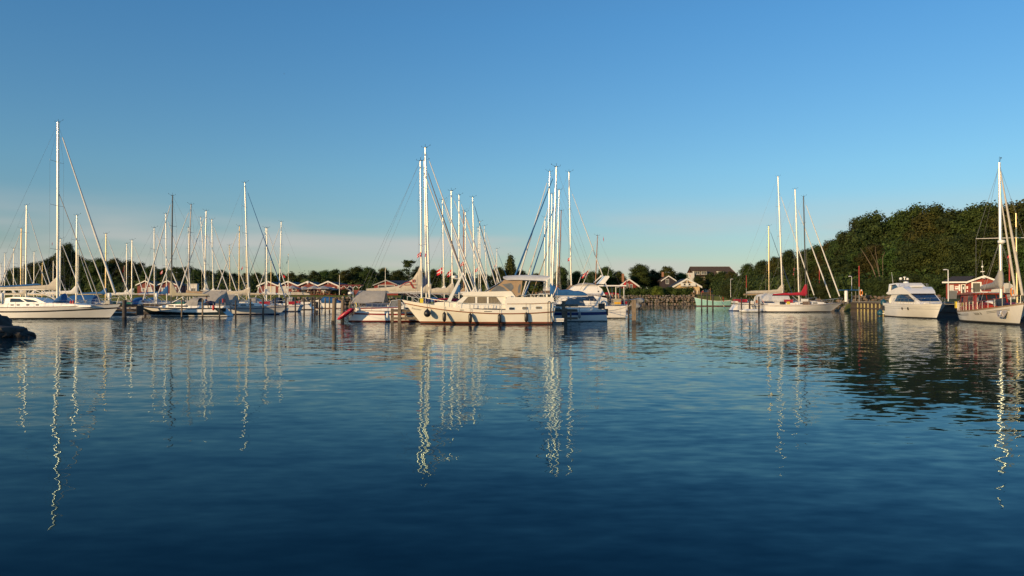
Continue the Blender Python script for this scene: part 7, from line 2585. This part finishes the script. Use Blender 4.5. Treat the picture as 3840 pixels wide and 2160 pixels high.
t = thing('timber_pier', 'weathered timber pier head behind the cream motor yacht', 'pier', (-2.4, 64.75, 0))
for xx in (-7.8, -5.2, -2.6, 0, 2.6, 5.0, 7.0):
    MB().box((xx, 0, .1), (.22, .22, 2.2)).obj('post', 'pier_timber', t, 0)
for px_, py_ in ((1499, 1124), (2113, 1128)):
    MB().box((X(px_, 64.7) + 2.4, -.16, Z(py_, 64.6) / 2 - .6), (.26 if px_ < 2000 else .3, .26, Z(py_, 64.6) + 1.2)).obj('post', 'pier_timber', t, 0)
for xx in (X(1521, 64.6) + 2.4, X(2140, 64.6) + 2.4):
    MB().box((xx, -.15, .6), (.13, .12, .8)).obj('fender_slat', 'pier_timber', t, 0)
xa, xb = X(1468, 64.6) + 2.4, X(2166, 64.6) + 2.4
for z, hh in ((.98, .14), (.36, .2)):
    MB().box(((xa + xb) / 2, -.14, z), (xb - xa, .12, hh)).obj('rail_beam', 'pier_timber', t, 0)
MB().box((xb - .9, -.14, 1.45), (1.9, .12, .2)).obj('rail_beam', 'pier_timber', t, 0)
for i in range(64):
    MB().box((xa + .12 + i * (xb - xa) / 64, .28, 1.10), ((xb - xa) / 64 - .02, .75, .06)).obj('deck_plank', 'pier_timber', t, 0)
for k in range(2):
    MB().box(((xa + xb) / 2, .1 + k * .45, .99), (xb - xa, .12, .16)).obj('joist', 'dark_timber', t, 0)
t = thing('timber_pier', 'long timber walkway running away between the centre boats', 'pier', (-1.7, 65.6, 0), -math.atan2(3.2, 70))
pl = MB().box((0, 0, 0), (1.25, .92, .06)).mesh('deck_plank', 'pier_timber', 0)
for i in range(74):
    link('deck_plank', pl, t, (0, .5 + i * .95, 1.02))
for i in range(15):
    for s in (-.5, .5):
        MB().box((s, 1 + i * 4.8, 0), (.2, .2, 1.95)).obj('post', 'dark_timber', t, 0)
for px_, py_ in ((1890, 1100), (1930, 1104)):
    pass
for (pa, pb, Y_, lb) in ((250, 527, 83.5, 'dark timber jetty behind the bow of the big white yacht'), (545, 640, 93.5, 'dark timber jetty behind the black-green sailing boat'), (1040, 1190, 143, 'dark timber jetty behind the white boats at the restaurant')):
    t = thing('timber_jetty', lb, 'jetty', (X((pa + pb) / 2, Y_), Y_, 0), 0, 'dark timber jetties of the left marina')
    Lx = X(pb, Y_) - X(pa, Y_)
    n = int(Lx / .5)
    pl = MB().box((0, 0, 0), (Lx / n - .03, 1.7, .07)).mesh('deck_plank', 'dark_timber', 0)
    for i in range(n):
        link('deck_plank', pl, t, (-Lx / 2 + (i + .5) * Lx / n, 0, 1.36))
    for z in (1.2, .75, .3):
        MB().box((0, -.78, z), (Lx, .1, .34)).obj('side_board', 'dark_timber', t, 0)
    MB().box((Lx / 2 - .06, 0, .75), (.1, 1.5, 1.1)).obj('end_board', 'dark_timber', t, 0)
    for i in range(max(2, int(Lx / 2.2))):
        MB().tube((-Lx / 2 + .3 + i * 2.2, -.6, -1), (-Lx / 2 + .3 + i * 2.2, -.6, 1.3), .13, n=8).obj('post', 'dark_pile', t, 60)
for px_, Y_, z0, top, lb in ((411, 83.2, 1.4, 1098, 'white round-topped service pillar behind the bow of the big white yacht'), (588, 93.2, 1.4, 1098, 'white round-topped service pillar behind the black-green sailing boat foredeck'), (8, 96, 1.0, 1098, 'white round-topped service pillar at the left edge behind the big white yacht')):
    q = thing('service_pillar', lb, 'service pillar', (X(px_, Y_), Y_, z0), 0, 'white service pillars')
    h_ = Z(top, Y_) - z0
    MB().lathe((0, 0, 0), [(.13, 0), (.13, h_ * .62), (.19, h_ * .64), (.19, h_ * .9), (.15, h_ * .97), (.04, h_)], 12).obj('pillar', 'white_plastic', q, 40)
    MB().box((0, -.13, h_ * .3), (.12, .03, .2)).obj('socket_panel', 'grey_trim', q, 0)
q = thing('service_pillar', 'tall white pillar under a flat blue canopy by the sailing boat bows on the right', 'service pillar', (X(3173, 117), 117, 1.5))
h_ = Z(1090, 117) - 1.5
MB().lathe((0, 0, 0), [(.26, 0), (.26, h_ * .93), (.2, h_)], 12).obj('pillar', 'white_plastic', q, 40)
MB().box((.6, .5, h_ + .1), (2.6, 1.2, .1)).obj('canopy', 'blue_cloth', q, 0)
MB().tube((1.7, .5, 0), (1.7, .5, h_ + .05), .04, n=6).obj('canopy_post', 'grey_metal', q, 60)

GP = 'slim dark piles before the left marina'
PILES = [
    (1251, 1118, 62.3, .175, 'pile_wood', .06, 'thick leaning mooring pile, left one of the pair by the red inflatable', 'thick mooring piles'),
    (1284, 1124, 66.0, .145, 'pile_wood', .03, 'mooring pile standing in front of the red inflatable', 'thick mooring piles'),
    (467, 1125, 72.8, .2, 'dark_pile', 0, 'stout black pile at the bow of the big white yacht', 'thick mooring piles'),
    (682, 1124, 75, .075, 'pile_wood', 0, 'slim pile before the black-green boat, farthest left', GP), (760, 1122, 77.7, .08, 'pile_wood', 0, 'slim pile just left of the man in blue', GP),
    (824, 1122, 80.5, .075, 'dark_pile', 0, 'slim pile at the scooped stern of the black-green boat', GP), (884, 1126, 82, .09, 'dark_pile', 0, 'slim dark pile before the white motor boat stern', GP),
    (939.5, 1120, 84, .1, 'dark_pile', 0, 'slim dark pile below the tallest mast of the left marina', GP), (987, 1118, 84, .1, 'dark_pile', 0, 'slim dark pile left of the twin masts', GP),
    (1032, 1116, 85.5, .09, 'dark_pile', 0, 'slim dark pile at the bow of the scooped-stern white boat', GP), (1072, 1110, 87, .1, 'dark_pile', 0, 'slim dark pile before the middle of the scooped-stern white boat', GP),
    (1107.6, 1115, 88.7, .09, 'dark_pile', 0, 'slim dark pile before the aft part of the scooped-stern white boat', GP), (1140.5, 1118, 91, .09, 'dark_pile', 0, 'slim dark pile at the scooped white stern', GP),
    (1170.4, 1113, 89, .09, 'dark_pile', 0, 'slim dark pile left of the day boat with the tarpaulin', GP), (1180, 1113, 91.2, .11, 'dark_pile', 0, 'slim dark pile at the white end of the tarpaulin day boat', GP),
    (1198.5, 1113, 94, .11, 'dark_pile', 0, 'dark pile crossing the middle of the tarpaulin day boat', GP), (1219.7, 1118, 101, .09, 'pile_wood', 0, 'brown pile before the blue tarpaulin', GP), (1236, 1113, 114, .1, 'pile_wood', 0, 'brown pile at the right end of the blue tarpaulin', GP),
    (2335, 1118, 80, .1, 'dark_pile', 0, 'black pile at the stern of the blue-lined motor cruiser', 'piles by the motor cruiser'), (2356.7, 1123, 65.8, .085, 'dark_pile', 0, 'slim dark pile left of the square wooden pile', 'piles by the motor cruiser'),
    (2563, 1111, 236, .22, 'dark_pile', 0, 'far dark pile before the stone wall, left', 'far piles at the stone wall'), (2596, 1113, 236, .2, 'dark_pile', 0, 'far dark pile before the stone wall, right', 'far piles at the stone wall'),
    (2614, 1110, 200, .18, 'dark_pile', 0, 'dark pile just left of the turquoise boat bow', 'piles around the turquoise boat'), (2631, 1105, 127, .12, 'dark_pile', 0, 'dark pile crossing the bow of the turquoise boat', 'piles around the turquoise boat'),
    (2652, 1104, 127, .12, 'dark_pile', 0, 'dark pile crossing the middle of the turquoise boat', 'piles around the turquoise boat'), (2673, 1104, 126, .13, 'dark_pile', 0, 'dark pile crossing the stern of the turquoise boat', 'piles around the turquoise boat'),
    (2780, 1115, 116, .12, 'dark_pile', 0, 'dark pile left of the white dinghy', 'piles at the right sailing boats'), (2811, 1115, 116, .14, 'dark_pile', 0, 'dark pile behind the white dinghy', 'piles at the right sailing boats'), (2845.5, 1112, 100, .11, 'dark_pile', 0, 'dark pile beside the red and white maple leaf flag', 'piles at the right sailing boats'),
]
for px_, top, Y_, r, m_, ln, lb, g_ in PILES:
    q = thing('mooring_pile', lb, 'mooring pile', (X(px_, Y_), Y_, 0), 0, g_)
    zt_ = Z(top, Y_)
    k = 1.0 if not ln else 1.06
    MB().tube((-ln * .4, 0, -1.5), (ln * 1.4, 0, zt_), r, r * .96, 10).obj('shaft', m_, q, 60)
    MB().lathe((0, 0, -.1), [(r * 1.04, 0), (r * 1.06, .3), (r * 1.0, .34)], 10).obj('weed_ring', 'antifouling', q, 60)
q = thing('mooring_pile', 'square light brown wooden pile right of the motor cruiser', 'mooring pile', (X(2377, 61), 61, 0), 0, 'piles by the motor cruiser')
MB().box((0, 0, Z(1125, 61) / 2 - .7), (.29, .29, Z(1125, 61) + 1.4)).obj('shaft', 'pile_wood', q, 0)
MB().box((0, 0, .1), (.30, .30, .4)).obj('weed_ring', 'dark_pile', q, 0)

# mooring lines
def line(label, a, b, sag=.2, r=.014, m='rope', group='mooring lines'):
    a, b = Vector(a), Vector(b)
    pts = [a.lerp(b, i / 10) - Vector((0, 0, sag * 4 * (i / 10) * (1 - i / 10))) for i in range(11)]
    o = MB().path(pts, r, 5).obj('mooring_line', m, None, 60)
    return tag(o, label, 'rope', group)


line('mooring rope from the square pile to the stern of the blue-lined motor cruiser', P(2376, 1140, 61), P(2270, 1166, 77.6), .15, .025)
line('mooring rope from the leaning pile to the A33 boat stern', P(1256, 1158, 62.3), P(1330, 1163, 66.5), .1, .014)
line('mooring rope from the pile before the red inflatable to its boat', P(1288, 1160, 66), P(1334, 1168, 66.2), .1, .014)
line('mooring rope from the cream sailing boat bow to the thin quay posts', P(3160, 1135, 113), P(3201, 1134, 117), .1, .03)
line('mooring rope from the white cruiser bow to the red-cabin motorsailer', wloc(5.7, .3, 1.5), MS.location + Vector((-sd_.x * 7.9, -sd_.y * 7.9, 1.7)), .1, .025)

# ------------------------------------------------------------------ poles, lamps, lifebuoys
def lamp_post(label, px_, top, Y_, ground, dirx, armL, group='quay lamps', r=.05):
    q = thing('lamp_post', label, 'street lamp', (X(px_, Y_), Y_, ground), 0, group)
    h_ = Z(top, Y_) - ground
    MB().tube((0, 0, -.2), (0, 0, h_), r, r * .7, 8).obj('pole', 'lamp_white', q, 60)
    MB().bag([(0 * dirx, 0, h_, .06, .04), (dirx * armL * .3, 0, h_ + .03, .12, .07), (dirx * armL * .8, 0, h_ + .03, .12, .07), (dirx * armL, 0, h_, .06, .03)], 8).obj('lamp_head', 'lamp_white', q, 40)
    return q


lamp_post('white quay lamp standing left of the red harbour house', 3556, 1012, 96, 1.75, -1, .62, r=.075)
lamp_post('grey quay lamp behind the yellow-posted quay', 3194, 1037, 118, 1.6, -1, .5)
lamp_post('small lamp behind the stern of the longest right sailing boat', 2740, 1047, 172, 2.4, 1, .6)


def red_pole(label, px_, top, Y_, ground, ring=None, flagged=False):
    q = thing('signal_pole', label, 'pole', (X(px_, Y_), Y_, ground), 0, 'red poles along the right shore')
    h_ = Z(top, Y_) - ground
    MB().tube((0, 0, -.2), (0, 0, h_ * .42), .075, n=8).obj('lower_pole', 'grey_metal', q, 60)
    MB().tube((0, 0, h_ * .42), (0, 0, h_), .075, .06, 8).obj('upper_pole', 'sign_red', q, 60)
    if ring:
        z = Z(ring, Y_)
        t = thing('lifebuoy', 'orange lifebuoy hanging on the ' + label.split(',')[0], 'lifebuoy', (X(px_, Y_) + .25, Y_ - .12, z), 0, 'orange lifebuoys')
        rings = []
        for i in range(15):
            a = 2 * PI * i / 14
            rings.append([Vector((math.cos(a) * (.30 + .1 * math.cos(c)) * .62, -.1 * math.sin(c), math.sin(a) * (.30 + .1 * math.cos(c)) * 1.35)) for c in [2 * PI * k / 8 for k in range(8)]])
        MB().loft(rings, cap=False).obj('ring', 'orange_plastic', t, 60)
        MB().box((.0, -.1, -.36), (.18, .06, .2)).box((0, -.1, .36), (.18, .06, .2)).obj('reflective_band', 'white_plastic', t, 0)
    return q


red_pole('tall red pole behind the yellow-posted quay, with orange lifebuoy', 3222, 997, 114.5, 1.5, 1098)
red_pole('red pole behind the right sailing boat bows', 3073, 1010, 137, 1.9, 1098)
red_pole('short red pole behind the beige sail cover of the longest right boat', 2799, 1033, 182, 2.4)
red_pole('red pole at the right edge behind the furled sails', 3786, 950, 88, 1.7, 1095)
flag('small red flag on the red pole at the right edge', (X(3786, 88), 88, Z(950, 88)), 'red', .55, .35, .6, dirx=-1, seed=8)

# white flagpole in front of the restaurant
q = thing('flagpole', 'slim white flagpole in front of the restaurant', 'flagpole', (X(1081, 184.5), 184.5, 2.9))
MB().tube((0, 0, 0), (0, 0, Z(955, 184.5) - 2.9), .07, .04, 8).obj('pole', 'white_spar', q, 60)
MB().ball((0, 0, Z(955, 184.5) - 2.85), .09, 8, 6).obj('finial', 'flag_gold', q, 60)
flag('long dark pennant hanging at the white flagpole', (X(1080, 184.5), 184.4, Z(957, 184.5)), 'blue', 2.6, .5, 1.05, dirx=-1, seed=12, taper=.7)
for px_, top, lb, b_ in ((1273, 1031, 'thin white pole above the restaurant pergola', 1070), (1445, 1003, 'white pole standing before the red house with the wide window', 1092), (546, 1023, 'thin white pole above the ridge of the left red hut', 1054)):
    q = thing('flagpole', lb, 'flagpole', (X(px_, 184), 184, 2.8))
    MB().tube((0, 0, 0), (0, 0, Z(top, 184) - 2.8), .08, .05, 7).obj('pole', 'white_spar', q, 60)

# ------------------------------------------------------------------ flags on the boats
FLG = 'small red flags with white crosses in the rigging'


def dk(label, px_, py_, Y_, s=.55, dirx=-1, droop=.35, seed=1, kind='dk'):
    flag(label, P(px_, py_, Y_), kind, s * 1.15, s * .85, droop, dirx, seed=seed, group=FLG)


dk('white-crossed red flag left of the thick centre mast', 1578, 944, 67.4, .45, -1, .3, 2)
dk('white-crossed red flag between the two tallest centre masts', 1599, 940, 74.5, .5, -1, .7, 3)
flag('white-crossed red flag on a staff left of the slender mast over the motor yacht bow', P(1659, 1001, 92), 'dk', 1.0, .75, .45, -1, staff=P(1661, 1075, 92), seed=4, group=FLG)
flag('white-crossed red flag on a staff right of the slender mast over the motor yacht bow', P(1692, 1009, 94), 'dk', .9, .75, .6, -1, staff=P(1693, 1075, 94), seed=5, group=FLG)
dk('white-crossed red flag beside the dark brown centre mast', 1737, 980, 102, .6, -1, .4, 6)
dk('white-crossed red flag over the motor yacht cabin', 1791, 1002, 115, .6, -1, .45, 7)
flag('long red pennant left of the low white mast', P(1860, 968, 133), 'red', 2.6, .5, .95, -1, seed=9, taper=.6)
dk('small dark blue flag over the motor yacht saloon', 1772, 1015, 120, .6, 1, .9, 10, 'blue')
dk('white-crossed red flag on the silver mast behind the motor cruiser', 2140, 962, 85, .45, -1, .3, 11)
dk('white-crossed red flag right of the tallest right centre mast', 2078, 984, 96, .5, -1, .8, 13)
flag('small red flag flying from the crossed poles of the motor cruiser', P(2208, 1012, 77.5), 'dk', .9, .6, .5, -1, staff=P(2180, 1084, 78), seed=14, group=FLG)
MBx = MB().tube(P(2212, 1010, 77.8), P(2176, 1086, 78), .03, n=5)
tag(MBx.obj('antenna_pole', 'white_spar', None, 60), 'slanting white antenna pole crossing the flagstaff of the motor cruiser', 'pole')
dk('small red pennant at the short brown mast', 2262, 884, 118, .7, 1, .95, 15, 'red')
flag('small red flag before the white roof edge of the chimney house', P(2352, 1050, 78.3), 'red', .8, .6, .6, -1, staff=P(2345, 1085, 78.6), seed=16)
flag('black, red and gold flag hanging at the stern of the A33 boat', P(1312, 1116, 66.2), 'de', 1.15, .75, .85, 1, staff=P(1331, 1158, 66.4), seed=17)
flag('blue flag with yellow cross hanging at the A33 boat stern pole', P(1330, 1118, 69), 'se', .95, .65, .8, 1, seed=18, staff=P(1332, 1160, 69))
flag('blue flag with yellow cross hanging at the longest right sailing boat stern', P(2697, 1107, 121), 'se', 2.1, 1.25, .85, 1, seed=19, staff=P(2714, 1150, 121))
flag('red flag hanging behind the blue flag with yellow cross', P(2710, 1106, 124), 'red', 1.2, .6, .8, 1, seed=20)
flag('red and white flag at the stern of the second right sailing boat', P(2817, 1107, 117), 'dk', 1.3, .8, .85, 1, seed=21, staff=P(2833, 1142, 117))
flag('red and white maple leaf flag at the stern of the cream sailing boat', P(2848, 1107, 112), 'ca', 1.5, .95, .75, 1, seed=22, staff=P(2866, 1140, 112))
flag('red and white pennant in the rigging between the right masts', P(2978, 1002, 117), 'dk', 1.3, .5, 1.0, -1, seed=23)
dk('tiny red flag left of the great white mast', 197, 905, 80, .35, -1, .8, 24, 'red')
flag('red streamer on the slim pole left of the red huts', P(466, 996, 110), 'red', 1.0, .4, 1.0, -1, seed=25, staff=P(466, 1110, 110))
dk('red and white flag on the slim pole, below the streamer', 465, 1042, 110, .45, -1, .6, 26)
dk('white-crossed red flag over the second red hut', 610, 1012, 120, .6, -1, .4, 27)
dk('dark blue and red flag over the first red hut', 570, 1016, 120, .5, -1, .4, 28, 'blue')
dk('tiny orange-red flag right of the twin masts', 1062, 1030, 140, .5, 1, .3, 29, 'red')
dk('tiny red flag at the tallest mast of the left marina', 910, 998, 98, .4, -1, .6, 30, 'red')
flag('red and white flag behind the bow rail of the motor yacht', P(1514, 1108, 69.5), 'dk', .6, .9, 1.05, -1, seed=31)

# ------------------------------------------------------------------ people
q = P(770, 1150, 87.2)
person('man in a blue shirt sitting bent forward on the black-green sailing boat', (q.x, 87.0, 1.32), 0, 'sit', 'shirt_blue', 'trousers', 'hair_dark')
MB().box((-3.55, -1.0, 1.22), (.7, .5, .35))
for i, (px_, sh, hr_, ps, lb) in enumerate(((2600, 'shirt_white', 'hair_grey', 'sit', 'person in white at the left end of the picnic table above the turquoise boat'), (2612, 'shirt_dark', 'hair_dark', 'sit', 'person in dark clothes at the left of the picnic table'),
                                            (2632, 'shirt_red', 'hair_dark', 'sit', 'person in red at the middle of the picnic table'), (2642, 'shirt_red', 'hair_grey', 'sit', 'grey-haired person in red at the middle of the picnic table'),
                                            (2653, 'shirt_dark', 'hair_dark', 'sit', 'person in dark clothes at the right of the picnic table'), (2662, 'shirt_dark', 'hair_dark', 'stand', 'person standing at the right end of the picnic table'))):
    person(lb, (X(px_, 253), 253 + (i % 2) * .6, 3.6 if ps == 'sit' else 3.2), (0, PI)[i % 2], ps, sh, 'trousers', hr_, 'people at the picnic table', 1.1)
q = thing('picnic_terrace', 'small wooden picnic terrace with table above the turquoise fishing boat', 'terrace', (X(2632, 252), 252.4, 3.05))
for k in range(14):
    MB().box((-3.9 + k * .6, 0, .1), (.57, 2.6, .08)).obj('deck_plank', 'pier_timber', q, 0)
MB().box((-.2, .3, .85), (6.5, .5, .06)).obj('table_top', 'teak', q, 0)
for s in (-.35, .95):
    MB().box((-.2, s, .5), (6.5, .25, .05)).obj('bench', 'teak', q, 0)
for k in (-3, 0, 3):
    MB().box((k, .3, .45), (.1, .5, .8)).obj('table_leg', 'teak', q, 0)
for k in (-4, -1.3, 1.3, 4):
    MB().box((k, -1.2, -1.3), (.18, .18, 3.0)).obj('support_post', 'dark_timber', q, 0)

# a gull in the sky
q = thing('seagull', 'tiny gull gliding in the open sky on the left', 'bird', P(1066, 277, 330))
MB().bag([(-.2, 0, 0, .03, .02), (-.05, 0, 0, .06, .06), (.12, 0, .01, .05, .05), (.2, 0, .02, .03, .03)], 8).obj('body', 'gull_grey', q, 60)
for s in (1, -1):
    MB().slab([(.06, s * .04, .02), (-.06, s * .04, .02), (-.1, s * .3, .12), (.02, s * .32, .12)], .012).slab([(.02, s * .32, .12), (-.1, s * .3, .12), (-.16, s * .6, .06)], .01).obj('wing', 'gull_grey', q, 0)
